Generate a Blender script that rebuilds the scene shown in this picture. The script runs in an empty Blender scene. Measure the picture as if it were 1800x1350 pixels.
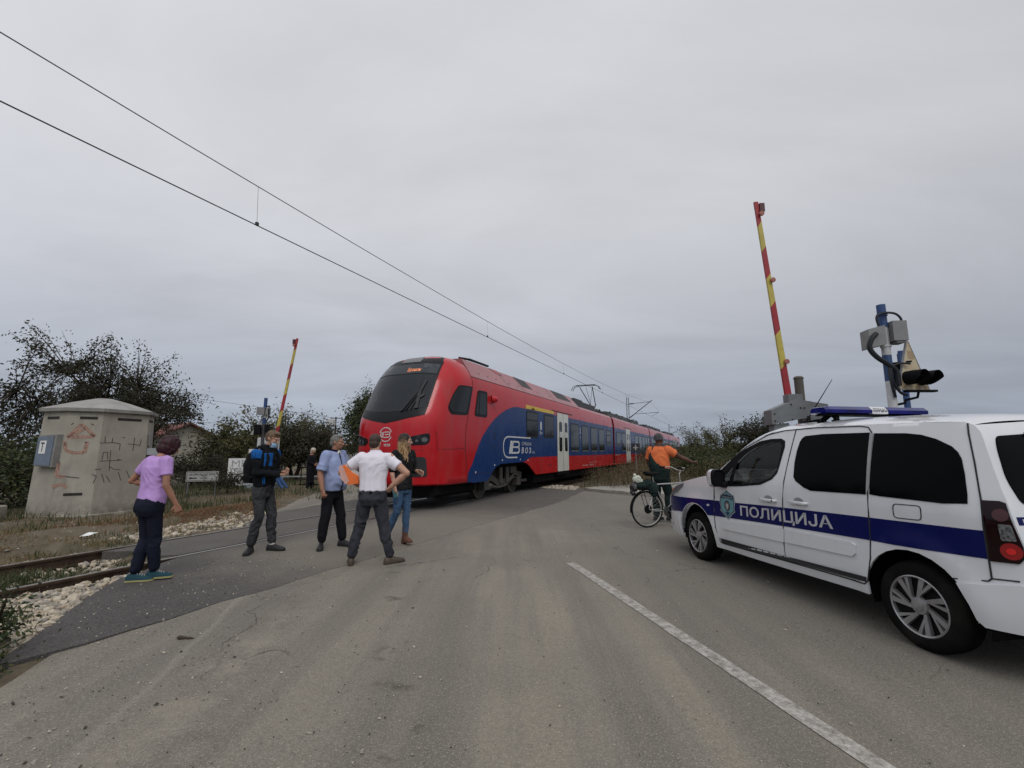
import bpy, bmesh, math, random
from mathutils import Vector, Matrix, noise
from mathutils.geometry import delaunay_2d_cdt
S = bpy.context.scene
COL = S.collection
# ------------------------------------------------------------ camera
cd = bpy.data.cameras.new('camera'); cam = bpy.data.objects.new('camera', cd); COL.objects.link(cam)
cd.sensor_width = 36.0; cd.lens = 16.0; cd.clip_start = 0.05; cd.clip_end = 6000
PITCH = math.atan(118/800.)
cam.location = (0, 0, 1.48); cam.rotation_euler = (math.pi/2 + PITCH, 0, 0)
S.camera = cam
# ------------------------------------------------------------ world: overcast sky
SUN_EL, SUN_AZ = math.radians(50), math.radians(165)     # azimuth from +Y clockwise: behind the camera
wd = bpy.data.worlds.new('World'); S.world = wd; wd.use_nodes = True
nt = wd.node_tree; nt.nodes.clear()
def wn(t, **k):
    n = nt.nodes.new(t)
    for a, b in k.items(): setattr(n, a, b)
    return n
sky = wn('ShaderNodeTexSky', sky_type='NISHITA', sun_disc=False, sun_elevation=SUN_EL, sun_rotation=SUN_AZ)
bg1 = wn('ShaderNodeBackground'); bg1.inputs[1].default_value = 0.05
nt.links.new(sky.outputs[0], bg1.inputs[0])
tc = wn('ShaderNodeTexCoord'); sep = wn('ShaderNodeSeparateXYZ'); nt.links.new(tc.outputs['Generated'], sep.inputs[0])
# stretched cloud noise laid on a flat layer overhead
mx = wn('ShaderNodeMath', operation='MAXIMUM'); nt.links.new(sep.outputs[2], mx.inputs[0]); mx.inputs[1].default_value = 0.0
ad = wn('ShaderNodeMath', operation='ADD'); nt.links.new(mx.outputs[0], ad.inputs[0]); ad.inputs[1].default_value = 0.12
dx = wn('ShaderNodeMath', operation='DIVIDE'); dy = wn('ShaderNodeMath', operation='DIVIDE')
nt.links.new(sep.outputs[0], dx.inputs[0]); nt.links.new(ad.outputs[0], dx.inputs[1])
nt.links.new(sep.outputs[1], dy.inputs[0]); nt.links.new(ad.outputs[0], dy.inputs[1])
cmb = wn('ShaderNodeCombineXYZ'); nt.links.new(dx.outputs[0], cmb.inputs[0]); nt.links.new(dy.outputs[0], cmb.inputs[1])
mp = wn('ShaderNodeMapping'); mp.inputs['Rotation'].default_value = (0, 0, 0.25); mp.inputs['Scale'].default_value = (0.55, 1.0, 1)
nt.links.new(cmb.outputs[0], mp.inputs[0])
nz = wn('ShaderNodeTexNoise'); nz.inputs['Scale'].default_value = 0.85; nz.inputs['Detail'].default_value = 7; nz.inputs['Roughness'].default_value = 0.56; nz.inputs['Distortion'].default_value = 0.5
nt.links.new(mp.outputs[0], nz.inputs['Vector'])
nr = wn('ShaderNodeMapRange'); nr.inputs[1].default_value = 0.3; nr.inputs[2].default_value = 0.7; nr.inputs[3].default_value = 0.86; nr.inputs[4].default_value = 1.13
nt.links.new(nz.outputs[0], nr.inputs[0])
rampz = wn('ShaderNodeValToRGB'); nt.links.new(sep.outputs[2], rampz.inputs[0])
SKYSTOPS = [(0.0, (0.345, 0.395, 0.480)), (0.06, (0.375, 0.420, 0.500)), (0.14, (0.440, 0.475, 0.545)), (0.28, (0.560, 0.580, 0.635)), (0.5, (0.68, 0.69, 0.73)), (1.0, (0.72, 0.73, 0.76))]
el = rampz.color_ramp.elements
while len(el) < len(SKYSTOPS): el.new(0.5)
for e, (p, c) in zip(el, SKYSTOPS): e.position = p; e.color = (*c, 1)
# brighter toward the veiled sun behind the camera, bluer-darker to the right
dot = wn('ShaderNodeVectorMath', operation='DOT_PRODUCT'); nt.links.new(tc.outputs['Generated'], dot.inputs[0]); dot.inputs[1].default_value = (math.sin(SUN_AZ)*math.cos(SUN_EL), math.cos(SUN_AZ)*math.cos(SUN_EL), math.sin(SUN_EL))
dr = wn('ShaderNodeMapRange', interpolation_type='SMOOTHSTEP'); dr.inputs[1].default_value = 0.45; dr.inputs[2].default_value = 1.0; dr.inputs[3].default_value = 1.0; dr.inputs[4].default_value = 1.7
nt.links.new(dot.outputs['Value'], dr.inputs[0])
xr = wn('ShaderNodeMapRange'); xr.inputs[1].default_value = -0.75; xr.inputs[2].default_value = 0.75; xr.inputs[3].default_value = 1.1; xr.inputs[4].default_value = 0.9
nt.links.new(sep.outputs[0], xr.inputs[0])
m1 = wn('ShaderNodeMath', operation='MULTIPLY'); m2 = wn('ShaderNodeMath', operation='MULTIPLY')
nt.links.new(nr.outputs[0], m1.inputs[0]); nt.links.new(dr.outputs[0], m1.inputs[1])
nt.links.new(m1.outputs[0], m2.inputs[0]); nt.links.new(xr.outputs[0], m2.inputs[1])
bg2 = wn('ShaderNodeBackground'); nt.links.new(rampz.outputs[0], bg2.inputs[0]); nt.links.new(m2.outputs[0], bg2.inputs[1])
mixw = wn('ShaderNodeMixShader'); mixw.inputs[0].default_value = 0.96
nt.links.new(bg1.outputs[0], mixw.inputs[1]); nt.links.new(bg2.outputs[0], mixw.inputs[2])
wo = wn('ShaderNodeOutputWorld'); nt.links.new(mixw.outputs[0], wo.inputs[0])
# ------------------------------------------------------------ sun
sl = bpy.data.lights.new('sun', 'SUN'); sl.energy = 0.85; sl.angle = math.radians(22); sl.color = (1.0, 0.98, 0.95)
so = bpy.data.objects.new('sun', sl); COL.objects.link(so)
sd = Vector((math.sin(SUN_AZ)*math.cos(SUN_EL), math.cos(SUN_AZ)*math.cos(SUN_EL), math.sin(SUN_EL)))
so.rotation_euler = sd.to_track_quat('Z', 'Y').to_euler(); so.location = (0, -5, 20)
S.view_settings.view_transform = 'Standard'; S.view_settings.look = 'None'; S.view_settings.gamma = 1; S.view_settings.exposure = -0.06
# ------------------------------------------------------------ helpers

# --- track frame
TX,TY=0.414265,0.910156     # along track
NX,NY=0.910156,-0.414265    # to the near side
NC=-7.82
def TR(n,s,z):

    return (NX*n+TX*s, NY*n+TY*s, z)
def interp(x,pts):
    if x<=pts[0][0]: return pts[0][1]
    for (a,b),(c,d) in zip(pts,pts[1:]):
        if x<=c: return b+(d-b)*(x-a)/(c-a)
    return pts[-1][1]
def smooth_interp(x,pts):
    # monotone-ish catmull
    if x<=pts[0][0]: return pts[0][1]
    if x>=pts[-1][0]: return pts[-1][1]
    for i in range(len(pts)-1):
        if x<=pts[i+1][0]:
            x0,y0=pts[i];x1,y1=pts[i+1]
            d=(y1-y0)/(x1-x0)
            dl=d if i==0 else (y0-pts[i-1][1])/(x0-pts[i-1][0])
            dr=d if i+2>=len(pts) else (pts[i+2][1]-y1)/(pts[i+2][0]-x1)
            m0=0 if dl*d<=0 else 2*dl*d/(dl+d)
            m1=0 if dr*d<=0 else 2*dr*d/(dr+d)
            if i==0:m0=d
            if i+2>=len(pts):m1=d
            h=x1-x0;t=(x-x0)/h
            return (2*t**3-3*t*t+1)*y0+(t**3-2*t*t+t)*h*m0+(-2*t**3+3*t*t)*y1+(t**3-t*t)*h*m1
NS0=[(0.35,9.42),(0.6,9.36),(1.0,9.32),(1.5,9.30),(1.9,9.30),(2.15,9.31),(2.4,9.37),(2.6,9.47),(3.0,9.68),(3.56,9.99),(3.9,10.23),(4.05,10.4),(4.15,10.62),(4.2,10.95),(4.22,11.3)]
NW=[(0.35,1.36),(0.6,1.41),(3.2,1.41),(3.45,1.39),(3.63,1.33),(3.9,1.16),(4.05,1.0),(4.15,0.8),(4.2,0.5),(4.22,0.1)]
ND=1.3;NP=2.8
def ns0(z): return smooth_interp(z,NS0)
def nw(z): return smooth_interp(z,NW)
def nD(z): return min(ND,max(.05,11.36-ns0(z)))
def Sfront(a,z):
    u=min(1,abs(a)/nw(z)); return ns0(z)+nD(z)*(1-(1-u**NP)**(1/NP))
def Aside(s,z):
    q=(s-ns0(z))/nD(z)
    if q>=1: return nw(z)
    q=max(q,0); return nw(z)*(1-(1-q)**NP)**(1/NP)
def front_map(a,z): return TR(NC+a,Sfront(a,z),z)
def side_map(s,z): return TR(NC+Aside(s,z),s,z)
# --- car frame: rear wheel origin, forward D, left normal Lv
CR=(3.07669,3.638444);CD=(-0.169194,0.985583);CL=(-0.985583,-0.169194)
CWB=2.954;CHW=0.905
def cary(s,z):
    y=CHW
    if z>1.02: y-=0.15*((z-1.02)/0.7)**1.35
    if z<0.52: y-=0.05*((0.52-z)/0.3)**2
    if s>3.0: y-=0.17*min(1,(s-3.0)/0.95)**2.6
    if s<-0.30: y-=0.17*min(1,(-0.30-s)/0.46)**2.2
    for c in (0,CWB):
        d=math.hypot(s-c,z-0.33)
        y+=0.022*math.exp(-((d-0.42)/0.09)**2)
    return y
def CW(x,y,z): # car local: x forward, y left, wheel-face plane offset
    y=y-CHW
    return (CR[0]+CD[0]*x+CL[0]*y, CR[1]+CD[1]*x+CL[1]*y, z)
def car_map(s,z): return CW(s,cary(s,z),z)

def sgn(x): return 1 if x >= 0 else -1
class N:
    """small node-graph helper"""
    def __init__(s, name, rough=0.6, metal=0.0):
        m = bpy.data.materials.new(name); m.use_nodes = True; s.m = m; s.t = m.node_tree
        s.b = s.t.nodes['Principled BSDF']; s.b.inputs['Roughness'].default_value = rough; s.b.inputs['Metallic'].default_value = metal
        s.o = s.t.nodes['Material Output']; s._tc = None
    def n(s, t, **k):
        n = s.t.nodes.new(t)
        for a, b in k.items(): setattr(n, a, b)
        return n
    def l(s, a, b): s.t.links.new(a, b)
    def co(s, kind='Object'):
        if not s._tc: s._tc = s.n('ShaderNodeTexCoord')
        return s._tc.outputs[kind]
    def vec(s, scale=(1, 1, 1), rot=(0, 0, 0), kind='Object', loc=(0, 0, 0)):
        m = s.n('ShaderNodeMapping'); m.inputs['Scale'].default_value = scale; m.inputs['Rotation'].default_value = rot; m.inputs['Location'].default_value = loc
        s.l(s.co(kind), m.inputs[0]); return m.outputs[0]
    def noise(s, sc, detail=3, rough=0.55, vec=None, dist=0):
        n = s.n('ShaderNodeTexNoise'); n.inputs['Scale'].default_value = sc; n.inputs['Detail'].default_value = detail; n.inputs['Roughness'].default_value = rough; n.inputs['Distortion'].default_value = dist
        s.l(vec if vec is not None else s.co(), n.inputs['Vector']); return n.outputs[0]
    def voro(s, sc, vec=None, feat='F1', out=0, rand=1.0):
        n = s.n('ShaderNodeTexVoronoi', feature=feat); n.inputs['Scale'].default_value = sc; n.inputs['Randomness'].default_value = rand
        s.l(vec if vec is not None else s.co(), n.inputs['Vector']); return n.outputs[out]
    def rng(s, v, a, b, c=0., d=1., smooth=False):
        n = s.n('ShaderNodeMapRange'); n.inputs[1].default_value = a; n.inputs[2].default_value = b; n.inputs[3].default_value = c; n.inputs[4].default_value = d
        if smooth: n.interpolation_type = 'SMOOTHSTEP'
        s.l(v, n.inputs[0]); return n.outputs[0]
    def math(s, op, a, b=0.0):
        n = s.n('ShaderNodeMath', operation=op)
        for i, v in enumerate((a, b)):
            if isinstance(v, (int, float)): n.inputs[i].default_value = v
            else: s.l(v, n.inputs[i])
        return n.outputs[0]
    def mix(s, f, a, b, mode='MIX'):
        n = s.n('ShaderNodeMix', data_type='RGBA', blend_type=mode)
        for sock, v in ((n.inputs[0], f), (n.inputs[6], a), (n.inputs[7], b)):
            if isinstance(v, (int, float)): sock.default_value = v
            elif isinstance(v, tuple): sock.default_value = (*v[:3], 1)
            else: s.l(v, sock)
        return n.outputs[2]
    def ramp(s, v, stops):
        n = s.n('ShaderNodeValToRGB'); e = n.color_ramp.elements
        while len(e) < len(stops): e.new(0.5)
        for k, (p, c) in zip(e, stops): k.position = p; k.color = (*c[:3], 1)
        s.l(v, n.inputs[0]); return n.outputs[0]
    def base(s, v):
        if isinstance(v, tuple): s.b.inputs['Base Color'].default_value = (*v[:3], 1)
        else: s.l(v, s.b.inputs['Base Color'])
        return s
    def rough(s, v):
        s.l(v, s.b.inputs['Roughness']); return s
    def bump(s, h, strength=0.3, dist=0.02):
        n = s.n('ShaderNodeBump'); n.inputs['Strength'].default_value = strength; n.inputs['Distance'].default_value = dist
        s.l(h, n.inputs['Height']); s.l(n.outputs[0], s.b.inputs['Normal']); return s
MC = {}
def mat(name, col=(0.5, 0.5, 0.5), rough=0.6, metal=0.0, var=0.12, vs=6.0, bump=0.0, bs=60.0, coat=0.0, dirt=0.0, spec=None, emit=0.0):
    """plain surface with a little procedural variation, so that nothing is dead flat"""
    if name in MC: return MC[name]
    g = N(name, rough, metal)
    lo = tuple(max(0, c*(1-var)) for c in col); hi = tuple(min(1, c*(1+var)) for c in col)
    f = g.rng(g.noise(vs, 4), 0.3, 0.7)
    c = g.mix(f, lo, hi)
    if dirt: c = g.mix(g.rng(g.noise(vs*0.35, 5, 0.7), 0.5, 0.72, 0, dirt), c, (0.11, 0.095, 0.075))
    g.base(c); g.rough(g.rng(g.noise(vs*1.7, 3), 0.3, 0.7, max(0, rough-0.06), min(1, rough+0.08)))
    if bump: g.bump(g.noise(bs, 4), bump, 0.01)
    if coat: g.b.inputs['Coat Weight'].default_value = coat; g.b.inputs['Coat Roughness'].default_value = 0.06
    if spec is not None:
        g.b.inputs['Specular IOR Level'].default_value = spec
        if spec < 0.2: g.b.inputs['IOR'].default_value = 1.3
    if emit: g.b.inputs['Emission Color'].default_value = (*col, 1); g.b.inputs['Emission Strength'].default_value = emit
    MC[name] = g.m; return g.m
class MB:
    """mesh collector: many shapes, ONE mesh object"""
    def __init__(s): s.v = []; s.f = []; s.mi = []; s.cur = 0
    def add(s, vs, fs):
        o = len(s.v); s.v += [tuple(p) for p in vs]
        for f in fs: s.f.append(tuple(i+o for i in f)); s.mi.append(s.cur)
        return s
    def box(s, c, d, rz=0.0, M=None, bev=0.0):
        x, y, z = (k/2 for k in d)
        if bev:
            b = bev; vs = []; 
            for sx in (-1, 1):
                for sy in (-1, 1):
                    for sz in (-1, 1): vs += [(sx*(x-b), sy*(y-b), sz*z), (sx*(x-b), sy*y, sz*(z-b)), (sx*x, sy*(y-b), sz*(z-b))]
            bm = bmesh.new(); [bm.verts.new(p) for p in vs]; r = bmesh.ops.convex_hull(bm, input=bm.verts); bm.verts.index_update()
            vs = [v.co.copy() for v in bm.verts]; fs = [[v.index for v in f.verts] for f in bm.faces]; bm.free()
        else:
            vs = [Vector((a*x, b*y, c_*z)) for a in (-1, 1) for b in (-1, 1) for c_ in (-1, 1)]
            fs = [(0, 1, 3, 2), (4, 6, 7, 5), (0, 4, 5, 1), (2, 3, 7, 6), (0, 2, 6, 4), (1, 5, 7, 3)]
        T = M if M is not None else Matrix.Rotation(rz, 3, 'Z')
        return s.add([T @ v + Vector(c) for v in vs], fs)
    def ring(s, rings, close=True, cap=True):
        n = len(rings[0]); vs = [p for r in rings for p in r]; fs = []
        for i in range(len(rings)-1):
            for j in range(n if close else n-1):
                k = (j+1) % n; fs.append((i*n+j, i*n+k, (i+1)*n+k, (i+1)*n+j))
        if cap: fs.append(tuple(range(n-1, -1, -1))); fs.append(tuple((len(rings)-1)*n+j for j in range(n)))
        return s.add(vs, fs)
    def tube(s, pts, r, seg=8, cap=True):
        pts = [Vector(p) for p in pts]; rs = r if isinstance(r, (list, tuple)) else [r]*len(pts)
        rings = []; up = None
        for i, p in enumerate(pts):
            d = (pts[min(i+1, len(pts)-1)]-pts[max(i-1, 0)]).normalized()
            if up is None: up = d.orthogonal().normalized()
            up = (up-d*up.dot(d)); up = up.normalized() if up.length > 1e-6 else d.orthogonal().normalized()
            w = d.cross(up)
            rings.append([p+(up*math.cos(a)+w*math.sin(a))*rs[i] for a in (2*math.pi*k/seg for k in range(seg))])
        return s.ring(rings, True, cap)
    def cyl(s, a, b, r0, r1=None, seg=16): return s.tube([a, b], [r0, r0 if r1 is None else r1], seg)
    def lathe(s, prof, origin, axis='Z', seg=32, cap=False):
        """prof: (radius, height) list round an axis ('Z' or a Vector)"""
        ax = Vector((0, 0, 1)) if axis == 'Z' else Vector(axis).normalized()
        u = ax.orthogonal().normalized(); w = ax.cross(u); o = Vector(origin)
        rings = [[o+ax*h+(u*math.cos(a)+w*math.sin(a))*r for a in (2*math.pi*k/seg for k in range(seg))] for r, h in prof]
        return s.ring(rings, True, cap)
    def sphere(s, c, r, seg=14, rings=9, M=None):
        r = r if isinstance(r, (tuple, list)) else (r, r, r); vs = []; fs = []
        for i in range(rings+1):
            t = math.pi*i/rings
            for j in range(seg):
                a = 2*math.pi*j/seg; p = Vector((r[0]*math.sin(t)*math.cos(a), r[1]*math.sin(t)*math.sin(a), r[2]*math.cos(t)))
                if M is not None: p = M @ p
                vs.append(p+Vector(c))
        for i in range(rings):
            for j in range(seg):
                k = (j+1) % seg; fs.append((i*seg+j, (i+1)*seg+j, (i+1)*seg+k, i*seg+k))
        return s.add(vs, fs)
    def prism(s, pts, fn, o0, o1):
        """outline pts (u,v) extruded between fn(u,v,o0) and fn(u,v,o1)"""
        n = len(pts); vs = [fn(u, v, o0) for u, v in pts]+[fn(u, v, o1) for u, v in pts]
        fs = [tuple(range(n-1, -1, -1)), tuple(range(n, 2*n))]+[(i, (i+1) % n, n+(i+1) % n, n+i) for i in range(n)]
        return s.add(vs, fs)
    def panel(s, outline, fn, o0, o1, step=0.25, holes=(), back=False):
        """polygon (with holes) laid on the curved surface fn(u,v,off), filled with a fine triangulation, with rims from o0 to o1"""
        def resample(P):
            out = []
            for (a, b), (c, d) in zip(P, P[1:]+P[:1]):
                k = max(1, int(math.hypot(c-a, d-b)/step))
                out += [(a+(c-a)*i/k, b+(d-b)*i/k) for i in range(k)]
            return out
        loops = [resample(list(outline))]+[resample(list(h)) for h in holes]
        def inside(p, L):
            x, y = p; r = False
            for (a, b), (c, d) in zip(L, L[1:]+L[:1]):
                if (b > y) != (d > y) and x < (c-a)*(y-b)/(d-b)+a: r = not r
            return r
        ok = lambda p: inside(p, loops[0]) and not any(inside(p, h) for h in loops[1:])
        V = []; E = []
        for L in loops:
            o = len(V); V += L; E += [(o+i, o+(i+1) % len(L)) for i in range(len(L))]
        us = [p[0] for p in loops[0]]; vs_ = [p[1] for p in loops[0]]
        u = min(us)+step*0.5
        while u < max(us):
            w = min(vs_)+step*0.5
            while w < max(vs_):
                if ok((u, w)): V.append((u, w))
                w += step
            u += step
        r = delaunay_2d_cdt([Vector(p) for p in V], E, [], 0, 1e-5)
        vv = [(p.x, p.y) for p in r[0]]
        tri = [f for f in r[2] if ok((sum(vv[i][0] for i in f)/3, sum(vv[i][1] for i in f)/3))]
        if o1 is None: o1 = o0
        s.add([fn(a, b, o1) for a, b in vv], tri)
        if back: s.add([fn(a, b, o0) for a, b in vv], [tuple(reversed(f)) for f in tri])
        if o0 != o1:
            for L in loops:
                n = len(L); s.add([fn(a, b, o0) for a, b in L]+[fn(a, b, o1) for a, b in L], [(i, (i+1) % n, n+(i+1) % n, n+i) for i in range(n)])
        return s
    def grid(s, fn, nu, nv):
        vs = [fn(i/nu, j/nv) for i in range(nu+1) for j in range(nv+1)]
        return s.add(vs, [(i*(nv+1)+j, (i+1)*(nv+1)+j, (i+1)*(nv+1)+j+1, i*(nv+1)+j+1) for i in range(nu) for j in range(nv)])
    def line(s, pts, fn, w, o0, o1):
        """narrow strip of width w following (u,v) points on a surface"""
        n = len(pts)
        for i in range(n-1):
            (a, b), (c, d) = pts[i], pts[i+1]; L = math.hypot(c-a, d-b) or 1; px, py = -(d-b)/L*w/2, (c-a)/L*w/2
            k = max(1, int(L/0.15))
            for j in range(k):
                t0, t1 = j/k, (j+1)/k; p0 = (a+(c-a)*t0, b+(d-b)*t0); p1 = (a+(c-a)*t1, b+(d-b)*t1)
                s.prism([(p0[0]-px, p0[1]-py), (p1[0]-px, p1[1]-py), (p1[0]+px, p1[1]+py), (p0[0]+px, p0[1]+py)], fn, o0, o1)
        return s
    def mesh(s, name, mats, angle=35, sub=None):
        me = bpy.data.meshes.new(name); o = sub or Vector((0, 0, 0))
        me.from_pydata([(x-o[0], y-o[1], z-o[2]) for x, y, z in s.v], [], s.f)
        for m in (mats if isinstance(mats, (list, tuple)) else [mats]): me.materials.append(m)
        me.polygons.foreach_set('material_index', s.mi); me.validate()
        bm = bmesh.new(); bm.from_mesh(me); bmesh.ops.remove_doubles(bm, verts=bm.verts, dist=1e-5) if len(bm.verts) < 60000 else None
        if len(bm.faces) < 60000: bmesh.ops.recalc_face_normals(bm, faces=bm.faces)
        bm.to_mesh(me); bm.free()
        if angle: me.polygons.foreach_set('use_smooth', [True]*len(me.polygons)); me.set_sharp_from_angle(angle=math.radians(angle))
        return me
def rpoly(P, r, k=4):
    """rounded-corner polygon"""
    out = []; n = len(P)
    for i in range(n):
        a, b, c = Vector(P[i-1]), Vector(P[i]), Vector(P[(i+1) % n])
        rr = min(r, (a-b).length*0.45, (c-b).length*0.45); p = b+(a-b).normalized()*rr; q = b+(c-b).normalized()*rr
        for j in range(k+1):
            t = j/k; out.append(tuple((1-t)**2*p+2*t*(1-t)*b+t*t*q))
    return out
def tag(o, label=None, cat=None, group=None, kind=None):
    for k, v in (('label', label), ('category', cat), ('group', group), ('kind', kind)):
        if v: o[k] = v
    return o
def wloc(p):
    v = Vector((0, 0, 0))
    while p: v = v+p.location; p = p.parent
    return v
def obj(name, mb, mats, parent=None, world=True, angle=35, label=None):
    """link the collector as one object; with world=True its vertices are world positions (parents are unrotated)"""
    me = mb if isinstance(mb, bpy.types.Mesh) else mb.mesh(name, mats, angle, wloc(parent) if (world and parent) else None)
    o = bpy.data.objects.new(name, me); COL.objects.link(o)
    if parent: o.parent = parent
    if label: o['label'] = label
    return o
def thing(name, label, cat, loc=(0, 0, 0), rz=0.0, group=None):
    o = bpy.data.objects.new(name, None); COL.objects.link(o); o.location = loc; o.rotation_euler = (0, 0, rz); o.empty_display_size = 0.2
    return tag(o, label, cat, group)
def solo(name, mb, mats, label, cat, base, group=None, angle=35):
    """a top-level thing that is one mesh, with its origin at its base"""
    me = mb.mesh(name, mats, angle, Vector(base)); o = bpy.data.objects.new(name, me); COL.objects.link(o); o.location = base
    return tag(o, label, cat, group)
def struct(name, mb, mats, angle=35, kind='structure'):
    o = obj(name, mb, mats, None, False, angle); o['kind'] = kind; return o
def copy_tree(o, parent=None):
    c = o.copy(); COL.objects.link(c); c.parent = parent
    for ch in [x for x in S.objects if x.parent == o]: copy_tree(ch, c)
    return c
TMP = bpy.data.scenes.new('scratch')
def evaluated_mesh(o):
    TMP.collection.objects.link(o); vl = TMP.view_layers[0]; vl.update(); dg = vl.depsgraph; me = bpy.data.meshes.new_from_object(o.evaluated_get(dg)); TMP.collection.objects.unlink(o); return me
def text_mesh(txt, size, ext=0.002, bold=0.0, sx=1.0, shear=0.0):
    """lettering as mesh data in the XY plane, left/bottom at 0; returns verts, faces, width"""
    cu = bpy.data.curves.new('t', 'FONT'); cu.body = txt; cu.size = size; cu.extrude = 0; cu.offset = bold; cu.shear = shear; cu.resolution_u = 3
    o = bpy.data.objects.new('t', cu); me = evaluated_mesh(o)
    vs = [(v.co.x*sx, v.co.y) for v in me.vertices]; fs = [tuple(p.vertices) for p in me.polygons]
    bpy.data.objects.remove(o); bpy.data.curves.remove(cu); bpy.data.meshes.remove(me)
    x0 = min(v[0] for v in vs); y0 = min(v[1] for v in vs)
    vs = [(a-x0, b-y0) for a, b in vs]
    return vs, fs, max(v[0] for v in vs), max(v[1] for v in vs)
def put_text(mb, txt, fn, box, off, bold=0.0, flip=False, shear=0.0):
    """lettering fitted into box (u0,v0,u1,v1) of a surface fn(u,v,off); flip: u runs the other way"""
    vs, fs, w, h = text_mesh(txt, 1.0, bold=bold, shear=shear); u0, v0, u1, v1 = box
    pts = [fn((u0+(u1-u0)*a/w), v0+(v1-v0)*b/h, off) for a, b in vs]
    return mb.add(pts, fs)

# ============================================================ SETTING
RND = random.Random(7)
def fbm(x, y, sc, seed=0): return noise.fractal(Vector((x*sc, y*sc, seed*7.3)), 1.0, 2.0, 3)
def NSof(x, y): return (NX*x+NY*y, TX*x+TY*y)
def road_left(y): return interp(y, [(-5, -1.6), (1, -2.75), (3.1, -3.25), (9.4, -5.2), (11, -5.75), (14.1, -6.55), (17, -7.1), (30, -10.2), (60, -17.4)])
def road_right(y): return interp(y, [(-5, 7.6), (6, 6.2), (14, 5.75), (14.4, 5.6), (16, 3.9), (17.8, 2.7), (20, 1.6), (60, -8)])
def ground_z(x, y):
    n, s = NSof(x, y); r = max(0, min(1, (road_left(y)-x)/0.9)); r = max(r, max(0, min(1, (x-road_right(y))/1.0)))
    if y < -4: r = 1
    z = -0.03
    if abs(n-NC) < 2.3 and (s < 4.0 or s > 18.6): z = -0.15+0.03*fbm(x, y, 1.7)
    elif n < NC-2.3: z = -0.03+r*(0.10+0.10*fbm(x, y, 0.35, 1)+0.04*fbm(x, y, 1.5, 2))*min(1, (NC-2.3-n)/1.2)
    else: z = -0.03+r*(0.03+0.05*fbm(x, y, 0.5, 3))
    if n < -11: z -= 0.20*max(0, min(1, (-11-n)/2.5))*max(0, min(1, (9.5-s)/2.0))
    d = math.hypot(x, y)
    if d > 60: z += (d-60)*0.0015+0.3*fbm(x, y, 0.02, 4)*min(1, (d-60)/80)
    return z
def axis_pts(a, b, fine, lo, hi):
    out = []; v = 0.0; k = fine
    pts = [a+(b-a)*i/int((b-a)/fine) for i in range(int((b-a)/fine)+1)]
    v = b; k = fine
    while v < hi: k *= 1.22; v += k; pts.append(v)
    v = a; k = fine
    while v > lo: k *= 1.22; v -= k; pts.insert(0, v)
    return pts
mb = MB(); XS = axis_pts(-20, 12, 0.2, -2200, 2200); YS = axis_pts(0, 26, 0.2, -900, 3000)
mb.add([(x, y, ground_z(x, y)) for x in XS for y in YS], [(i*len(YS)+j, (i+1)*len(YS)+j, (i+1)*len(YS)+j+1, i*len(YS)+j+1) for i in range(len(XS)-1) for j in range(len(YS)-1)])
g = N('ground_earth', 0.95)
c1 = g.mix(g.rng(g.noise(0.55, 6, 0.6), 0.4, 0.62), (0.085, 0.072, 0.040), (0.14, 0.10, 0.062))
c2 = g.mix(g.rng(g.noise(2.6, 6, 0.7), 0.45, 0.65), c1, (0.15, 0.125, 0.09))
c3 = g.mix(g.rng(g.voro(45), 0.05, 0.16, 0.75, 0), c2, (0.26, 0.24, 0.20))
far = g.n('ShaderNodeVectorMath', operation='LENGTH'); g.l(g.co(), far.inputs[0])
g.base(g.mix(g.rng(far.outputs['Value'], 25, 70), c3, g.mix(g.rng(g.noise(0.02, 3), 0.4, 0.6), (0.045, 0.055, 0.025), (0.07, 0.07, 0.035)))); g.bump(g.noise(25, 5, 0.7), 0.8, 0.05)
struct('ground', mb, g.m, angle=0)
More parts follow.
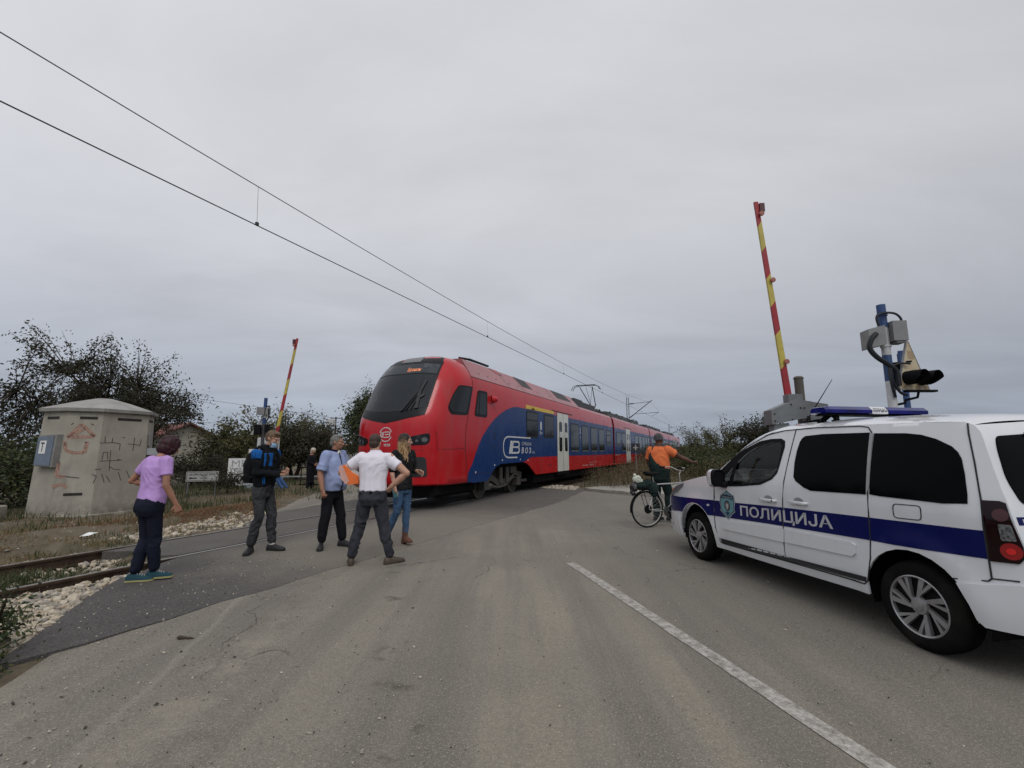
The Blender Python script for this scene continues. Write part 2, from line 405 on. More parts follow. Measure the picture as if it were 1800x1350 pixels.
# ---- road material: worn grey asphalt under tan dust, with grit, stains, streaks along the traffic
RA = math.atan2(-0.234, 0.972)      # road axis from +Y
def asphalt(name, dark):
    g = N(name, 0.9); co = g.co(); V = g.vec(rot=(0, 0, RA*1.0))
    sx = g.n('ShaderNodeSeparateXYZ'); g.l(V, sx.inputs[0])
    st = g.vec(scale=(2.2, 0.12, 1), rot=(0, 0, RA))
    if dark:
        a = g.mix(g.rng(g.noise(1.3, 5), 0.35, 0.65), (0.032, 0.028, 0.029), (0.052, 0.046, 0.046))
        nsx = g.n('ShaderNodeVectorMath', operation='DOT_PRODUCT'); g.l(co, nsx.inputs[0]); nsx.inputs[1].default_value = (TX, TY, 0)
        nn = g.n('ShaderNodeVectorMath', operation='DOT_PRODUCT'); g.l(co, nn.inputs[0]); nn.inputs[1].default_value = (NX, NY, 0)
        wob = g.rng(g.noise(0.9, 4), 0.3, 0.7, -0.5, 0.5)
        sv = g.math('ADD', nsx.outputs['Value'], wob)
        up = g.rng(sv, 3.0, 5.3, 0, 1, True); dn = g.rng(sv, 8.5, 11.5, 1, 0.25, True)
        nf = g.rng(nn.outputs['Value'], -7.2, -6.2, 0.25, 1.0, True)
        f = g.math('MULTIPLY', g.math('MULTIPLY', up, dn), nf)
        a = g.mix(g.math('MULTIPLY', f, 0.85), a, (0.190, 0.168, 0.132))
    else:
        a = g.mix(g.rng(g.noise(0.33, 5, 0.6), 0.38, 0.62), (0.170, 0.150, 0.118), (0.250, 0.218, 0.168))
        a = g.mix(g.rng(g.noise(1.0, 4, 0.6, vec=st), 0.42, 0.62, 0, 0.8), a, (0.128, 0.116, 0.096))
        # the right-hand lane is swept clean and greyer
        a = g.mix(g.rng(g.math('ADD', sx.outputs[0], g.rng(g.noise(0.8, 4), 0.3, 0.7, -0.5, 0.5)), 2.0, 3.6, 0, 0.75, True), a, (0.135, 0.123, 0.102))
        # pale worn seam and tyre-polished dark band on the left
        seam = g.math('ABSOLUTE', g.math('ADD', g.math('ADD', sx.outputs[0], 1.52), g.rng(g.noise(0.7, 4), 0.3, 0.7, -0.07, 0.07)))
        a = g.mix(g.rng(seam, 0.0, 0.05, 0.6, 0), a, (0.25, 0.23, 0.19))
        band = g.math('ABSOLUTE', g.math('ADD', sx.outputs[0], 1.1))
        a = g.mix(g.math('MULTIPLY', g.rng(band, 0.1, 0.45, 0.6, 0, True), g.rng(g.noise(3.0, 5, 0.7), 0.42, 0.6)), a, (0.115, 0.10, 0.082))
    # grit and aggregate: pale and dark specks of several sizes
    a = g.mix(g.rng(g.noise(28, 4, 0.75), 0.38, 0.62, 0.0, 0.35), a, (0.09, 0.082, 0.07))
    a = g.mix(g.rng(g.noise(70, 3, 0.8), 0.52, 0.68, 0.0, 0.25 if dark else 0.6), a, (0.34, 0.315, 0.27))
    a = g.mix(g.rng(g.voro(85), 0.10, 0.24, 0.45 if dark else 0.75, 0), a, (0.46, 0.43, 0.38))
    a = g.mix(g.math('MULTIPLY', g.rng(g.voro(52), 0.10, 0.2, 0.85, 0), g.rng(g.noise(1.5, 3), 0.42, 0.6, 0.25, 1)), a, (0.045, 0.038, 0.03))
    a = g.mix(g.math('MULTIPLY', g.rng(g.voro(30), 0.06, 0.13, 0.85, 0), g.rng(g.noise(0.9, 3), 0.45, 0.62, 0.1, 1)), a, (0.55, 0.52, 0.46) if dark else (0.06, 0.05, 0.04))
    # oil spots in a row, cracks
    if not dark:
        sp = g.math('ABSOLUTE', g.math('ADD', sx.outputs[0], g.rng(g.noise(1.1, 2), 0.3, 0.7, -0.12, 0.12)))
        a = g.mix(g.math('MULTIPLY', g.rng(g.math('ABSOLUTE', g.math('SUBTRACT', sp, 0.02)), 0.03, 0.2, 1, 0), g.rng(g.noise(3.6, 4, 0.6), 0.58, 0.66, 0, 0.75)), a, (0.07, 0.06, 0.045))
        wv = g.n('ShaderNodeVectorMath', operation='ADD'); nzc = g.n('ShaderNodeTexNoise'); nzc.inputs['Scale'].default_value = 1.2; nzc.inputs['Detail'].default_value = 5; g.l(co, nzc.inputs['Vector'])
        sc_ = g.n('ShaderNodeVectorMath', operation='SCALE'); g.l(nzc.outputs['Color'], sc_.inputs[0]); sc_.inputs['Scale'].default_value = 0.9; g.l(co, wv.inputs[0]); g.l(sc_.outputs[0], wv.inputs[1])
        ck = g.rng(g.voro(0.42, vec=wv.outputs[0], feat='DISTANCE_TO_EDGE'), 0.0, 0.0045, 1, 0)
        a = g.mix(g.math('MULTIPLY', ck, g.rng(g.noise(0.6, 3), 0.5, 0.58)), a, (0.045, 0.04, 0.033))
        ck2 = g.rng(g.voro(1.9, vec=wv.outputs[0], feat='DISTANCE_TO_EDGE'), 0.0, 0.02, 1, 0)
        a = g.mix(g.math('MULTIPLY', ck2, g.math('MULTIPLY', g.rng(sx.outputs[0], 3.7, 4.3), g.rng(g.noise(1.4, 3), 0.5, 0.6, 0, .8))), a, (0.08, 0.07, 0.058))
    g.base(a); h = g.math('ADD', g.noise(160, 3, 0.7), g.rng(g.voro(90), 0, 0.5, 0.6, 0)); g.bump(h, 0.45, 0.006)
    g.rough(g.rng(g.noise(2, 3), 0.3, 0.7, 0.82, 0.97)); return g.m
mb = MB(); ys = [-5, -2, 0, 1, 2]+[2+0.25*i for i in range(1, 92)]+[26, 28, 30, 35, 40, 50, 60]
vs = []
for y in ys:
    a, b = road_left(y)+0.06*fbm(0, y, 1.3, 5), road_right(y)+0.08*fbm(9, y, 1.1, 6)
    vs += [(a+(b-a)*t/12, y, 0.0 if 0 < t < 12 else -0.015) for t in range(13)]
mb.add(vs, [(i*13+j, i*13+j+1, (i+1)*13+j+1, (i+1)*13+j) for i in range(len(ys)-1) for j in range(12)])
# leave the rail pocket free left of the crossing: the road's own edge ends at the near rail there
M_ROAD = asphalt('road_asphalt', False); struct('road', mb, M_ROAD, angle=0)
# ---- darker new asphalt laid on both sides of the rails
def strip(poly, z, nstep=0.3, wob=0.03, seed=0):
    mb = MB(); mb.panel([(n+wob*fbm(n, s, 2.1, seed), s+wob*fbm(s, n, 2.3, seed)) for n, s in poly], lambda n, s, o: TR(n, s, z+o), 0, None, nstep); return mb
def dens(P, st=0.25, closed=True):
    out = []
    for (a, b), (c, d) in zip(P, P[1:]+P[:1] if closed else P[1:]):
        k = max(1, int(math.hypot(c-a, d-b)/st)); out += [(a+(c-a)*i/k, b+(d-b)*i/k) for i in range(k)]
    return out if closed else out+[P[-1]]
M_DARK = asphalt('new_asphalt', True)
RN, RF = NC+0.7525, NC-0.7525      # rail head centre lines
def jag(P, w, seed): return [(n+w*fbm(n, s, 2.1, seed), s+w*fbm(s, n, 2.3, seed)) for n, s in dens(P, 0.25, False)]
mb = MB()
fnz = lambda n, s, o: TR(n, s, 0.004+o)
mb.panel(jag([(-4.62, 1.55), (-4.55, 4), (-4.55, 8), (-4.4, 13), (-4.85, 17.3), (-5.6, 18.7)], 0.05, 1)+[(RN+0.04, 18.7), (RN+0.04, 4.15)]+jag([(RN+0.09, 4.15), (-6.5, 3.2), (-5.6, 2.35), (-5.0, 1.85)], 0.10, 2), fnz, -0.12, 0.0, 0.5)
mb.panel(jag([(RF+0.11, 3.9), (-8.0, 4.15), (-7.5, 4.0), (RN-0.12, 4.25)], 0.03, 4)+[(RN-0.11, 18.6), (RF+0.11, 18.6)], fnz, -0.12, 0.0, 0.5)
mb.panel([(RF-0.075, 6.3), (RF-0.075, 20)]+jag([(-9.6, 20), (-11.6, 19), (-10.6, 14), (-10.2, 9.2), (-9.9, 7.6), (-9.0, 6.5)], 0.07, 5), fnz, -0.12, 0.0, 0.5)
struct('crossing_asphalt', mb, M_DARK, angle=0)
mb = MB()
for a_, b_ in ((RN-0.125, RN-0.03), (RF+0.03, RF+0.125)): mb.panel([(a_, 4.2), (b_, 4.2), (b_, 18.6), (a_, 18.6)], fnz, -0.002, None, 0.5)
struct('flangeway', mb, mat('groove_dark', (0.02, 0.018, 0.016), 0.95), angle=0)  # flat dark strips drawn for the grooves beside the rails
# ---- centre line
def road_frame(u, v, o): return (0.782+u*0.972-0.2355*(v), 6.36+u*0.2355+0.972*v, o)
mb = MB(); P = []
for i in range(34): v = -8+8*i/33; P.append((0.062+0.012*fbm(0, v, 5, 7), v))
Q = [(-0.062+0.012*fbm(5, v, 5, 8), v) for _, v in reversed(P)]
mb.panel(P+Q, road_frame, 0.005, None, 0.25)
g = N('worn_white_paint', 0.85)
f = g.math('MULTIPLY', g.rng(g.noise(14, 6, 0.75), 0.36, 0.60), g.rng(g.noise(90, 4, 0.7), 0.30, 0.5))
g.base(g.mix(f, (0.17, 0.152, 0.128), (0.43, 0.41, 0.375))); g.bump(g.noise(160, 3), 0.4, 0.005)
struct('road_marking', mb, g.m, angle=0)
# ---- concrete apron and kerb slabs on the right
M_CONC = N('concrete', 0.9); g = M_CONC
cc = g.mix(g.rng(g.noise(2.2, 6, 0.65), 0.35, 0.66), (0.24, 0.225, 0.195), (0.33, 0.31, 0.27)); cc = g.mix(g.rng(g.noise(8, 5, 0.7), 0.52, 0.68, 0, 0.6), cc, (0.12, 0.11, 0.09)); g.base(cc); g.bump(g.noise(70, 5, 0.7), 0.35, 0.01); M_CONC = g.m
mb = MB()
slabs = [((2.75, 17.9), (4.05, 16.0), (6.2, 17.2), (5.0, 19.6)), ((4.10, 15.95), (5.85, 14.1), (9.6, 14.9), (6.3, 17.15)), ((5.05, 19.65), (6.3, 17.3), (10.4, 17.6), (9.5, 20.6))]
for k, q in enumerate(slabs):
    mb.panel([(a+0.04*fbm(a, b, 3, k), b+0.04*fbm(b, a, 3, k)) for a, b in dens(list(q), 0.3)], lambda u, v, o, k=k: (u, v, o+0.09+0.012*k+0.02*fbm(u, v, 0.8)), -0.2, 0.0, 0.5)
struct('pavement', mb, M_CONC, angle=40)
# ---- rails on sleepers
g = N('rail_steel', 0.5, 0.6); g.base(g.mix(g.rng(g.noise(9, 5), 0.35, 0.65), (0.055, 0.035, 0.026), (0.10, 0.065, 0.045))); g.bump(g.noise(120, 4), 0.3, 0.004); M_RUST = g.m
M_HEAD = mat('polished_rail_head', (0.42, 0.40, 0.38), 0.32, 0.9, vs=4)
M_SLEEPER = mat('sleeper_concrete', (0.2, 0.185, 0.16), 0.9, dirt=0.6)
trk = thing('railway_track', 'straight railway track of two rusty rails crossing the road at an angle', 'track', TR(NC, 3, -0.15))
prof = [(-0.065, -0.15), (-0.065, -0.14), (-0.012, -0.122), (-0.01, -0.045), (-0.034, -0.034), (-0.036, -0.006), (-0.030, 0.0), (0.030, 0.0), (0.036, -0.006), (0.034, -0.034), (0.01, -0.045), (0.012, -0.122), (0.065, -0.14), (0.065, -0.15)]
for cn in (RN, RF):
    mb = MB(); ss = [-12, 0, 3, 6, 10, 15, 20, 40, 70, 110, 200, 600]
    mb.ring([[TR(cn+a, s, b+0.008+(max(0, s-120)*0.0015)) for a, b in prof] for s in ss])
    mb.cur = 1; mb.ring([[TR(cn+a, s, b+0.0095+(max(0, s-120)*0.0015)) for a, b in ((-0.027, 0), (-0.027, 0.001), (0.027, 0.001), (0.027, 0))] for s in ss])
    obj('rail', mb, [M_RUST, M_HEAD], trk)
def sleeper(s):
    mb = MB(); hw = 0.14
    mb.ring([[TR(NC+a, s+b*k, z) for b, z in ((-hw, -0.30), (-hw*0.8, -0.155), (hw*0.8, -0.155), (hw, -0.30))] for a, k in ((-1.25, 1), (-0.8, 1), (0, 0.85), (0.8, 1), (1.25, 1))])
    return mb
base_sl = None; k = 0
for s in [-1.6+0.6*i for i in range(9)]+[19.2+0.6*i for i in range(60)]:
    if base_sl is None:
        base_sl = obj('sleeper', sleeper(s), M_SLEEPER, trk); s0 = s
    else:
        c = base_sl.copy(); COL.objects.link(c); c.parent = trk; c.location = (TX*(s-s0), TY*(s-s0), 0)
# ---- stones, grit, grass: uncountable
ICO = bmesh.new(); bmesh.ops.create_icosphere(ICO, subdivisions=1, radius=1.0); ICO.verts.index_update()
IV = [v.co.copy() for v in ICO.verts]; IF = [tuple(v.index for v in f.verts) for f in ICO.faces]; ICO.free()
OV = [Vector(p) for p in ((1, 0, 0), (-1, 0, 0), (0, 1, 0), (0, -1, 0), (0, 0, 1), (0, 0, -1))]; OF = [(0, 2, 4), (2, 1, 4), (1, 3, 4), (3, 0, 4), (2, 0, 5), (1, 2, 5), (3, 1, 5), (0, 3, 5)]
def stone(mb, x, y, z, r, R, simple=False):
    V, F = (OV, OF) if simple else (IV, IF)
    sx, sy, sz = r*R.uniform(0.7, 1.4), r*R.uniform(0.6, 1.1), r*R.uniform(0.45, 0.85); a = R.uniform(0, 6.28); ca, sa = math.cos(a), math.sin(a); tx, ty = R.uniform(-.4, .4), R.uniform(-.4, .4)
    vs = []
    for v in V:
        k = 1+R.uniform(-0.2, 0.2); px, py, pz = v.x*sx*k, v.y*sy*k, v.z*sz*k; pz += px*tx+py*ty
        vs.append((x+px*ca-py*sa, y+px*sa+py*ca, z+pz+sz*0.35))
    mb.cur = R.randrange(3); mb.add(vs, F)
def inpoly(p, L):
    x, y = p; r = False
    for (a, b), (c, d) in zip(L, L[1:]+L[:1]):
        if (b > y) != (d > y) and x < (c-a)*(y-b)/(d-b)+a: r = not r
    return r
def scatter(poly, count, R):
    us = [p[0] for p in poly]; vs = [p[1] for p in poly]; out = []
    while len(out) < count:
        p = (R.uniform(min(us), max(us)), R.uniform(min(vs), max(vs)))
        if inpoly(p, poly): out.append(p)
    return out
STONES = [mat('limestone_cream', (0.37, 0.31, 0.225), 0.9, var=0.2, vs=14, bump=0.3), mat('limestone_pale', (0.44, 0.385, 0.30), 0.9, var=0.15, vs=14, bump=0.3), mat('limestone_grey', (0.25, 0.225, 0.19), 0.9, var=0.2, vs=14, bump=0.3)]
R = random.Random(3); mb = MB()
for n, s in scatter([(-6.98, 0.6), (-6.98, 4.1), (-6.5, 3.25), (-6.3, 2.95), (-5.5, 2.3), (-5.0, 1.85), (-4.75, 1.55), (-4.8, 0.6)], 4200, R):
    x, y, _ = TR(n, s, 0); stone(mb, x, y, -0.10+0.08*min(1, (n+7)/1.6)+R.uniform(-0.02, 0.02), R.uniform(0.012, 0.036) if R.random() < .85 else R.uniform(.036, .058), R)
for n, s in scatter([(RN-0.1, 2.2), (RN-0.1, 4.2), (RF+0.1, 4.1), (RF+0.1, 2.2)], 330, R)+scatter([(RN-0.3, 0.5), (RN-0.3, 2.6), (RF+0.3, 2.6), (RF+0.3, 0.5)], 200, R):
    x, y, _ = TR(n, s, 0); stone(mb, x, y, -0.14, R.uniform(0.02, 0.055), R)
for n, s in scatter([(RF-0.1, 0.5), (RF-0.1, 6.4), (RF-0.55, 6.4), (RF-0.7, 0.5)], 800, R):
    x, y, _ = TR(n, s, 0); stone(mb, x, y, -0.12, R.uniform(0.015, 0.05), R)
for n, s in scatter([(-8.7, 4.6), (-8.75, 6.6), (-10.2, 8.0), (-10.7, 7.4), (-10.0, 5.6), (-9.4, 4.4)], 750, R):
    x, y, _ = TR(n, s, 0); stone(mb, x, y, ground_z(x, y)-0.01, R.uniform(0.012, 0.04) if R.random() < .85 else R.uniform(.05, .07), R)
for n, s in scatter([(-14, 3), (-13, 9), (-9, 5), (-9, 2)], 260, R):
    x, y, _ = TR(n, s, 0); stone(mb, x, y, ground_z(x, y)-0.01, R.uniform(0.008, 0.03), R)
for n, s in scatter([(-5.2, 17.2), (-5.5, 18.9), (-6.7, 19.2), (-6.8, 17.6)], 520, R):
    x, y, _ = TR(n, s, 0); stone(mb, x, y, 0.0, R.uniform(0.02, 0.06), R)
struct('ballast_stones', mb, STONES, angle=0, kind='stuff')
mb = MB(); GR = [STONES[1], mat('dark_grit', (0.055, 0.045, 0.036), 0.9), STONES[2]]
for i in range(9000):
    y = 1.6+7.5*R.random()**1.4; x = R.uniform(-1.15*y, 0.9*y)
    if x > -0.35*y-0.1+R.gauss(0, .5) and R.random() < .75: continue
    n, s = NSof(x, y)
    if x < road_left(y)+0.15 or (n < -7 and s < 4): continue
    if not (-4.6 > n > -7) and R.random() < 0.35: continue
    stone(mb, x, y, 0.002, R.uniform(0.0025, 0.007) if R.random() < .93 else R.uniform(.008, .014), R, True)
for i in range(500):
    n, s = R.gauss(-5.6, .6), R.uniform(1.8, 5)
    if n < -6.95: continue
    x, y, _ = TR(n, s, 0); stone(mb, x, y, 0.006, R.uniform(0.003, 0.009), R, True)
struct('road_grit', mb, GR, angle=0, kind='stuff')
# ---- grass and weeds
def blade(mb, x, y, z, h, w, R, lean=0.5, nm=4, seg=2):
    a = R.uniform(0, 6.28); dx, dy = math.cos(a), math.sin(a); b = R.uniform(0, 6.28); l = lean*h*R.random()
    px, py = -math.sin(b)*w, math.cos(b)*w; vs = []
    for i in range(seg):
        t = i/seg; k = 1-t*0.6; ox, oy = dx*l*t*t, dy*l*t*t; vs += [(x+ox-px*k, y+oy-py*k, z+h*t), (x+ox+px*k, y+oy+py*k, z+h*t)]
    vs.append((x+dx*l, y+dy*l, z+h*(1-0.25*lean)))
    fs = [(2*i, 2*i+1, 2*i+3, 2*i+2) for i in range(seg-1)]+[(2*seg-2, 2*seg-1, 2*seg)]
    mb.cur = R.randrange(nm); mb.add(vs, fs)
def leafmat(name, col, var=0.3, tr=0.25):
    if name in MC: return MC[name]
    g = N(name, 0.65); g.base(g.mix(g.rng(g.noise(3.0, 4), 0.3, 0.7), tuple(c*(1-var) for c in col), tuple(c*(1+var) for c in col)))
    g.b.inputs['Specular IOR Level'].default_value = 0.25
    t = g.n('ShaderNodeBsdfTranslucent'); t.inputs[0].default_value = (*[c*1.4 for c in col], 1); ms = g.n('ShaderNodeMixShader'); ms.inputs[0].default_value = tr
    g.l(g.b.outputs[0], ms.inputs[1]); g.l(t.outputs[0], ms.inputs[2]); g.l(ms.outputs[0], g.o.inputs[0]); MC[name] = g.m; return g.m
DRY = [leafmat('dry_grass', (0.23, 0.165, 0.085)), leafmat('brown_grass', (0.17, 0.105, 0.055)), leafmat('olive_grass', (0.12, 0.105, 0.045)), leafmat('straw', (0.26, 0.21, 0.13)), leafmat('rust_grass', (0.19, 0.10, 0.055))]
GRN = [leafmat('weed_green', (0.045, 0.065, 0.025)), leafmat('weed_dark', (0.03, 0.045, 0.018)), leafmat('weed_olive', (0.075, 0.08, 0.035)), leafmat('weed_yellow', (0.11, 0.105, 0.05))]
mb = MB()
for i in range(52000):
    n = -8.95-8.5*R.random()**1.6; s = R.uniform(-2, 15); x, y, _ = TR(n, s, 0)
    if x > road_left(y)-0.05-abs(R.gauss(0, .12)) or y < 4: continue
    if fbm(x, y, 0.9, 9) < -0.22+0.12*R.random(): continue
    if (s > 4.5 and n > -10.0 and R.random() < .75): continue
    blade(mb, x, y, ground_z(x, y)-0.01, R.uniform(0.03, 0.13)*(1.5 if R.random() < .12 else 1), R.uniform(0.003, 0.007), R, 1.4)
for i in range(9000):
    n = R.gauss(-11.3, 0.8); s = R.gauss(7.2, 1.3); x, y, _ = TR(n, s, 0)
    if x > road_left(y)-0.3 or fbm(x, y, 1.2, 3) < -0.15: continue
    blade(mb, x, y, ground_z(x, y)-0.01, R.uniform(0.05, 0.16), R.uniform(0.004, 0.008), R, 1.6); 
    if R.random() < .7: mb.mi[-1] = mb.mi[-2] = 4
struct('dry_verge_grass', mb, DRY, angle=0, kind='stuff')
mb = MB()
def tuft(n, s, k, h, rad, w=(0.003, 0.008)):
    for _ in range(k):
        a, r = R.uniform(0, 6.28), rad*R.random()**0.7; x, y, _z = TR(n+r*math.cos(a), s+r*math.sin(a), 0)
        blade(mb, x, y, ground_z(x, y)-0.02, h*R.uniform(0.4, 1.1), R.uniform(*w), R, 0.9, seg=3)
for _ in range(110): tuft(R.uniform(RF+0.15, RN-0.15), R.uniform(-0.5, 4.1), 26, 0.14, 0.16)
for _ in range(60): tuft(R.uniform(RF+0.1, RN-0.1), R.uniform(0.2, 3.3), 40, 0.22, 0.16)
for _ in range(60): tuft(RF-0.2-abs(R.gauss(0, .35)), R.uniform(-0.5, 6), 22, 0.12, 0.2)
for _ in range(26): tuft(RN+0.15+R.random()*0.25, R.uniform(0, 1.9), 20, 0.16, 0.12)
for _ in range(22): tuft(R.uniform(-13.5, -9.4), R.uniform(2, 8), 34, 0.2, 0.28)
for _ in range(26): tuft(R.uniform(-4.85, -4.45)-0.25*R.random(), R.uniform(0.2, 1.5), 46, 0.2, 0.15)
for _ in range(40): tuft(R.uniform(-6.6, -4.7), R.uniform(-0.4, 0.9), 50, 0.30, 0.2)
for _ in range(150): tuft(R.uniform(-20, -11.5), R.uniform(5.0, 15), 40, 0.3, 0.5, (0.006, 0.012))
struct('green_weeds', mb, GRN, angle=0, kind='stuff')
# ---- tall weeds and reeds behind the apron, along the train
TALL = [leafmat('reed_brown', (0.12, 0.075, 0.042)), leafmat('reed_olive', (0.075, 0.075, 0.035)), leafmat('reed_dark', (0.04, 0.045, 0.022)), leafmat('reed_straw', (0.17, 0.14, 0.075))]
def weedfield(name, poly, cnt, hmin, hmax, mats, w=(0.008, 0.02), leaves=0.6, bias=None, yard=None):
    mb = MB()
    for n, s in scatter(poly, cnt, R):
        x, y, _ = TR(n, s, 0); c = fbm(x, y, 0.5, 12); h = hmin+(hmax-hmin)*max(0, min(1, 0.5+c*0.9))*R.uniform(0.6, 1.1)
        z = ground_z(x, y)-0.02; a = R.uniform(0, 6.28); l = 0.25*h*R.random(); blade(mb, x, y, z, h, R.uniform(*w)*0.5, R, 0.35, len(mats), 3)
        mb.cur = (0 if c > 0.12 else R.randrange(len(mats)))
        for q in range(int(5+h*8)):
            t = R.uniform(0.25, 1.0)
            if R.random() > leaves: continue
            px, py, pz = x+R.gauss(0, .05+.06*h), y+R.gauss(0, .05+.06*h), z+h*t; aa, bb = R.uniform(0, 6.28), R.uniform(-0.6, 0.9); L = R.uniform(0.03, 0.075)*(0.7+0.4*h); W = L*R.uniform(0.25, 0.5)
            u = Vector((math.cos(aa)*math.cos(bb), math.sin(aa)*math.cos(bb), math.sin(bb)))*L; v = Vector((-math.sin(aa), math.cos(aa), R.uniform(-.6, .6)))*W
            p = Vector((px, py, pz)); mb.add([p, p+u*0.5+v, p+u, p+u*0.5-v], [(0, 1, 2, 3)])
    struct(name, mb, mats, angle=0, kind='stuff')
weedfield('tall_brown_weeds', [(-5.9, 19.6), (-3.6, 17.3), (-2.0, 18.6), (1.2, 17.2), (2.4, 19), (-2.6, 40), (-5.9, 60)], 4600, 0.35, 1.25, TALL)
weedfield('tall_green_weeds', [(0.5, 17.5), (3, 15.2), (9, 16), (9, 26), (-1, 36), (-2.6, 30)], 4200, 0.4, 1.3, [TALL[1], TALL[2], GRN[1], TALL[3]])

# ============================================================ TRAIN
def paint(name, col, rough=0.22, coat=0.6, dirt=0.25, var=0.05, spec=0.5):
    if name in MC: return MC[name]
    g = N(name, rough); c = g.mix(g.rng(g.noise(1.1, 4), 0.3, 0.7), tuple(x*(1-var) for x in col), tuple(min(1, x*(1+var)) for x in col))
    v = g.vec(scale=(1.3, 1.3, 0.22)); c = g.mix(g.rng(g.noise(1.6, 5, 0.65, vec=v), 0.48, 0.75, 0, dirt), c, (0.14, 0.12, 0.10))
    g.base(c); g.rough(g.rng(g.noise(2.2, 4), 0.3, 0.7, rough-0.05, rough+0.12)); g.b.inputs['Coat Weight'].default_value = coat; g.b.inputs['Coat Roughness'].default_value = 0.08; g.b.inputs['Specular IOR Level'].default_value = spec
    MC[name] = g.m; return g.m
def darkglass(name, col=(0.008, 0.010, 0.013), rough=0.06, spec=0.3):
    if name in MC: return MC[name]
    g = N(name, rough); g.base(g.mix(g.rng(g.noise(1.5, 3), 0.3, 0.7), tuple(x*0.8 for x in col), tuple(x*1.3 for x in col))); g.b.inputs['Specular IOR Level'].default_value = spec; g.b.inputs['IOR'].default_value = 1.5 if spec > 0.2 else 1.28
    g.rough(g.rng(g.noise(3, 3), 0.3, 0.7, rough*0.7, rough*1.6)); MC[name] = g.m; return g.m
T_RED = paint('train_red', (0.43, 0.006, 0.012), 0.2, 0.22, spec=0.3); T_ROOF = paint('train_roof_red', (0.31, 0.075, 0.085), 0.4, 0.4, 0.5); T_BLUE = paint('train_blue', (0.004, 0.030, 0.125), 0.25, 0.05, 0.15, spec=0.2); T_WHITE = paint('train_door_white', (0.62, 0.61, 0.54), 0.3, 0.4, 0.2)
T_BLACK = mat('train_black_trim', (0.007, 0.008, 0.010), 0.4, spec=0.2); T_GLASS = darkglass('train_window_glass'); T_SEAM = mat('seam_black', (0.02, 0.012, 0.012), 0.6); T_YEL = mat('train_yellow', (0.62, 0.42, 0.06), 0.4)
T_UNDER = mat('underframe_dark', (0.010, 0.009, 0.009), 0.9, bump=0.3, spec=0.1); T_EQ = mat('roof_equipment_grey', (0.045, 0.05, 0.053), 0.6, dirt=0.3); T_WSIGN = mat('train_white_lettering', (0.55, 0.55, 0.54), 0.4); T_STEEL = mat('bogie_steel', (0.07, 0.065, 0.058), 0.6, 0.3, dirt=0.5, bump=0.3)
T_MESH = mat('vent_grille', (0.05, 0.05, 0.052), 0.7)
def withoff(base, inside):
    """surface fn(u,v) -> fn(u,v,off) pushed along its outward normal; inside(u,v) is a point on the inner side"""
    def fn(u, v, o=0.0):
        p = Vector(base(u, v)); e = 0.01
        a = Vector(base(u+e, v))-Vector(base(u-e, v)); b = Vector(base(u, v+e))-Vector(base(u, v-e)); n = a.cross(b)
        if n.length < 1e-9: return p
        n.normalize()
        if n.dot(p-Vector(inside(u, v))) < 0: n = -n
        return p+n*o
    return fn
FR = withoff(front_map, lambda a, z: TR(NC, 12.5, min(z, 3.2)))
SD = withoff(side_map, lambda s, z: TR(NC, max(s, 11), min(z, 3.3)))
def far_side(s, z, o): return TR(NC-(nw(z)+o), s, z)
def roofmap(s, h, o=0): return TR(NC+1.33-0.38*h+0.83*o, s, 3.63+0.57*h+0.55*o)
train = thing('passenger_train', 'red and blue electric passenger train with black windscreen standing at the level crossing', 'train', TR(NC, 9.3, 0))
# ---- cab shell of the front carriage: horizontal slices round the nose
def slice_pts(z, s_end=11.36, K=26):
    pts = []; w = nw(z); s0 = ns0(z); D = nD(z)
    for i in range(-K, K+1):
        t = abs(i)/K; ph = t*math.pi/2; u = math.sin(ph)**(2/NP) if ph > 0 else 0; q = 1-math.cos(ph)**(2/NP) if ph < math.pi/2 else 1
        pts.append(((1 if i >= 0 else -1)*w*u, s0+D*q, z))
    pts.insert(0, (-w, max(s_end, s0+D)+0.001, z)); pts.append((w, max(s_end, s0+D)+0.001, z)); return pts
zs = [0.62, 0.66, 0.8, 1.0, 1.2, 1.5, 1.8, 2.0, 2.15, 2.3, 2.45, 2.6, 2.8, 3.0, 3.2, 3.35, 3.5, 3.63, 3.75, 3.85, 3.95, 4.02, 4.08, 4.12, 4.15, 4.175, 4.19, 4.2, 4.21, 4.219]
mb = MB(); mb.ring([[TR(NC+a*(0.97 if z < 0.64 else 1), s+(0.05 if z < 0.64 else 0), z) for a, s, _ in slice_pts(z)] for z in zs], close=False, cap=False)
mb.add([TR(NC, 11.37, 4.222)], [])
cab = obj('cab', mb, T_RED, train, angle=50)
# black windscreen mask, glass, display, roof panel, wiper
def sym(P): return list(P)+[(-a, z) for a, z in reversed(P)]
mb = MB(); mb.panel(sym([(0, 2.19), (0.4, 2.255), (0.78, 2.335), (1.02, 2.40), (1.03, 2.62), (1.025, 3.0), (1.01, 3.5), (0.95, 3.9), (0.80, 4.10), (0.60, 4.165), (0.3, 4.18)])[0:-1], FR, 0.0, 0.010, 0.12)
obj('windscreen_mask', mb, T_BLACK, cab, angle=50)
g = N('windscreen_glass', 0.05); g.base(g.mix(g.rng(g.noise(1.0, 3), 0.3, 0.7), (0.006, 0.009, 0.013), (0.012, 0.016, 0.021))); g.b.inputs['Specular IOR Level'].default_value = 0.3; T_WS = g.m
mb = MB(); mb.panel(sym([(0, 2.48), (0.5, 2.50), (0.97, 2.59), (0.985, 3.0), (0.965, 3.49), (0.6, 3.535), (0, 3.53)])[0:-1], FR, 0.005, 0.016, 0.12); obj('windscreen', mb, T_WS, cab, angle=50)
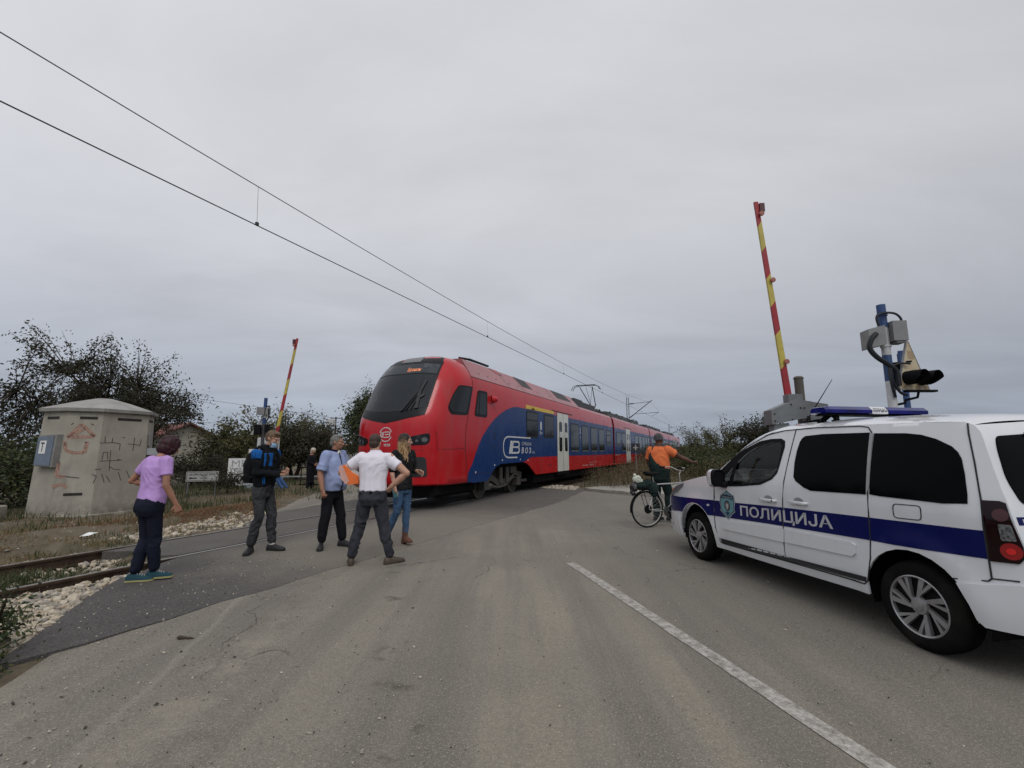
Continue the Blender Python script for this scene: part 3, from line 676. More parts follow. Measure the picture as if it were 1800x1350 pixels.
mb = MB(); mb.panel(sym([(0, 3.57), (0.6, 3.575), (0.96, 3.545), (0.925, 3.84), (0.6, 3.865), (0, 3.86)])[0:-1], FR, 0.005, 0.016, 0.12)
mb.cur = 1; put_text(mb, 'Бранин', lambda u, v, o: FR(u, v, o), (0.10, 3.60, 0.50, 3.74), 0.0185); T_LED = mat('led_orange', (1.0, 0.30, 0.12), 0.5, emit=0.35); obj('destination_display', mb, [darkglass('display_glass', (0.03, 0.036, 0.042), 0.12), T_LED], cab, angle=50)
mb = MB(); mb.panel([(-0.30, 3.93), (0.36, 3.93), (0.33, 4.10), (-0.28, 4.10)], FR, 0.005, 0.018, 0.1); obj('roof_glass', mb, darkglass('roof_glass_m', (0.14, 0.14, 0.145), 0.25), cab)
mb = MB()
for (p, q, w) in (((0.80, 3.32), (0.745, 3.0), 0.05), ((0.745, 3.0), (0.79, 2.55), 0.075), ((0.86, 2.93), (0.80, 2.85), 0.06), ((0.70, 3.02), (0.45, 2.49), 0.018), ((0.73, 3.0), (0.54, 2.49), 0.018), ((0.76, 2.95), (0.66, 2.52), 0.018), ((0.70, 3.02), (0.75, 3.02), 0.02), ((0.45, 2.49), (0.40, 2.47), 0.02)):
    mb.line([p, q], FR, w, 0.02, 0.05)
obj('windscreen_wiper', mb, mat('wiper_black', (0.006, 0.006, 0.007), 0.5), cab, angle=0)
mb = MB(); R = random.Random(5)
for i in range(150):   # grey flecks for paper notes and painted glints behind the left of the windscreen
    a, z = R.uniform(-0.86, -0.62)+0.0, R.uniform(2.63, 3.0); a += (z-2.63)*0.25; d = R.uniform(0.004, 0.012); mb.prism([(a, z), (a+d, z+d*R.uniform(-1, 1)), (a+d, z+d), (a, z+d)], FR, 0.0162, 0.0172)
obj('cab_notes_and_glints', mb, mat('cab_note_glint_grey', (0.16, 0.17, 0.18), 0.7), cab, angle=0)
# head lamps and their panels
for sg in (1, -1):
    mb = MB(); lp = rpoly([(sg*0.58, 1.80), (sg*1.135, 1.93), (sg*1.165, 1.86), (sg*1.145, 1.68), (sg*1.07, 1.635), (sg*0.66, 1.62), (sg*0.545, 1.70)], 0.04)
    mb.panel(lp, FR, 0.0, 0.012, 0.1); L = obj('headlight', mb, darkglass('lamp_black', (0.008, 0.008, 0.01), 0.1), cab, angle=50)
    for a, z, r in ((1.06, 1.765, 0.055), (0.905, 1.74, 0.03), (0.75, 1.72, 0.026)):
        mb = MB()
        mb.cur = 1; mb.panel([(sg*a+r*1.25*math.cos(t*math.pi/8), z+r*1.25*math.sin(t*math.pi/8)) for t in range(16)], FR, 0.005, 0.017, 0.1)
        mb.cur = 0; mb.panel([(sg*a+r*math.cos(t*math.pi/8), z+r*math.sin(t*math.pi/8)) for t in range(16)], FR, 0.005, 0.021, 0.1)
        obj('lamp_lens', mb, [mat('lens_dim', (0.10, 0.105, 0.11), 0.12), mat('lamp_ring', (0.03, 0.03, 0.032), 0.3)], cab)
    mb = MB(); mb.line([(sg*0.35, 1.50), (sg*1.205, 1.505)], FR, 0.010, 0.0, 0.004)
    for pts in ([(9.82, 1.515), (10.2, 1.53), (10.97, 1.56)], [(9.62, 1.955), (9.785, 1.951), (9.82, 1.515)]):
        mb.line(pts, SD if sg > 0 else (lambda s, z, o: TR(NC-(Aside(s, z)+o), s, z)), 0.010, 0.0, 0.004)
    obj('panel_seam', mb, T_SEAM, cab, angle=0)
    mb = MB(); mb.panel(rpoly([(sg*0.50, 1.335), (sg*1.06, 1.335), (sg*1.10, 1.28), (sg*1.115, 0.88), (sg*1.08, 0.85), (sg*0.50, 0.85)], 0.03), FR, 0.0, 0.016, 0.1)
    for k in range(5): mb.cur = 1; mb.panel(rpoly([(sg*0.58, 1.24-0.075*k), (sg*0.93, 1.24-0.075*k), (sg*0.93, 1.20-0.075*k), (sg*0.58, 1.20-0.075*k)], 0.01), FR, 0.014, 0.034, 0.15)
    obj('buffer_grille', mb, [mat('grille_black', (0.018, 0.019, 0.021), 0.5), mat('grille_slat', (0.008, 0.008, 0.009), 0.6)], cab, angle=50)
mb = MB()      # round emblem and number on the nose
for a0, a1 in ((20, 165), (195, 345)):
    pts = [(0.04+0.19*math.cos(math.radians(t)), 1.90+0.175*math.sin(math.radians(t))) for t in range(a0, a1+1, 8)]; mb.line(pts, FR, 0.022, 0.0, 0.004)
for pts in ([(0.0, 1.96), (0.14, 1.965), (0.18, 1.94), (0.17, 1.905), (0.02, 1.895)], [(0.02, 1.895), (0.16, 1.905), (0.18, 1.87), (0.15, 1.83), (-0.03, 1.825)], [(-0.10, 1.97), (-0.13, 1.82)], [(-0.055, 1.97), (-0.085, 1.82)], [(-0.02, 1.96), (-0.05, 1.83)]): mb.line(pts, FR, 0.022, 0.0, 0.004)
put_text(mb, '038', FR, (0.0, 1.60, 0.20, 1.665), 0.004, bold=0.01)
obj('nose_emblem', mb, T_WSIGN, cab, angle=0)
# cab side windows
def rev(P): return [(s, z) for s, z in P]
CABW = [(10.235, 2.445), (10.7, 2.46), (11.075, 2.48), (11.36, 3.31), (11.0, 3.30), (10.64, 3.275), (10.40, 3.01), (10.22, 2.74), (10.15, 2.60)]
for fn in (SD, lambda s, z, o: TR(NC-(Aside(s, z)+o), s, z)):
    mb = MB(); mb.panel(rpoly(CABW, 0.08), fn, 0.0, 0.010, 0.1); c_ = Vector((10.72, 2.87)); w = obj('cab_window', mb, T_BLACK, cab, angle=50)
    mb = MB(); mb.panel(rpoly([tuple(c_+(Vector(p)-c_)*0.86+Vector((-0.03, 0.01))) for p in CABW], 0.07), fn, 0.005, 0.015, 0.1); obj('window_glass', mb, T_GLASS, cab, angle=50)
mb = MB(); mb.line([(11.40, 3.95), (11.375, 3.63), (11.35, 3.31), (11.0, 2.07), (10.98, 1.56), (11.13, 0.62)], SD, 0.018, 0.0, 0.005); mb.line([(-0.02+11.46, 1.0), (11.43, 0.6), (11.40, 0.1)], roofmap, 0.018, 0, 0.004); obj('panel_seam', mb, T_SEAM, cab, angle=0)
# nose underside, plough and coupler
mb = MB()
mb.ring([[TR(NC+a*k, 9.3+(s-9.3)*k+dd, z) for a, s, _ in slice_pts(0.8)] for z, k, dd in ((0.70, 0.90, 0.16), (0.45, 0.86, 0.25), (0.30, 0.80, 0.35))], close=False, cap=True)
obj('snow_plough', mb, T_UNDER, train, angle=40)
# ---- carriages
def carriage(s0, s1, first=False, last=False):
    arch = []
    if first: arch = [(12.31, 0.60), (12.68, 0.88), (12.95, 1.02), (13.26, 1.08), (15.06, 1.10), (15.35, 1.05), (15.64, 0.95), (16.0, 0.76), (16.27, 0.61)]
    side = [(s0, 0.60)]+arch+[(s1, 0.61), (s1, 3.63), (s0, 3.63)]
    if last: side = [(s0, 0.60), (s1-0.8, 0.6), (s1-0.2, 1.0), (s1, 2.2), (s1-0.2, 3.0), (s1-0.9, 3.63), (s0, 3.63)]
    mb = MB()
    mb.panel(side, lambda s, z, o: TR(NC+nw(z)+o, s, z), -0.05, 0.0, 0.5); mb.panel(side, far_side, -0.05, 0.0, 0.5)
    top = 3.80; rp = [(1.33, 3.63), (1.22, 3.76), (1.05, 3.80), (0.5, 3.83), (0, 3.84)]
    e1 = s1-0.9 if last else s1
    ring = [(a, z) for a, z in rp]+[(-a, z) for a, z in reversed(rp[:-1])]
    mb.cur = 1; mb.ring([[TR(NC+a, s, z) for a, z in ring] for s in [s0+(e1-s0)*i/8 for i in range(9)]], close=False, cap=False); mb.cur = 0
    for e in ((s1,) if not last else ()): mb.add([TR(NC+a, e, z) for a, z in [(-1.41, 0.6), (1.41, 0.6), (1.41, 3.2), (1.33, 3.63), (1.05, 3.8), (-1.05, 3.8), (-1.33, 3.63), (-1.41, 3.2)]], [tuple(range(8))])
    if not first: mb.add([TR(NC+a, s0, z) for a, z in [(-1.41, 0.6), (1.41, 0.6), (1.41, 3.2), (1.33, 3.63), (1.05, 3.8), (-1.05, 3.8), (-1.33, 3.63), (-1.41, 3.2)]], [tuple(range(8))])
    if last: mb.add([TR(NC+a, s1-k, z) for k, z in ((0.8, 0.6), (0.2, 1.0), (0, 2.2), (0.2, 3.0), (0.9, 3.63), (1.6, 3.8)) for a in (-1.38, 1.38)], [(2*i, 2*i+1, 2*i+3, 2*i+2) for i in range(5)])
    return obj('carriage', mb, [T_RED, T_ROOF], train, angle=40)
def nearfar():
    yield (lambda s, z, o: TR(NC+nw(z)+o, s, z))
    yield far_side
def window(par, s0, s1, z0, z1, bar=None, rim=False, r=0.09):
    for fn in nearfar():
        mb = MB(); mb.panel(rpoly([(s0, z0), (s1, z0), (s1, z1), (s0, z1)], r), fn, 0.0, 0.012, 0.5)
        mb.cur = 1; mb.panel(rpoly([(s0+0.055, z0+0.06), (s1-0.055, z0+0.06), (s1-0.055, z1-0.06), (s0+0.055, z1-0.06)], r), fn, 0.008, 0.014, 0.5)
        if bar: mb.cur = 0; mb.line([(s0+0.03, bar), (s1-0.03, bar)], fn, 0.05, 0.01, 0.02)
        if rim: mb.cur = 2; mb.line([(s0+0.08, z0+0.03), (s1-0.08, z0+0.03)], fn, 0.035, 0.01, 0.018)
        obj('window', mb, [T_BLACK, T_GLASS, mat('window_sill_grey', (0.16, 0.17, 0.18), 0.5)], par)
def door(par, s0, s1, z0=0.62, z1=3.13):
    for fn in nearfar():
        m = (s0+s1)/2; mb = MB()
        for a, b in ((s0, m-0.015), (m+0.015, s1)): mb.panel(rpoly([(a, z0), (b, z0), (b, z1), (a, z1)], 0.04), fn, 0.0, 0.022, 0.5)
        d = obj('door', mb, T_WHITE, par)
        mb = MB()
        for a, b in ((s0, m-0.015), (m+0.015, s1)):
            w = b-a; mb.cur = 0; mb.panel(rpoly([(a+w*0.26, 1.47), (b-w*0.2, 1.47), (b-w*0.2, 2.76), (a+w*0.26, 2.76)], 0.12), fn, 0.01, 0.028, 0.5)
            mb.cur = 1; mb.panel([(a+w*0.3, 2.08), (b-w*0.22, 2.08), (b-w*0.22, 2.32), (a+w*0.3, 2.32)], fn, 0.02, 0.031, 0.5)
        mb.cur = 2; mb.line([(m, z0), (m, z1)], fn, 0.03, 0.0, 0.024); mb.line([(s0-0.015, z0), (s0-0.015, z1)], fn, 0.02, 0, 0.006); mb.line([(s1+0.015, z0), (s1+0.015, z1)], fn, 0.02, 0, 0.006)
        mb.line([(s0-0.7, z1+0.06), (s1+0.7, z1+0.06)], fn, 0.02, 0.0, 0.02)
        obj('door_glass', mb, [T_GLASS, mat('door_sticker', (0.5, 0.5, 0.5), 0.5), T_SEAM], par)
        mb = MB(); mb.panel([(s0-0.05, z0-0.14), (s1+0.05, z0-0.14), (s1+0.05, z0-0.03), (s0-0.05, z0-0.03)], fn, -0.02, 0.06, 0.5); obj('door_step', mb, T_UNDER, par)
def blue(par, poly):
    for fn in nearfar():
        mb = MB(); mb.panel(poly, fn, 0.0, 0.004, 0.45); obj('blue_panel', mb, T_BLUE, par)
def bogie(s, wb=2.5):
    mb = MB(); 
    for cn in (RN+0.0, RF-0.0):
        for k in (-wb/2, wb/2):
            ax = Vector((NX, NY, 0)); sgc = 1 if cn > NC else -1
            c = Vector(TR(cn, s+k, 0.43)); mb.cur = 0
            mb.lathe([(0.0, 0.06), (0.1, 0.075), (0.16, 0.07), (0.18, 0.03), (0.34, 0.03), (0.36, 0.065), (0.425, 0.065), (0.43, -0.05), (0.455, -0.065), (0.455, -0.09), (0.1, -0.09), (0, -0.09)], c, ax*sgc, 28)
            mb.box(Vector(TR(cn+sgc*0.22, s+k, 0.43)), (0.22, 0.34, 0.3), M=Matrix.Rotation(-math.atan2(TX, TY), 3, 'Z'))
        sgc = 1 if cn > NC else -1; fr = cn+sgc*0.22
        mb.ring([[TR(fr+a, s+q, z+b) for a, b in ((-0.07, -0.1), (0.07, -0.1), (0.07, 0.1), (-0.07, 0.1))] for q, z in ((-wb/2-0.35, 0.62), (-wb/2, 0.68), (-wb/2+0.45, 0.62), (-0.4, 0.46), (0.4, 0.46), (wb/2-0.45, 0.62), (wb/2, 0.68), (wb/2+0.35, 0.62))])
        mb.cyl(TR(fr+sgc*0.08, s-0.25, 0.45), TR(fr+sgc*0.08, s-0.25, 0.95), 0.09); mb.cyl(TR(fr+sgc*0.08, s+0.25, 0.45), TR(fr+sgc*0.08, s+0.25, 0.95), 0.09)
        mb.tube([TR(fr+sgc*0.12, s+0.35, 0.5), TR(fr+sgc*0.13, s+0.8, 0.7), TR(fr+sgc*0.12, s+1.1, 0.62)], 0.035); mb.box(TR(fr+sgc*0.10, s+0.75, 0.85), (0.05, 0.5, 0.25), rz=-math.atan2(TX, TY))
        mb.box(TR(fr+sgc*0.06, s+wb/2+0.45, 0.42), (0.12, 0.5, 0.09), rz=-math.atan2(TX, TY)); mb.tube([TR(fr+sgc*0.1, s-0.9, 0.35), TR(fr+sgc*0.1, s-0.4, 0.30), TR(fr+sgc*0.1, s+0.2, 0.34)], 0.03)
    mb.cyl(TR(RF, s-wb/2, 0.43), TR(RN, s-wb/2, 0.43), 0.09); mb.cyl(TR(RF, s+wb/2, 0.43), TR(RN, s+wb/2, 0.43), 0.09); mb.box(TR(NC, s, 0.7), (1.3, 1.6, 0.3), rz=-math.atan2(TX, TY))
    return obj('bogie', mb, T_STEEL, train)
def underframe(par, s0, s1, hw=1.25, z0=0.22, z1=0.62):
    mb = MB(); mb.ring([[TR(NC+a, s, z) for a, z in ((-hw, z0+0.08), (-hw+0.1, z0), (hw-0.1, z0), (hw, z0+0.08), (hw, z1), (-hw, z1))] for s in (s0, s1)]); obj('underframe', mb, T_UNDER, par, angle=0)
def dark_inner(par, s0, s1):
    mb = MB(); mb.ring([[TR(NC+a, s, z) for a, z in ((-1.1, 0.95), (1.1, 0.95), (1.3, 1.3), (-1.3, 1.3))] for s in (s0, s1)]); obj('floor_pan', mb, T_UNDER, par, angle=0)
# carriage 1
c1 = carriage(11.36, 30.0, first=True); cars = [c1]
blue(c1, [(11.36, 0.60), (12.31, 0.60), (12.68, 0.88), (12.95, 1.02), (13.26, 1.08), (15.06, 1.10), (15.3, 1.15), (15.62, 1.235), (15.96, 1.265), (30.0, 1.28), (30.0, 3.02), (15.29, 3.01), (14.52, 3.01), (14.1, 2.96), (13.63, 2.84), (13.2, 2.68), (12.79, 2.49), (12.36, 2.22), (12.0, 1.94), (11.73, 1.64), (11.52, 1.34), (11.36, 1.10)])
mb = MB(); mb.panel([(11.135, 0.625), (11.357, 0.622), (11.357, 1.10), (11.25, 1.0), (11.14, 0.86)], SD, 0.0, 0.005, 0.2); obj('blue_panel', mb, T_BLUE, cab)
mb = MB()
for fn in nearfar(): mb.panel([(15.29, 3.02), (18.35, 3.03), (18.35, 3.16), (15.29, 3.16)], fn, -0.004, 0.014, 0.15)
obj('first_class_stripe', mb, T_YEL, c1)
for fn in nearfar():
    mb = MB(); mb.panel(rpoly([(11.47, 2.48), (12.25, 2.49), (12.25, 3.27), (11.66, 3.26)], 0.1), fn, 0.0, 0.012, 0.2); mb.cur = 1; mb.panel(rpoly([(11.55, 2.56), (12.18, 2.56), (12.18, 3.19), (11.71, 3.19)], 0.08), fn, 0.008, 0.014, 0.2); mb.cur = 0; mb.line([(11.72, 2.5), (11.78, 3.25)], fn, 0.05, 0.01, 0.018)
    obj('window', mb, [T_BLACK, T_GLASS], c1)
mb = MB(); c_ = TR(NC+1.41, 12.55, 3.07); mb.lathe([(0.13, 0), (0.12, 0.05), (0.085, 0.16), (0.05, 0.19), (0, 0.195)], c_, (NX*0.8+TX*0.6, NY*0.8+TY*0.6, 0), 18); mb.box(TR(NC+1.42, 12.5, 3.05), (0.04, 0.26, 0.22), rz=-math.atan2(TX, TY)); obj('side_camera', mb, T_RED, c1, angle=50)
window(c1, 15.34, 16.50, 1.98, 2.96, bar=2.62); window(c1, 17.16, 18.34, 2.01, 2.96)
door(c1, 18.81, 20.33)
for a, b in ((20.71, 22.09), (22.6, 23.9), (24.38, 25.79), (26.18, 27.53)): window(c1, a, b, 1.46, 2.80, rim=True)
window(c1, 28.08, 29.27, 1.84, 2.78, bar=2.45, rim=True)
# lettering
nfn = lambda s, z, o: TR(NC+nw(z)+o, s, z)
mb = MB(); arc = [(15.74, 1.955), (13.95, 1.955)]+[(13.72+0.34*math.cos(math.radians(t)), 1.62+0.335*math.sin(math.radians(t))) for t in range(90, 271, 12)]+[(14.50, 1.27)]
arc = [(15.74, 1.955), (13.8, 1.955), (13.62, 1.93), (13.5, 1.87), (13.42, 1.76), (13.395, 1.62), (13.42, 1.46), (13.5, 1.35), (13.62, 1.29), (13.8, 1.27), (14.50, 1.27)]
mb.line(arc, nfn, 0.045, 0.004, 0.010)
def quad(P): mb.prism(P, nfn, 0.004, 0.010)
quad([(13.84, 1.395), (13.96, 1.395), (14.08, 1.825), (13.96, 1.825)]); quad([(13.985, 1.395), (14.015, 1.395), (14.135, 1.825), (14.105, 1.825)]); quad([(14.04, 1.395), (14.09, 1.395), (14.21, 1.825), (14.16, 1.825)])
for z0, z1 in ((1.395, 1.45), (1.59, 1.64), (1.77, 1.825)): quad([(14.09+(z0-1.395)*0.28, z0), (14.60, z0), (14.62, z1), (14.10+(z1-1.395)*0.28, z1)])
mb.line([(14.56, 1.80), (14.67, 1.75), (14.68, 1.67), (14.58, 1.615), (14.67, 1.57), (14.68, 1.47), (14.57, 1.42)], nfn, 0.07, 0.004, 0.0105)
put_text(mb, 'СРБИЈА', nfn, (14.90, 1.685, 15.82, 1.80), 0.008, bold=0.0); put_text(mb, 'В О З', nfn, (14.88, 1.40, 15.77, 1.615), 0.008, bold=0.02, shear=0.15); put_text(mb, 'А.Д.', nfn, (15.86, 1.395, 16.16, 1.47), 0.008, bold=0.01)
put_text(mb, '1', nfn, (16.74, 2.31, 16.90, 2.62), 0.008, bold=0.02); put_text(mb, 'В-т', nfn, (16.70, 2.13, 16.96, 2.25), 0.008, bold=0.02)
put_text(mb, '2', nfn, (22.26, 2.35, 22.44, 2.62), 0.008, bold=0.02); put_text(mb, 'А', nfn, (22.28, 2.1, 22.42, 2.22), 0.008, bold=0.01)
for s, z in ((11.55, 0.86), (12.75, 1.03), (13.3, 1.17), (14.75, 1.17), (15.45, 1.13)): quad([(s, z), (s+0.05, z), (s+0.05, z+0.05), (s, z+0.05)])
put_text(mb, '7413 038-8', nfn, (22.6, 0.74, 23.7, 0.79), 0.004); put_text(mb, 'РЕВ 7.15', nfn, (24.0, 0.72, 24.9, 0.80), 0.004)
for s in (24.1, 24.5, 25.0, 25.4): quad([(s, 0.88), (s+0.22, 0.88), (s+0.22, 0.895), (s, 0.895)])
obj('lettering', mb, T_WSIGN, c1, angle=0)
mb = MB()
mb.line([(11.38, 0.84), (12.6, 0.84)], nfn, 0.012, 0.003, 0.006)
for s, z in ((12.75, 2.0), (12.72, 1.9), (12.78, 1.86), (12.72, 1.62), (12.78, 1.55)): quad([(s, z), (s+0.06, z), (s+0.06, z+0.05), (s, z+0.05)])
put_text(mb, '▸СН', nfn, (17.5, 0.88, 18.0, 0.96), 0.004); mb.line([(11.38, 3.63), (22.5, 3.63)], nfn, 0.018, 0.0, 0.006); obj('panel_seam', mb, T_SEAM, c1, angle=0)
# roof fairing of carriage 1
mb = MB(); fp = [(1.33, 3.63), (0.95, 4.20), (0.6, 4.215), (-0.6, 4.215), (-0.95, 4.20), (-1.33, 3.63)]
mb.ring([[TR(NC+a, s-(0.65 if (z > 4 and s > 22) else 0), z) for a, z in fp] for s in (11.42, 14, 17, 20, 22.8)], close=True, cap=True); fair = obj('roof_fairing', mb, T_ROOF, c1, angle=40)
for P_ in ([(13.20, 1.02), (13.80, 1.02), (14.065, 0.74), (13.70, 0.73)], [(15.16, 1.02), (16.20, 0.99), (16.56, 0.42), (15.55, 0.43)], [(19.2, 1.01), (20.98, 1.0), (21.8, 0.44), (19.56, 0.39)]):
    mb = MB(); mb.prism(P_, roofmap, 0, 0.004); obj('roof_vent', mb, T_MESH, c1, angle=0)
mb = MB()
for s in (12.046, 12.649, 13.239, 14.245, 15.036, 16.987, 18.4): mb.prism([(s, 0.30), (s+0.05, 0.30), (s+0.05, 0.35), (s, 0.35)], roofmap, 0, 0.006)
for s in (14.1, 15.5, 18.9): mb.line([(s, 0.03), (s-0.4, 1.0)], roofmap, 0.008, 0, 0.003)
obj('roof_seam', mb, T_SEAM, c1, angle=0)
mb = MB(); mb.prism([(13.28, 1.0), (13.72, 1.0), (13.93, 0.76), (13.74, 0.75)], roofmap, 0.002, 0.008); obj('roof_vent_flap', mb, T_RED, c1)
RZ = -math.atan2(TX, TY)
mb = MB(); mb.tube([TR(NC+0.85, 11.5, 4.24), TR(NC+0.9, 11.9, 4.27), TR(NC+0.9, 13.25, 4.28)], 0.035, 8); mb.box(TR(NC+0.9, 12.6, 4.28), (0.08, 1.3, 0.05), rz=RZ); obj('roof_rail', mb, T_BLACK, c1); mb = MB(); mb.box(TR(NC+0.2, 14.7, 4.25), (0.5, 0.4, 0.06), rz=RZ); mb.box(TR(NC+0.5, 17.5, 4.25), (0.3, 0.4, 0.08), rz=RZ); obj('roof_hatch', mb, T_BLACK, c1)
underframe(c1, 16.4, 30.0); underframe(c1, 9.9, 11.9, 1.2, 0.3, 0.62); dark_inner(c1, 11.4, 16.9); bogie(14.15)
mb = MB(); mb.ring([[TR(NC+a, s, z) for a, z in ((-1.0, 0.6), (1.0, 0.6), (1.0, 1.0), (-1.0, 1.0))] for s in (10.4, 11.6)]); obj('floor_pan', mb, T_UNDER, c1, angle=0)
# equipment and pantograph on carriage 1's low roof end
mb = MB()
for s, n_, d, z in ((23.6, 0.55, (0.9, 1.5, 0.42), 4.03), (23.6, -0.55, (0.9, 1.5, 0.42), 4.03), (26.0, 0.5, (0.8, 2.9, 0.36), 4.03), (26.0, -0.5, (0.8, 2.9, 0.36), 4.03)): mb.box(TR(NC+n_, s, z), d, rz=RZ, bev=0.03)
mb.cyl(TR(NC+0.45, 28.4, 4.05), TR(NC+0.45, 29.5, 4.05), 0.17)
for s in (28.6, 29.2): 
    for n_ in (-0.5, 0.0, 0.75): mb.lathe([(0.05, 0)]+[((0.08 if i % 2 else 0.05), 0.05*i) for i in range(1, 7)]+[(0.03, 0.34)], TR(NC+n_, s, 3.82), 'Z', 12, cap=True)
mb.tube([TR(NC+0.9, 27.6, 3.9), TR(NC+0.95, 28.5, 4.1), TR(NC+0.8, 29.6, 3.95)], 0.025); mb.box(TR(NC, 29.3, 4.0), (1.7, 0.08, 0.06), rz=RZ); mb.box(TR(NC, 28.3, 4.0), (1.7, 0.08, 0.06), rz=RZ)
obj('roof_equipment', mb, T_EQ, c1, angle=30)
def pantograph(par, s, up=True):
    mb = MB(); zt = 5.74 if up else 4.35; k = TR(NC, s+1.15, 4.62 if up else 4.22)
    for e in (-0.35, 0.35): mb.tube([TR(NC+e, s-0.2, 4.05), TR(NC+e*0.55, s+1.15, 4.62 if up else 4.22)], 0.045 if e > 0 else 0.03, 8)
    for e in (-1, 1): mb.tube([TR(NC+e*0.18, s+1.15, 4.62 if up else 4.22), TR(NC+e*0.42, s-0.55, zt-0.1)], 0.028, 8)
    mb.tube([TR(NC-0.18, s+1.15, 4.62 if up else 4.22), TR(NC+0.42, s-0.55, zt-0.1)], 0.01, 6); mb.tube([TR(NC-0.1, s+1.05, 4.6 if up else 4.2), TR(NC, s-0.5, zt-0.14)], 0.012, 6)
    for d in (-0.18, 0.18):
        mb.tube([TR(NC-0.95, s-0.55+d, zt-0.32), TR(NC-0.82, s-0.55+d, zt-0.10), TR(NC-0.6, s-0.55+d, zt), TR(NC+0.6, s-0.55+d, zt), TR(NC+0.82, s-0.55+d, zt-0.10), TR(NC+0.95, s-0.55+d, zt-0.32)], 0.022, 6)
    for e in (-0.55, 0, 0.55): mb.tube([TR(NC+e, s-0.75, zt-0.03), TR(NC+e, s-0.35, zt-0.03)], 0.02, 6)
    mb.box(TR(NC, s, 4.02), (1.0, 1.3, 0.06), rz=RZ); return obj('pantograph', mb, mat('pantograph_grey', (0.05, 0.05, 0.055), 0.5, 0.4), par, angle=30)
pantograph(c1, 30.4-1.0)
# carriages 2..4
def gangway(s0, s1):
    mb = MB(); L = int((s1-s0)/0.07)
    mb.ring([[TR(NC+a*k, s0+(s1-s0)*i/L, 2.2+(z-2.2)*k) for a, z in ((-1.36, 0.7), (1.36, 0.7), (1.36, 3.2), (1.28, 3.6), (1.0, 3.72), (-1.0, 3.72), (-1.28, 3.6), (-1.36, 3.2))] for i, k in ((i, 1.0 if i % 2 else 0.96) for i in range(L+1))]); obj('gangway_bellows', mb, T_UNDER, train, angle=0)
spec = [(30.5, 47.1, [(31.2, 32.45, True), (33.0, 34.45, False), (38.45, 39.95, False), (40.4, 41.9, False), (42.3, 43.6, False), (44.0, 45.2, False), (45.6, 46.7, True)], 34.6, 36.2),
        (47.6, 65.2, [(48.4, 49.8, True), (50.2, 51.6, False), (55.4, 56.9, False), (57.3, 58.8, False), (59.3, 60.8, False), (61.2, 62.6, False), (63.2, 64.4, True)], 52.3, 54.0),
        (65.7, 84.0, [(66.5, 67.9, True), (68.4, 69.8, False), (70.3, 71.7, False), (72.2, 73.6, False), (78.2, 79.4, False), (80.0, 81.2, False)], 75.2, 76.8)]
for k, (a, b, W, d0, d1) in enumerate(spec):
    c = carriage(a, b, last=(k == 2)); cars.append(c); bl = b if k < 2 else b-2.4
    blue(c, [(a, 1.28), (bl, 1.28), (bl if k < 2 else bl+1.0, 3.02 if k < 2 else 2.4), (bl if k < 2 else bl-0.5, 3.02), (a, 3.02)])
    for w0, w1, sh in W: window(c, w0, w1, 1.86 if sh else 1.47, 2.80, rim=True)
    door(c, d0, d1); gangway(cars[k] and (30.0, 47.1, 65.2)[k], a); underframe(c, a, b-0.6)
    bogie(a-0.25)
    mb = MB(); n0 = (a+b)/2
    for s, w, L, z, h in ((a+2.2, 1.9, 3.4, 4.02, 0.34), (a+6.5, 1.7, 3.6, 4.05, 0.42), (a+11.2, 1.9, 3.8, 4.02, 0.36)):
        if s+L/2 > b-1: continue
        mb.ring([[TR(NC+e*w/2, q, zz) for e, zz in ((-1, 3.8), (1, 3.8), (0.93, z+h*0.4), (0.75, z+h*0.5), (-0.75, z+h*0.5), (-0.93, z+h*0.4))] for q in (s-L/2, s-L/2+0.35, s+L/2-0.35, s+L/2)])
    for q in range(6): mb.box(TR(NC+0.95, a+1.0+q*2.2, 4.16), (0.05, 0.5, 0.05), rz=RZ); mb.box(TR(NC+0.2, a+8.8+q*0.12, 4.1), (0.9, 0.05, 0.3), rz=RZ)
    obj('roof_equipment', mb, T_EQ, c, angle=30)
    if k == 0: pantograph(c, 43.8, up=False)
mb = MB(); put_text(mb, '2', nfn, (32.62, 2.3, 32.85, 2.6), 0.008, bold=0.02); put_text(mb, '2', nfn, (37.4, 2.3, 37.62, 2.6), 0.008, bold=0.02); put_text(mb, 'РЕВ 413-038', nfn, (30.6, 1.20, 32.2, 1.27), 0.007); obj('lettering', mb, T_WSIGN, cars[1], angle=0)
mb = MB()
for s in (56.2, 72.0): mb.prism([(s, 2.55), (s+1.3, 2.55), (s+1.3, 3.25), (s, 3.25)], nfn, 0.012, 0.02)
obj('white_board', mb, T_WSIGN, cars[2], angle=0)
mb = MB(); mb.ring([[TR(NC+a, 83.6+k, z) for a, z in ((-1.2, 1.9), (1.2, 1.9), (1.15, 3.2), (-1.15, 3.2))] for k in (-0.6, 0.43)]); obj('windscreen', mb, T_GLASS, cars[3])
bogie(81.0)

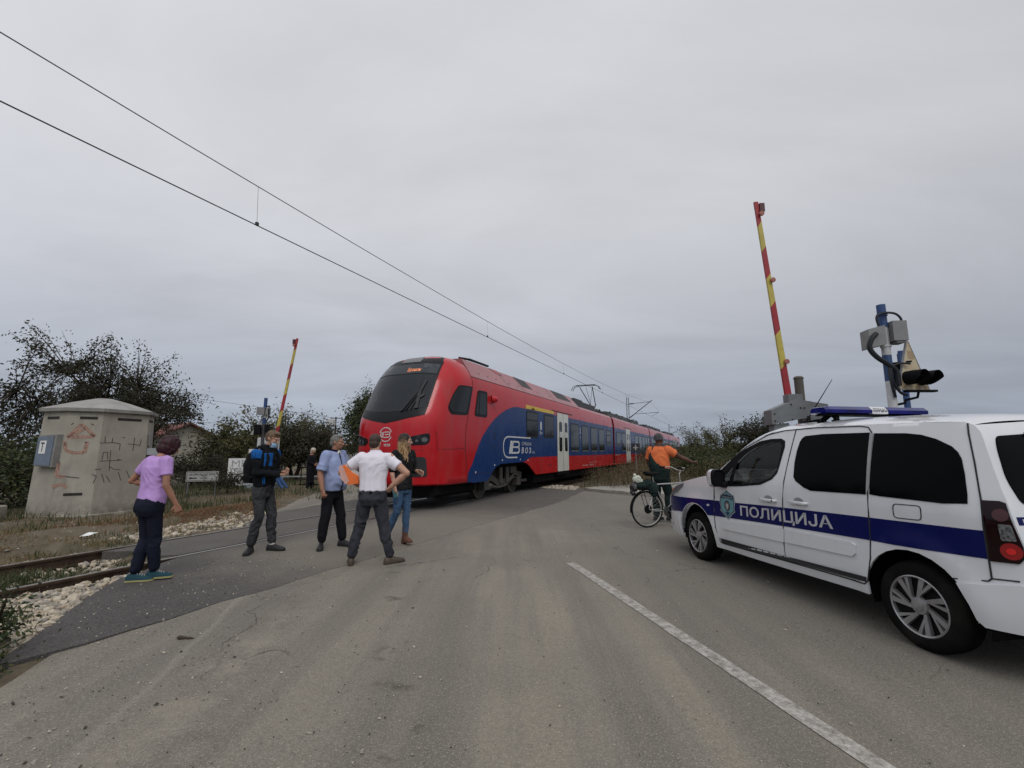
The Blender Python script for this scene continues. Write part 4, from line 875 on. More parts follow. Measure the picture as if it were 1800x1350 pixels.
# ============================================================ POLICE CAR
C_WHITE = paint('car_white', (0.64, 0.65, 0.67), 0.14, 0.8, 0.14, 0.015); C_BLUE = paint('car_stripe_blue', (0.003, 0.006, 0.075), 0.25, 0.05, 0.05, spec=0.15)
C_BLACK = mat('car_black_plastic', (0.008, 0.008, 0.009), 0.5, spec=0.15); C_TINT = darkglass('car_tinted_glass', (0.0015, 0.002, 0.0025), 0.06, 0.13); C_SEAM = mat('car_panel_gap', (0.015, 0.015, 0.017), 0.7); C_GREY = mat('decal_grey', (0.43, 0.43, 0.45), 0.4); C_TYRE = mat('tyre_rubber', (0.008, 0.008, 0.008), 0.85, bump=0.2, dirt=0.12, spec=0.12); C_INT = mat('car_interior', (0.022, 0.023, 0.025), 0.8, spec=0.2)
g = N('clear_car_glass', 0.02); g.t.nodes.remove(g.b); tr = g.n('ShaderNodeBsdfTransparent'); tr.inputs[0].default_value = (0.74, 0.80, 0.77, 1); gl = g.n('ShaderNodeBsdfGlossy'); gl.inputs['Roughness'].default_value = 0.03; ms = g.n('ShaderNodeMixShader'); fr = g.n('ShaderNodeFresnel'); fr.inputs[0].default_value = 1.35
g.l(fr.outputs[0], ms.inputs[0]); g.l(tr.outputs[0], ms.inputs[1]); g.l(gl.outputs[0], ms.inputs[2]); g.l(ms.outputs[0], g.o.inputs[0]); C_CLEAR = g.m
car = thing('police_car', 'white police car with dark blue stripe and blue light bar, parked at right', 'car', CW(1.4, 0, 0))
def lside(s, z, o=0): 
    e = 0.01; y = cary(s, z); ny, nx, nz = 1.0, -(cary(s+e, z)-cary(s-e, z))/(2*e), -(cary(s, z+e)-cary(s, z-e))/(2*e); L = math.sqrt(ny*ny+nx*nx+nz*nz)
    return CW(s+o*nx/L, y+o*ny/L, z+o*nz/L)
def rside(s, z, o=0):
    e = 0.01; y = cary(s, z); ny, nx, nz = 1.0, -(cary(s+e, z)-cary(s-e, z))/(2*e), -(cary(s, z+e)-cary(s, z-e))/(2*e); L = math.sqrt(ny*ny+nx*nx+nz*nz)
    return CW(s+o*nx/L, -(y+o*ny/L), z+o*nz/L)
SIDES = (lside, rside)
def arcp(cx, cz, r, a0, a1, k=14): return [(cx+r*math.cos(math.radians(a0+(a1-a0)*i/k)), cz+r*math.sin(math.radians(a0+(a1-a0)*i/k))) for i in range(k+1)]
TOPE = [(-0.42, 1.665), (-0.36, 1.69), (0.0, 1.705), (0.45, 1.715), (0.95, 1.722), (1.21, 1.712), (1.465, 1.700), (1.73, 1.638), (1.966, 1.530), (2.20, 1.375), (2.40, 1.245), (2.52, 1.185), (2.65, 1.152), (2.90, 1.108), (3.10, 1.07), (3.33, 1.02), (3.55, 0.955), (3.75, 0.87), (3.90, 0.77)]
REARZ = [(0.34, -0.70), (0.38, -0.735), (0.62, -0.74), (0.66, -0.66), (0.9, -0.635), (1.1, -0.60), (1.35, -0.535), (1.55, -0.48), (1.62, -0.455), (1.665, -0.42)]
def ctop(s): return smooth_interp(s, TOPE)
def srear(z): return interp(z, REARZ)
OUT = [(2.53, 0.25), (2.0, 0.25), (1.2, 0.265), (0.42, 0.285)]+arcp(0.02, 0.33, 0.395, -3, 180)[0:]+[(-0.375, 0.345), (-0.42, 0.325), (-0.62, 0.335)]+[(s, z) for z, s in REARZ]+TOPE[1:]+[(3.97, 0.62), (4.0, 0.48), (3.98, 0.30), (3.90, 0.22), (3.40, 0.22)]+arcp(2.965, 0.33, 0.425, 0, 190, 16)
FWIN = [(2.60, 1.022), (2.47, 1.178), (2.338, 1.265), (2.153, 1.398), (1.95, 1.508), (1.72, 1.592), (1.542, 1.615), (1.39, 1.615), (1.335, 1.59), (1.325, 1.527), (1.371, 1.316), (1.395, 1.242), (1.467, 1.174), (1.639, 1.105), (1.961, 1.064), (2.2, 1.045), (2.50, 1.018)]
FGLS = [(2.42, 1.05), (2.40, 1.09), (2.235, 1.203), (2.056, 1.358), (1.92, 1.455), (1.768, 1.525), (1.533, 1.577), (1.40, 1.577), (1.365, 1.54), (1.389, 1.283), (1.415, 1.24), (1.469, 1.198), (1.641, 1.130), (1.961, 1.09), (2.25, 1.065)]
W2 = [(1.066, 1.632), (0.852, 1.645), (0.357, 1.640), (0.352, 1.113), (0.934, 1.096), (1.019, 1.119), (1.13, 1.178), (1.159, 1.215), (1.161, 1.361), (1.148, 1.478), (1.124, 1.572), (1.101, 1.61)]
W3 = [(0.314, 1.632), (0.041, 1.622), (-0.078, 1.606), (-0.191, 1.570), (-0.297, 1.515), (-0.339, 1.473), (-0.364, 1.425), (-0.386, 1.32), (-0.402, 1.181), (-0.402, 1.118), (-0.25, 1.103), (-0.102, 1.106), (0.228, 1.110), (0.318, 1.117)]
mb = MB()
for fn in SIDES: mb.panel(OUT, fn, -0.02, 0.0, 0.055, holes=[FGLS])
# roof, windscreen frame and bonnet: ribs from one side's top edge to the other
def crown(s): return smooth_interp(s, [(-0.5, 0.03), (-0.2, 0.075), (0.5, 0.095), (1.2, 0.10), (1.6, 0.13), (2.0, 0.19), (2.3, 0.16), (2.6, 0.075), (3.0, 0.07), (3.5, 0.08), (3.9, 0.05)])
def topf(s, v, o=0.0):
    z = ctop(s); y = cary(s, z); k = abs(v); return CW(s, v*y, z+crown(s)*(1-k**2.4)**0.8+o) if k < 1 else CW(s, v*y, z+o)
WS = [(1.72, -0.80), (2.10, -0.88), (2.52, -0.93), (2.62, -0.5), (2.64, 0), (2.62, 0.5), (2.52, 0.93), (2.10, 0.88), (1.72, 0.80), (1.66, 0.4), (1.64, 0), (1.66, -0.4)]
vs_ = [-1, -0.985, -0.96, -0.92, -0.86, -0.75, -0.6, -0.4, -0.2, 0, 0.2, 0.4, 0.6, 0.75, 0.86, 0.92, 0.96, 0.985, 1]
mb.panel([(s, -1) for s, _ in TOPE]+[(s, 1) for s, _ in reversed(TOPE)], topf, 0.0, None, 0.085, holes=[WS])
# rear face and nose face
def rearf(v, z, o=0.0):
    s = srear(z); y = cary(s, z); return CW(s-0.05*(1-v*v)-o, v*y, z)
mb.panel([(-1, 0.34), (-0.5, 0.34), (0, 0.34), (0.5, 0.34), (1, 0.34), (1, 1.0), (1, 1.665), (0.5, 1.69), (0, 1.695), (-0.5, 1.69), (-1, 1.665), (-1, 1.0)], rearf, 0.0, None, 0.1)
mb.grid(lambda a, b: CW(3.9+0.1*math.sin(math.pi*a*0.8)+0.12*(1-(2*b-1)**2), (2*b-1)*cary(3.95, 0.6), 0.22+0.56*a), 8, 10)
body = obj('body', mb, C_WHITE, car, angle=40)
mb = MB(); mb.panel([(-0.7, -0.62), (-0.2, -0.7), (3.9, -0.7), (3.9, 0.7), (-0.2, 0.7), (-0.7, 0.62)], lambda x, y, o: CW(x, y, 0.24+o), 0.0, 0.02, 0.5); obj('underbody', mb, C_BLACK, car)
for x0 in (0.02, 2.965):
    for sg in (1, -1):
        mb = MB(); pr = arcp(x0, 0.33, 0.43, -15, 195, 12); n_ = len(pr); mb.add([CW(x, sg*0.84, z) for x, z in pr]+[CW(x, sg*0.55, z) for x, z in pr], [(i, i+1, n_+i+1, n_+i) for i in range(n_-1)]+[tuple(range(n_, 2*n_))]); obj('wheel_arch', mb, C_BLACK, car)
for fn in SIDES:
    mb = MB(); mb.panel(FWIN, fn, 0.0, 0.006, 0.08, holes=[FGLS]); mb.panel([(2.10, 1.385), (2.045, 1.43), (2.13, 1.08), (2.20, 1.07)], fn, 0.0, 0.006, 0.1); obj('window_frame', mb, C_BLACK, car)
    mb = MB(); mb.panel(FGLS, fn, -0.012, None, 0.1); obj('side_window', mb, C_CLEAR, car)
    for P in (W2, W3):
        mb = MB(); mb.panel(P, fn, 0.0, 0.006, 0.08); obj('side_window', mb, C_TINT, car)
    mb = MB(); mb.panel([(0.352, 1.636), (0.322, 1.634), (0.318, 1.19), (0.345, 1.113)], fn, 0.006, 0.010, 0.1)
    obj('window_pillar_strip', mb, mat('pillar_strip_grey', (0.28, 0.28, 0.29), 0.35), car)
mb = MB(); mb.panel(WS, topf, -0.003, None, 0.1); obj('windscreen', mb, C_CLEAR, car)
mb = MB(); mb.panel(rpoly([(-0.88, 1.13), (0.88, 1.13), (0.93, 1.3), (0.91, 1.5), (0.88, 1.585), (0.5, 1.605), (-0.5, 1.605), (-0.88, 1.585), (-0.91, 1.5), (-0.93, 1.3)], 0.05), lambda v, z, o: rearf(v, z, o), 0.0, 0.008, 0.1); obj('rear_window', mb, C_TINT, car)
mb = MB(); mb.line([(0.6, 1.60), (0.3, 1.36), (0.1, 1.2)], rearf, 0.03, 0.008, 0.02); obj('rear_wiper', mb, C_BLACK, car)
for fn in SIDES:    # stripe decals, in the same pieces as the doors
    for P in ([(3.86, 0.795), (3.4, 0.805), (2.943, 0.826), (2.535, 0.842), (2.535, 0.643), (2.64, 0.636)]+arcp(2.965, 0.33, 0.436, 43, 120, 8)[0:]+[(2.74+0.0, 0.72)][:0]+[(3.42, 0.60), (3.7, 0.575), (3.88, 0.60)],):
        pass
    st = [(3.90, 0.79), (3.4, 0.805), (2.943, 0.826), (2.535, 0.842), (2.53, 0.645), (2.655, 0.638)]+arcp(2.965, 0.33, 0.437, 135, 38, 10)+[(3.42, 0.595), (3.75, 0.56), (3.90, 0.585), (3.93, 0.68)]
    for P in (st, [(2.525, 0.842), (2.085, 0.858), (1.535, 0.884), (1.303, 0.892), (1.33, 0.700), (1.557, 0.692), (2.52, 0.645)], [(1.293, 0.893), (0.34, 0.925), (0.345, 0.738), (1.32, 0.702)], [(0.33, 0.925), (-0.474, 0.950), (-0.473, 0.768), (0.184, 0.742), (0.335, 0.738)]):
        mb = MB(); mb.panel(P, fn, -0.003, 0.004, 0.055); obj('blue_stripe', mb, C_BLUE, car)
    mb = MB(); mb.panel([(2.348, 0.615), (2.374, 0.585), (2.374, 0.53), (2.34, 0.508), (1.368, 0.535), (1.325, 0.54), (1.310, 0.675), (1.352, 0.677)], fn, 0.0, 0.017, 0.12); mb.panel([(1.300, 0.678), (0.52, 0.69), (0.488, 0.672), (0.495, 0.60), (0.525, 0.570), (1.312, 0.542)], fn, 0.0, 0.017, 0.12); obj('door_moulding', mb, C_WHITE, car, angle=20)
    mb = MB()
    for pts in ([(2.51, 0.86), (2.504, 1.015)], [(2.504, 1.015), (2.512, 0.95), (2.535, 0.72), (2.508, 0.507), (2.455, 0.33), (2.40, 0.318), (1.35, 0.345)], [(1.201, 1.712), (1.241, 1.446), (1.289, 1.161), (1.308, 0.964), (1.33, 0.69), (1.35, 0.345)], [(1.36, 1.702), (0.957, 1.712), (0.455, 1.702), (0.379, 1.688), (0.34, 1.640), (0.335, 1.11), (0.345, 0.60), (0.40, 0.40), (0.44, 0.365), (1.35, 0.345)], [(1.36, 1.702), (1.6, 1.665), (1.95, 1.525), (2.2, 1.372)], [(-0.385, 1.678), (-0.388, 1.656), (-0.395, 1.607), (-0.438, 1.4), (-0.473, 1.15), (-0.48, 0.64)], [(-0.275, 0.595), (-0.462, 0.625), (-0.48, 0.645), (-0.60, 0.655)]): mb.line(pts, fn, 0.009, -0.004, 0.005)
    L = rpoly([(0.121, 1.062), (-0.094, 1.068), (-0.091, 0.962), (0.121, 0.955)], 0.03); mb.line(L+L[:1], fn, 0.006, -0.004, 0.004)
    obj('panel_gap', mb, C_SEAM, car, angle=0)
    for a, b, z in ((1.645, 1.395, 0.950), (1.215, 0.975, 0.967)):
        mb = MB(); cx = (a+b)/2
        mb.cur = 1; mb.panel([(cx+0.065*math.cos(t*math.pi/8), z+0.010+0.040*math.sin(t*math.pi/8)) for t in range(16)], fn, 0.0, 0.001, 0.1)
        mb.cur = 0; mb.ring([[Vector(fn(a+(b-a)*t, z+dz, o)) for dz, o in ((-h, w0), (-h, w1), (0, w1+0.006), (h, w1), (h, w0))] for t, h, w0, w1 in ((0, 0.006, 0, 0.01), (0.04, 0.013, 0.0, 0.028), (0.15, 0.015, 0.018, 0.036), (0.85, 0.015, 0.018, 0.036), (0.96, 0.013, 0.0, 0.028), (1, 0.006, 0, 0.01))])
        if cx > 1.4: mb.cur = 2; mb.panel([(1.425+0.009*math.cos(t*math.pi/5), z+0.009*math.sin(t*math.pi/5)) for t in range(10)], fn, 0.03, 0.044, 0.1)
        obj('door_handle', mb, [C_WHITE, mat('handle_recess', (0.25, 0.25, 0.26), 0.3), C_BLACK], car, angle=50)
    mb = MB(); mb.prism([(2.447, 0.378), (2.43, 0.325), (1.36, 0.35), (0.414, 0.388), (0.408, 0.428), (1.355, 0.395)], fn, -0.004, 0.0045)
    mb.cur = 1; k = 0
    for i in range(19):
        a = 2.40-i*0.104; zz = lambda x: 0.352+(2.44-x)*0.0265
        if a-0.09 < 0.45: break
        mb.prism([(a, zz(a)+0.013), (a-0.010, zz(a)-0.016), (a-0.086, zz(a-.09)-0.016), (a-0.080, zz(a-.09)+0.013)], fn, 0.0, 0.007)
    obj('sill_decal', mb, [C_SEAM, mat('sill_decal_grey', (0.60, 0.60, 0.62), 0.4)], car, angle=0)
    flip = fn is rside
    mb = MB(); tfn = (lambda u, v, o, fn=fn, flip=flip: fn((2.003-1.30*u) if not flip else (0.703+1.30*u), 0.695+(0.052*u if not flip else 0.052*(1-u))+v*0.142, o)); put_text(mb, 'ПОЛИЦИЈА', tfn, (0, 0, 1, 1), 0.0065, bold=0.018); obj('door_lettering', mb, C_GREY, car, angle=0)
    # badge
    def sh(P, k, dz=0): c_ = (2.243, 0.83); return [(c_[0]+(a-c_[0])*k, c_[1]+(b-c_[1])*k+dz) for a, b in P]
    BD = [(2.243, 1.0), (2.19, 0.972), (2.105, 0.945), (2.092, 0.86), (2.115, 0.775), (2.10, 0.745), (2.15, 0.715), (2.245, 0.635), (2.335, 0.70), (2.392, 0.735), (2.375, 0.77), (2.398, 0.83), (2.385, 0.92), (2.30, 0.962)]
    mb = MB(); mb.panel(BD, fn, 0.002, 0.0058, 0.05); mb.cur = 1; mb.panel(sh(BD, 0.93), fn, 0.0058, 0.0064, 0.05); mb.cur = 2; mb.panel(sh(BD, 0.85), fn, 0.0064, 0.0070, 0.05)
    mb.cur = 1; mb.panel([(2.125, 0.925), (2.125, 0.885), (2.243, 0.895), (2.362, 0.885), (2.362, 0.925), (2.243, 0.945)], fn, 0.0070, 0.0078, 0.05)
    ov = lambda rx, rz, c=(2.245, 0.805): [(c[0]+rx*math.cos(t*math.pi/8), c[1]+rz*math.sin(t*math.pi/8)) for t in range(16)]
    mb.panel(ov(0.058, 0.066), fn, 0.0070, 0.0078, 0.05); mb.cur = 3; mb.panel(ov(0.05, 0.058), fn, 0.0078, 0.0084, 0.05); mb.cur = 0
    for P in ([(2.262, 0.84), (2.272, 0.82), (2.262, 0.79), (2.255, 0.76), (2.24, 0.755), (2.232, 0.78), (2.218, 0.80), (2.222, 0.838), (2.235, 0.82), (2.242, 0.845), (2.25, 0.82)],): mb.panel(P, fn, 0.0084, 0.009, 0.05)
    mb.cur = 1; mb.panel([(2.29, 0.725), (2.245, 0.735), (2.20, 0.725), (2.245, 0.68)], fn, 0.0070, 0.0078, 0.05)
    mb.cur = 0; put_text(mb, 'ПОЛИЦИЈА', (lambda u, v, o, fn=fn: fn(2.35-0.215*u, 0.897+0.02*v, o)), (0, 0, 1, 1), 0.0085, bold=0.02)
    for a in (2.13, 2.20, 2.285, 2.355): mb.line([(a, 0.938), (a+(2.243-a)*0.15, 0.952)], fn, 0.008, 0.0065, 0.008)
    obj('door_badge', mb, [mat('badge_silver', (0.42, 0.45, 0.46), 0.35, 0.3), mat('badge_navy', (0.012, 0.03, 0.07), 0.35), mat('badge_teal', (0.12, 0.27, 0.30), 0.35), mat('badge_core', (0.07, 0.055, 0.05), 0.4)], car, angle=0)
    mb = MB(); mb.panel([(2.644+0.024*math.cos(t*math.pi/6), 0.768+0.015*math.sin(t*math.pi/6)) for t in range(12)], fn, 0.002, 0.016, 0.1); obj('side_indicator', mb, mat('indicator_clear', (0.55, 0.55, 0.56), 0.1), car)
    # tail lamp
    TL = [(-0.482, 1.15), (-0.56, 1.152), (-0.585, 1.14), (-0.61, 1.0), (-0.635, 0.87), (-0.635, 0.80), (-0.61, 0.765), (-0.486, 0.758)]
    mb = MB(); mb.panel(TL, fn, 0.0, 0.012, 0.04); tl = obj('tail_light', mb, mat('tail_smoked', (0.010, 0.002, 0.003), 0.08, coat=0.2, spec=0.2), car, angle=60)
    mb = MB(); mb.panel([(-0.586+0.046*math.cos(t*math.pi/10), 0.838+0.052*math.sin(t*math.pi/10)) for t in range(20)], fn, 0.008, 0.022, 0.03); mb.cur = 1; mb.panel([(-0.586+0.02*math.cos(t*math.pi/6), 0.838+0.02*math.sin(t*math.pi/6)) for t in range(12)], fn, 0.02, 0.026, 0.03); obj('brake_lens', mb, [mat('red_lens', (0.26, 0.006, 0.008), 0.1, coat=0.4), mat('red_lens_core', (0.60, 0.02, 0.02), 0.2)], tl, angle=50)
    mb = MB(); mb.panel([(-0.560+0.036*math.cos(t*math.pi/10), 1.062+0.04*math.sin(t*math.pi/10)) for t in range(20)], fn, 0.008, 0.017, 0.03); obj('upper_lens', mb, mat('dim_red_lens', (0.05, 0.004, 0.005), 0.12, coat=0.3), tl, angle=50)
    mb = MB(); mb.panel(rpoly([(-0.545, 1.005), (-0.600, 1.005), (-0.615, 0.905), (-0.552, 0.900)], 0.01), fn, 0.008, 0.019, 0.03); obj('reverse_lens', mb, mat('clear_lens', (0.20, 0.21, 0.22), 0.15, 0.6, var=0.8, vs=60), tl, angle=50)
    # headlamp
    mb = MB(); mb.panel([(3.25, 1.015), (3.50, 0.955), (3.86, 0.80), (3.88, 0.77), (3.80, 0.775), (3.50, 0.865), (3.30, 0.955)], fn, 0.0, 0.012, 0.06); obj('headlight', mb, mat('headlamp_clear', (0.16, 0.15, 0.16), 0.08, coat=1), car, angle=50)
    # bumper skins
    mb = MB(); mb.panel([(-0.30, 0.575), (-0.46, 0.60), (-0.60, 0.635), (-0.735, 0.62), (-0.725, 0.36), (-0.62, 0.33), (-0.42, 0.325), (-0.385, 0.36), (-0.36, 0.45)], fn, 0.0, 0.018, 0.06)
    obj('bumper_corner', mb, C_WHITE, car, angle=30); mb = MB(); mb.panel([(3.44, 0.40), (3.43, 0.25), (3.9, 0.225), (3.97, 0.30), (3.99, 0.50), (3.90, 0.54), (3.46, 0.54)], fn, 0.0, 0.012, 0.08)
    obj('bumper_corner', mb, C_WHITE, car, angle=30)
    mb = MB(); mb.panel([(3.94, 0.62), (3.99, 0.60), (3.99, 0.42), (3.95, 0.40)], fn, 0.0, 0.018, 0.08); obj('bumper_insert', mb, C_BLACK, car)
    # door mirror
    sg = 1 if fn is lside else -1; mb = MB(); yb = cary(2.3, 1.1)
    def sec(t, k, y0): return [CW(2.30+t, sg*(y0+0.100+0.085*k*sgn(math.cos(a))*abs(math.cos(a))**0.6), 1.145+0.110*k*sgn(math.sin(a))*abs(math.sin(a))**0.6) for a in (2*math.pi*i/18 for i in range(18))]
    mb.ring([sec(t, k, yb+0.0) for t, k in ((0.14, 0.45), (0.12, 0.75), (0.07, 0.95), (0.0, 1.0))])
    mr = obj('door_mirror', mb, C_WHITE, car, angle=50)
    mb = MB(); mb.ring([sec(t, k, yb) for t, k in ((0.0, 0.99), (-0.05, 0.97), (-0.055, 0.88), (-0.04, 0.86))]); mb.box(CW(2.28, sg*(yb+0.01), 1.06), (0.09, 0.10, 0.07), bev=0.01); obj('mirror_glass', mb, C_BLACK, mr, angle=50)
mb = MB(); mb.panel([(-0.98, 0.37), (0.98, 0.37), (0.98, 0.62), (0.9, 0.635), (-0.9, 0.635), (-0.98, 0.62)], rearf, 0.0, 0.03, 0.1); mb.line([(0.86, 0.39), (0.88, 0.50), (0.80, 0.54), (0.2, 0.545)], rearf, 0.006, 0.03, 0.031)
obj('rear_bumper', mb, C_WHITE, car, angle=30)
mb = MB(); mb.panel([(-0.97, 0.775), (0.97, 0.775), (0.97, 0.895), (-0.97, 0.895)], rearf, 0, 0.003, 0.1); mb.panel([(-0.97, 1.005), (0.97, 1.005), (0.97, 1.055), (-0.97, 1.055)], rearf, 0, 0.003, 0.1)
mb.cur = 1
for k in range(10): mb.panel([(0.93-0.19*k, 1.018), (0.80-0.19*k, 1.018), (0.80-0.19*k, 1.042), (0.93-0.19*k, 1.042)], rearf, 0.003, 0.0045, 0.2)
obj('rear_stripe', mb, [C_BLUE, C_GREY], car)
mb = MB(); mb.line([(0.985, 0.645), (0.86, 0.66), (0.80, 0.60), (0.3, 0.60)], rearf, 0.008, 0.0, 0.002); obj('tailgate_gap', mb, C_SEAM, car, angle=0)
# wheels
g = N('wheel_silver', 0.32, 0.55); g.base(g.mix(g.rng(g.noise(9, 4), 0.35, 0.65), (0.36, 0.36, 0.37), (0.27, 0.265, 0.26))); C_ALU = g.m; C_DARK = mat('wheel_dark', (0.006, 0.006, 0.006), 0.7, spec=0.2)
def wheel(x, sg, steer=0.0):
    R_ = 0.322; c = Vector(CW(x, sg*(CHW-0.005), R_-0.004)); ax = Vector((CL[0]*sg, CL[1]*sg, 0)); fw = Vector((CD[0], CD[1], 0))
    e = bpy.data.objects.new('wheel', None); COL.objects.link(e); e.parent = car; e.location = Vector(c)-wloc(car)
    def W(r, a, h): return c+(fw*math.cos(a)+Vector((0, 0, 1))*math.sin(a))*r+ax*h
    mb = MB(); prof = [(0.212, -0.012), (0.222, 0.0), (0.245, 0.004), (0.275, 0.002), (0.300, -0.010), (0.315, -0.028), (0.3205, -0.045), (R_, -0.055), (R_, -0.072), (0.314, -0.076), (R_, -0.08), (R_, -0.105), (0.314, -0.11), (R_, -0.115), (R_, -0.14), (0.314, -0.145), (R_, -0.15), (0.318, -0.18), (0.30, -0.2), (0.22, -0.205)]
    mb.ring([[W(r, 2*math.pi*i/56, h) for i in range(56)] for r, h in prof], cap=False); obj('tyre', mb, C_TYRE, e, angle=25)
    mb = MB(); mb.cur = 1; mb.ring([[W(r, 2*math.pi*i/40, h) for i in range(40)] for r, h in ((0.216, -0.02), (0.19, -0.05), (0.05, -0.05), (0.001, -0.05))], cap=False)
    mb.cur = 0; mb.ring([[W(r, 2*math.pi*i/48, h) for i in range(48)] for r, h in ((0.203, -0.03), (0.204, -0.004), (0.212, 0.002), (0.219, -0.002), (0.22, -0.02))], cap=False)
    for k in range(7):
        for off, w0_, w1_, r0, da in ((0.0, 0.011, 0.020, 0.05, 0.42), (0.31, 0.006, 0.013, 0.085, 0.30)):
            a1 = 2*math.pi*k/7+off; a0 = a1-da*sg-(0.10*sg if off else 0)
            p0 = Vector((r0*math.cos(a0), r0*math.sin(a0))); p1 = Vector((0.206*math.cos(a1), 0.206*math.sin(a1))); dd = (p1-p0).normalized(); pn = Vector((-dd.y, dd.x)); P0 = []; P1 = []
            for t in (0, 0.5, 1.0):
                q = p0.lerp(p1, t); w_ = w0_+(w1_-w0_)*t; P0.append(q-pn*w_); P1.append(q+pn*w_)
            P = P0+P1[::-1]; WW = lambda q, h: c+fw*q.x+Vector((0, 0, 1))*q.y+ax*h
            vs = [WW(q, -0.004-0.016*(1-q.length/0.21)) for q in P]+[WW(q, -0.04) for q in P]; n = len(P)
            mb.add(vs, [(j, j+1, n-2-j, n-1-j) for j in range(n//2-1)]+[(j, (j+1) % n, n+(j+1) % n, n+j) for j in range(n)])
    mb.ring([[W(r, 2*math.pi*i/24, h) for i in range(24)] for r, h in ((0.066, -0.03), (0.058, -0.008), (0.034, -0.004), (0.032, 0.002), (0.001, 0.004))], cap=False)
    obj('rim', mb, [C_ALU, C_DARK], e, angle=30)
for x in (0.02, 2.965):
    for sg in (1, -1): wheel(x, sg)
# interior
mb = MB(); mb.ring([[CW(x, y, z) for x, z in ((2.62, 1.03), (2.35, 1.10), (2.15, 1.10), (2.05, 1.02), (2.05, 0.75), (2.6, 0.7))] for y in (-0.78, 0.78)]); mb.ring([[CW(x, y, z) for x, z in ((2.2, 1.10), (2.12, 1.155), (2.0, 1.14), (1.98, 1.05), (2.1, 1.0))] for y in (0.18, 0.58)])
obj('dashboard', mb, C_INT, car, angle=30)
mb = MB(); mb.lathe([(0.055, 0), (0.058, 0.02), (0.045, 0.02), (0.04, 0.0), (0.0, 0.0)], CW(2.045, 0.68, 1.065), (-CD[0], -CD[1], 0.1), 20); obj('air_vent', mb, mat('vent_ring', (0.12, 0.12, 0.125), 0.3), car)
cst = Vector(CW(1.86, 0.37, 1.09)); an = Vector((-CD[0]*0.9, -CD[1]*0.9, 0.42)).normalized(); u_ = Vector((CL[0], CL[1], 0)); w_ = an.cross(u_)
mb = MB(); mb.tube([cst+(u_*math.cos(t)+w_*math.sin(t))*0.185 for t in [2*math.pi*i/28 for i in range(29)]], 0.016, 8); mb.sphere(cst-an*0.02, (0.06, 0.06, 0.05)); mb.tube([cst-u_*0.18, cst-an*0.02, cst+u_*0.18], 0.02, 6); mb.tube([cst-an*0.02, cst-an*0.3-Vector((0, 0, 0.05))], 0.03); obj('steering_wheel', mb, mat('steering_black', (0.02, 0.02, 0.021), 0.45), car, angle=60)
for y in (0.37, -0.37):
    mb = MB(); mb.ring([[CW(1.15+a, y+b, 0.60+c_) for a, b, c_ in ((0.5*k, -0.24, 0), (0.5*k, 0.24, 0), (0.5*k, 0.2, 0.1), (0.5*k, -0.2, 0.1))] for k in (0.0, 0.6, 1.0)])
    mb.ring([[CW(1.15-0.30*t+dx, y+b*w, 0.66+0.62*t) for dx, b in ((0, -0.24), (0, 0.24), (-0.13, 0.2), (-0.13, -0.2))] for t, w in ((0, 1), (0.3, 1), (0.8, 0.9), (1, 0.7))]); mb.sphere(CW(0.83, y, 1.40), (0.13, 0.06, 0.09)); obj('seat', mb, mat('seat_fabric', (0.035, 0.035, 0.04), 0.9), car, angle=40)
mb = MB(); mb.panel([(0.6, -0.75), (2.6, -0.75), (2.6, 0.75), (0.6, 0.75)], lambda x, y, o: CW(x, y, 0.4+o), 0.0, 0.02, 0.5); mb.add([CW(0.6, y, z) for y, z in ((-0.85, 0.4), (0.85, 0.4), (0.72, 1.72), (-0.72, 1.72))], [(0, 1, 2, 3)]); obj('cabin_trim', mb, C_INT, car)
mb = MB(); 
mb.cyl(CW(2.1, 0.0, 1.5), CW(2.14, 0.0, 1.5), 0.01); mb.box(CW(1.80, 0.0, 1.63), (0.22, 0.03, 0.07), rz=math.atan2(-CL[1], -CL[0])); obj('rear_view_mirror', mb, C_BLACK, car)
# light bar
LB = 1.05; AR = math.atan2(CL[1], CL[0]); BLU = mat('beacon_blue', (0.006, 0.008, 0.115), 0.12, coat=0.3, var=0.4, vs=9); ex = Vector((CL[0], CL[1], 0)); ey = Vector((CD[0], CD[1], 0))
lb = bpy.data.objects.new('light_bar', None); COL.objects.link(lb); lb.parent = car; lb.location = Vector(CW(LB, 0, 1.82))-wloc(car)
def bar(y0, y1, hw, z0, z1, m, nm, tp=0.0):
    mb = MB(); rings = []
    for y, k in ((y0, 1-tp), (y0+0.03*sgn(y1-y0), 1), (y1-0.03*sgn(y1-y0), 1), (y1, 0.96)): rings.append([Vector(CW(LB+a*k, y, (z0+z1)/2+(b-(z0+z1)/2)*(k if k < 1 else 1))) for a, b in ((-hw, z0), (-hw*1.02, (z0+z1)/2), (-hw*0.7, z1), (hw*0.7, z1), (hw*1.02, (z0+z1)/2), (hw, z0))])
    mb.ring(rings); obj(nm, mb, m, lb, angle=30)
bar(0.62, 0.10, 0.13, 1.865, 1.935, BLU, 'blue_beacon', 0.25); bar(-0.62, -0.10, 0.13, 1.865, 1.935, BLU, 'blue_beacon', 0.25)
bar(0.098, -0.098, 0.128, 1.86, 1.937, mat('beacon_white', (0.62, 0.62, 0.63), 0.3), 'centre_panel'); bar(0.56, -0.56, 0.10, 1.845, 1.866, C_BLACK, 'bar_tray')
mb = MB(); put_text(mb, 'ПОЛИЦИЈА', lambda u, v, o: CW(LB-0.1285-0.004, 0.092-0.184*u, 1.874+0.046*v), (0, 0, 1, 1), 0, bold=0.02); obj('bar_lettering', mb, C_SEAM, lb, angle=0)
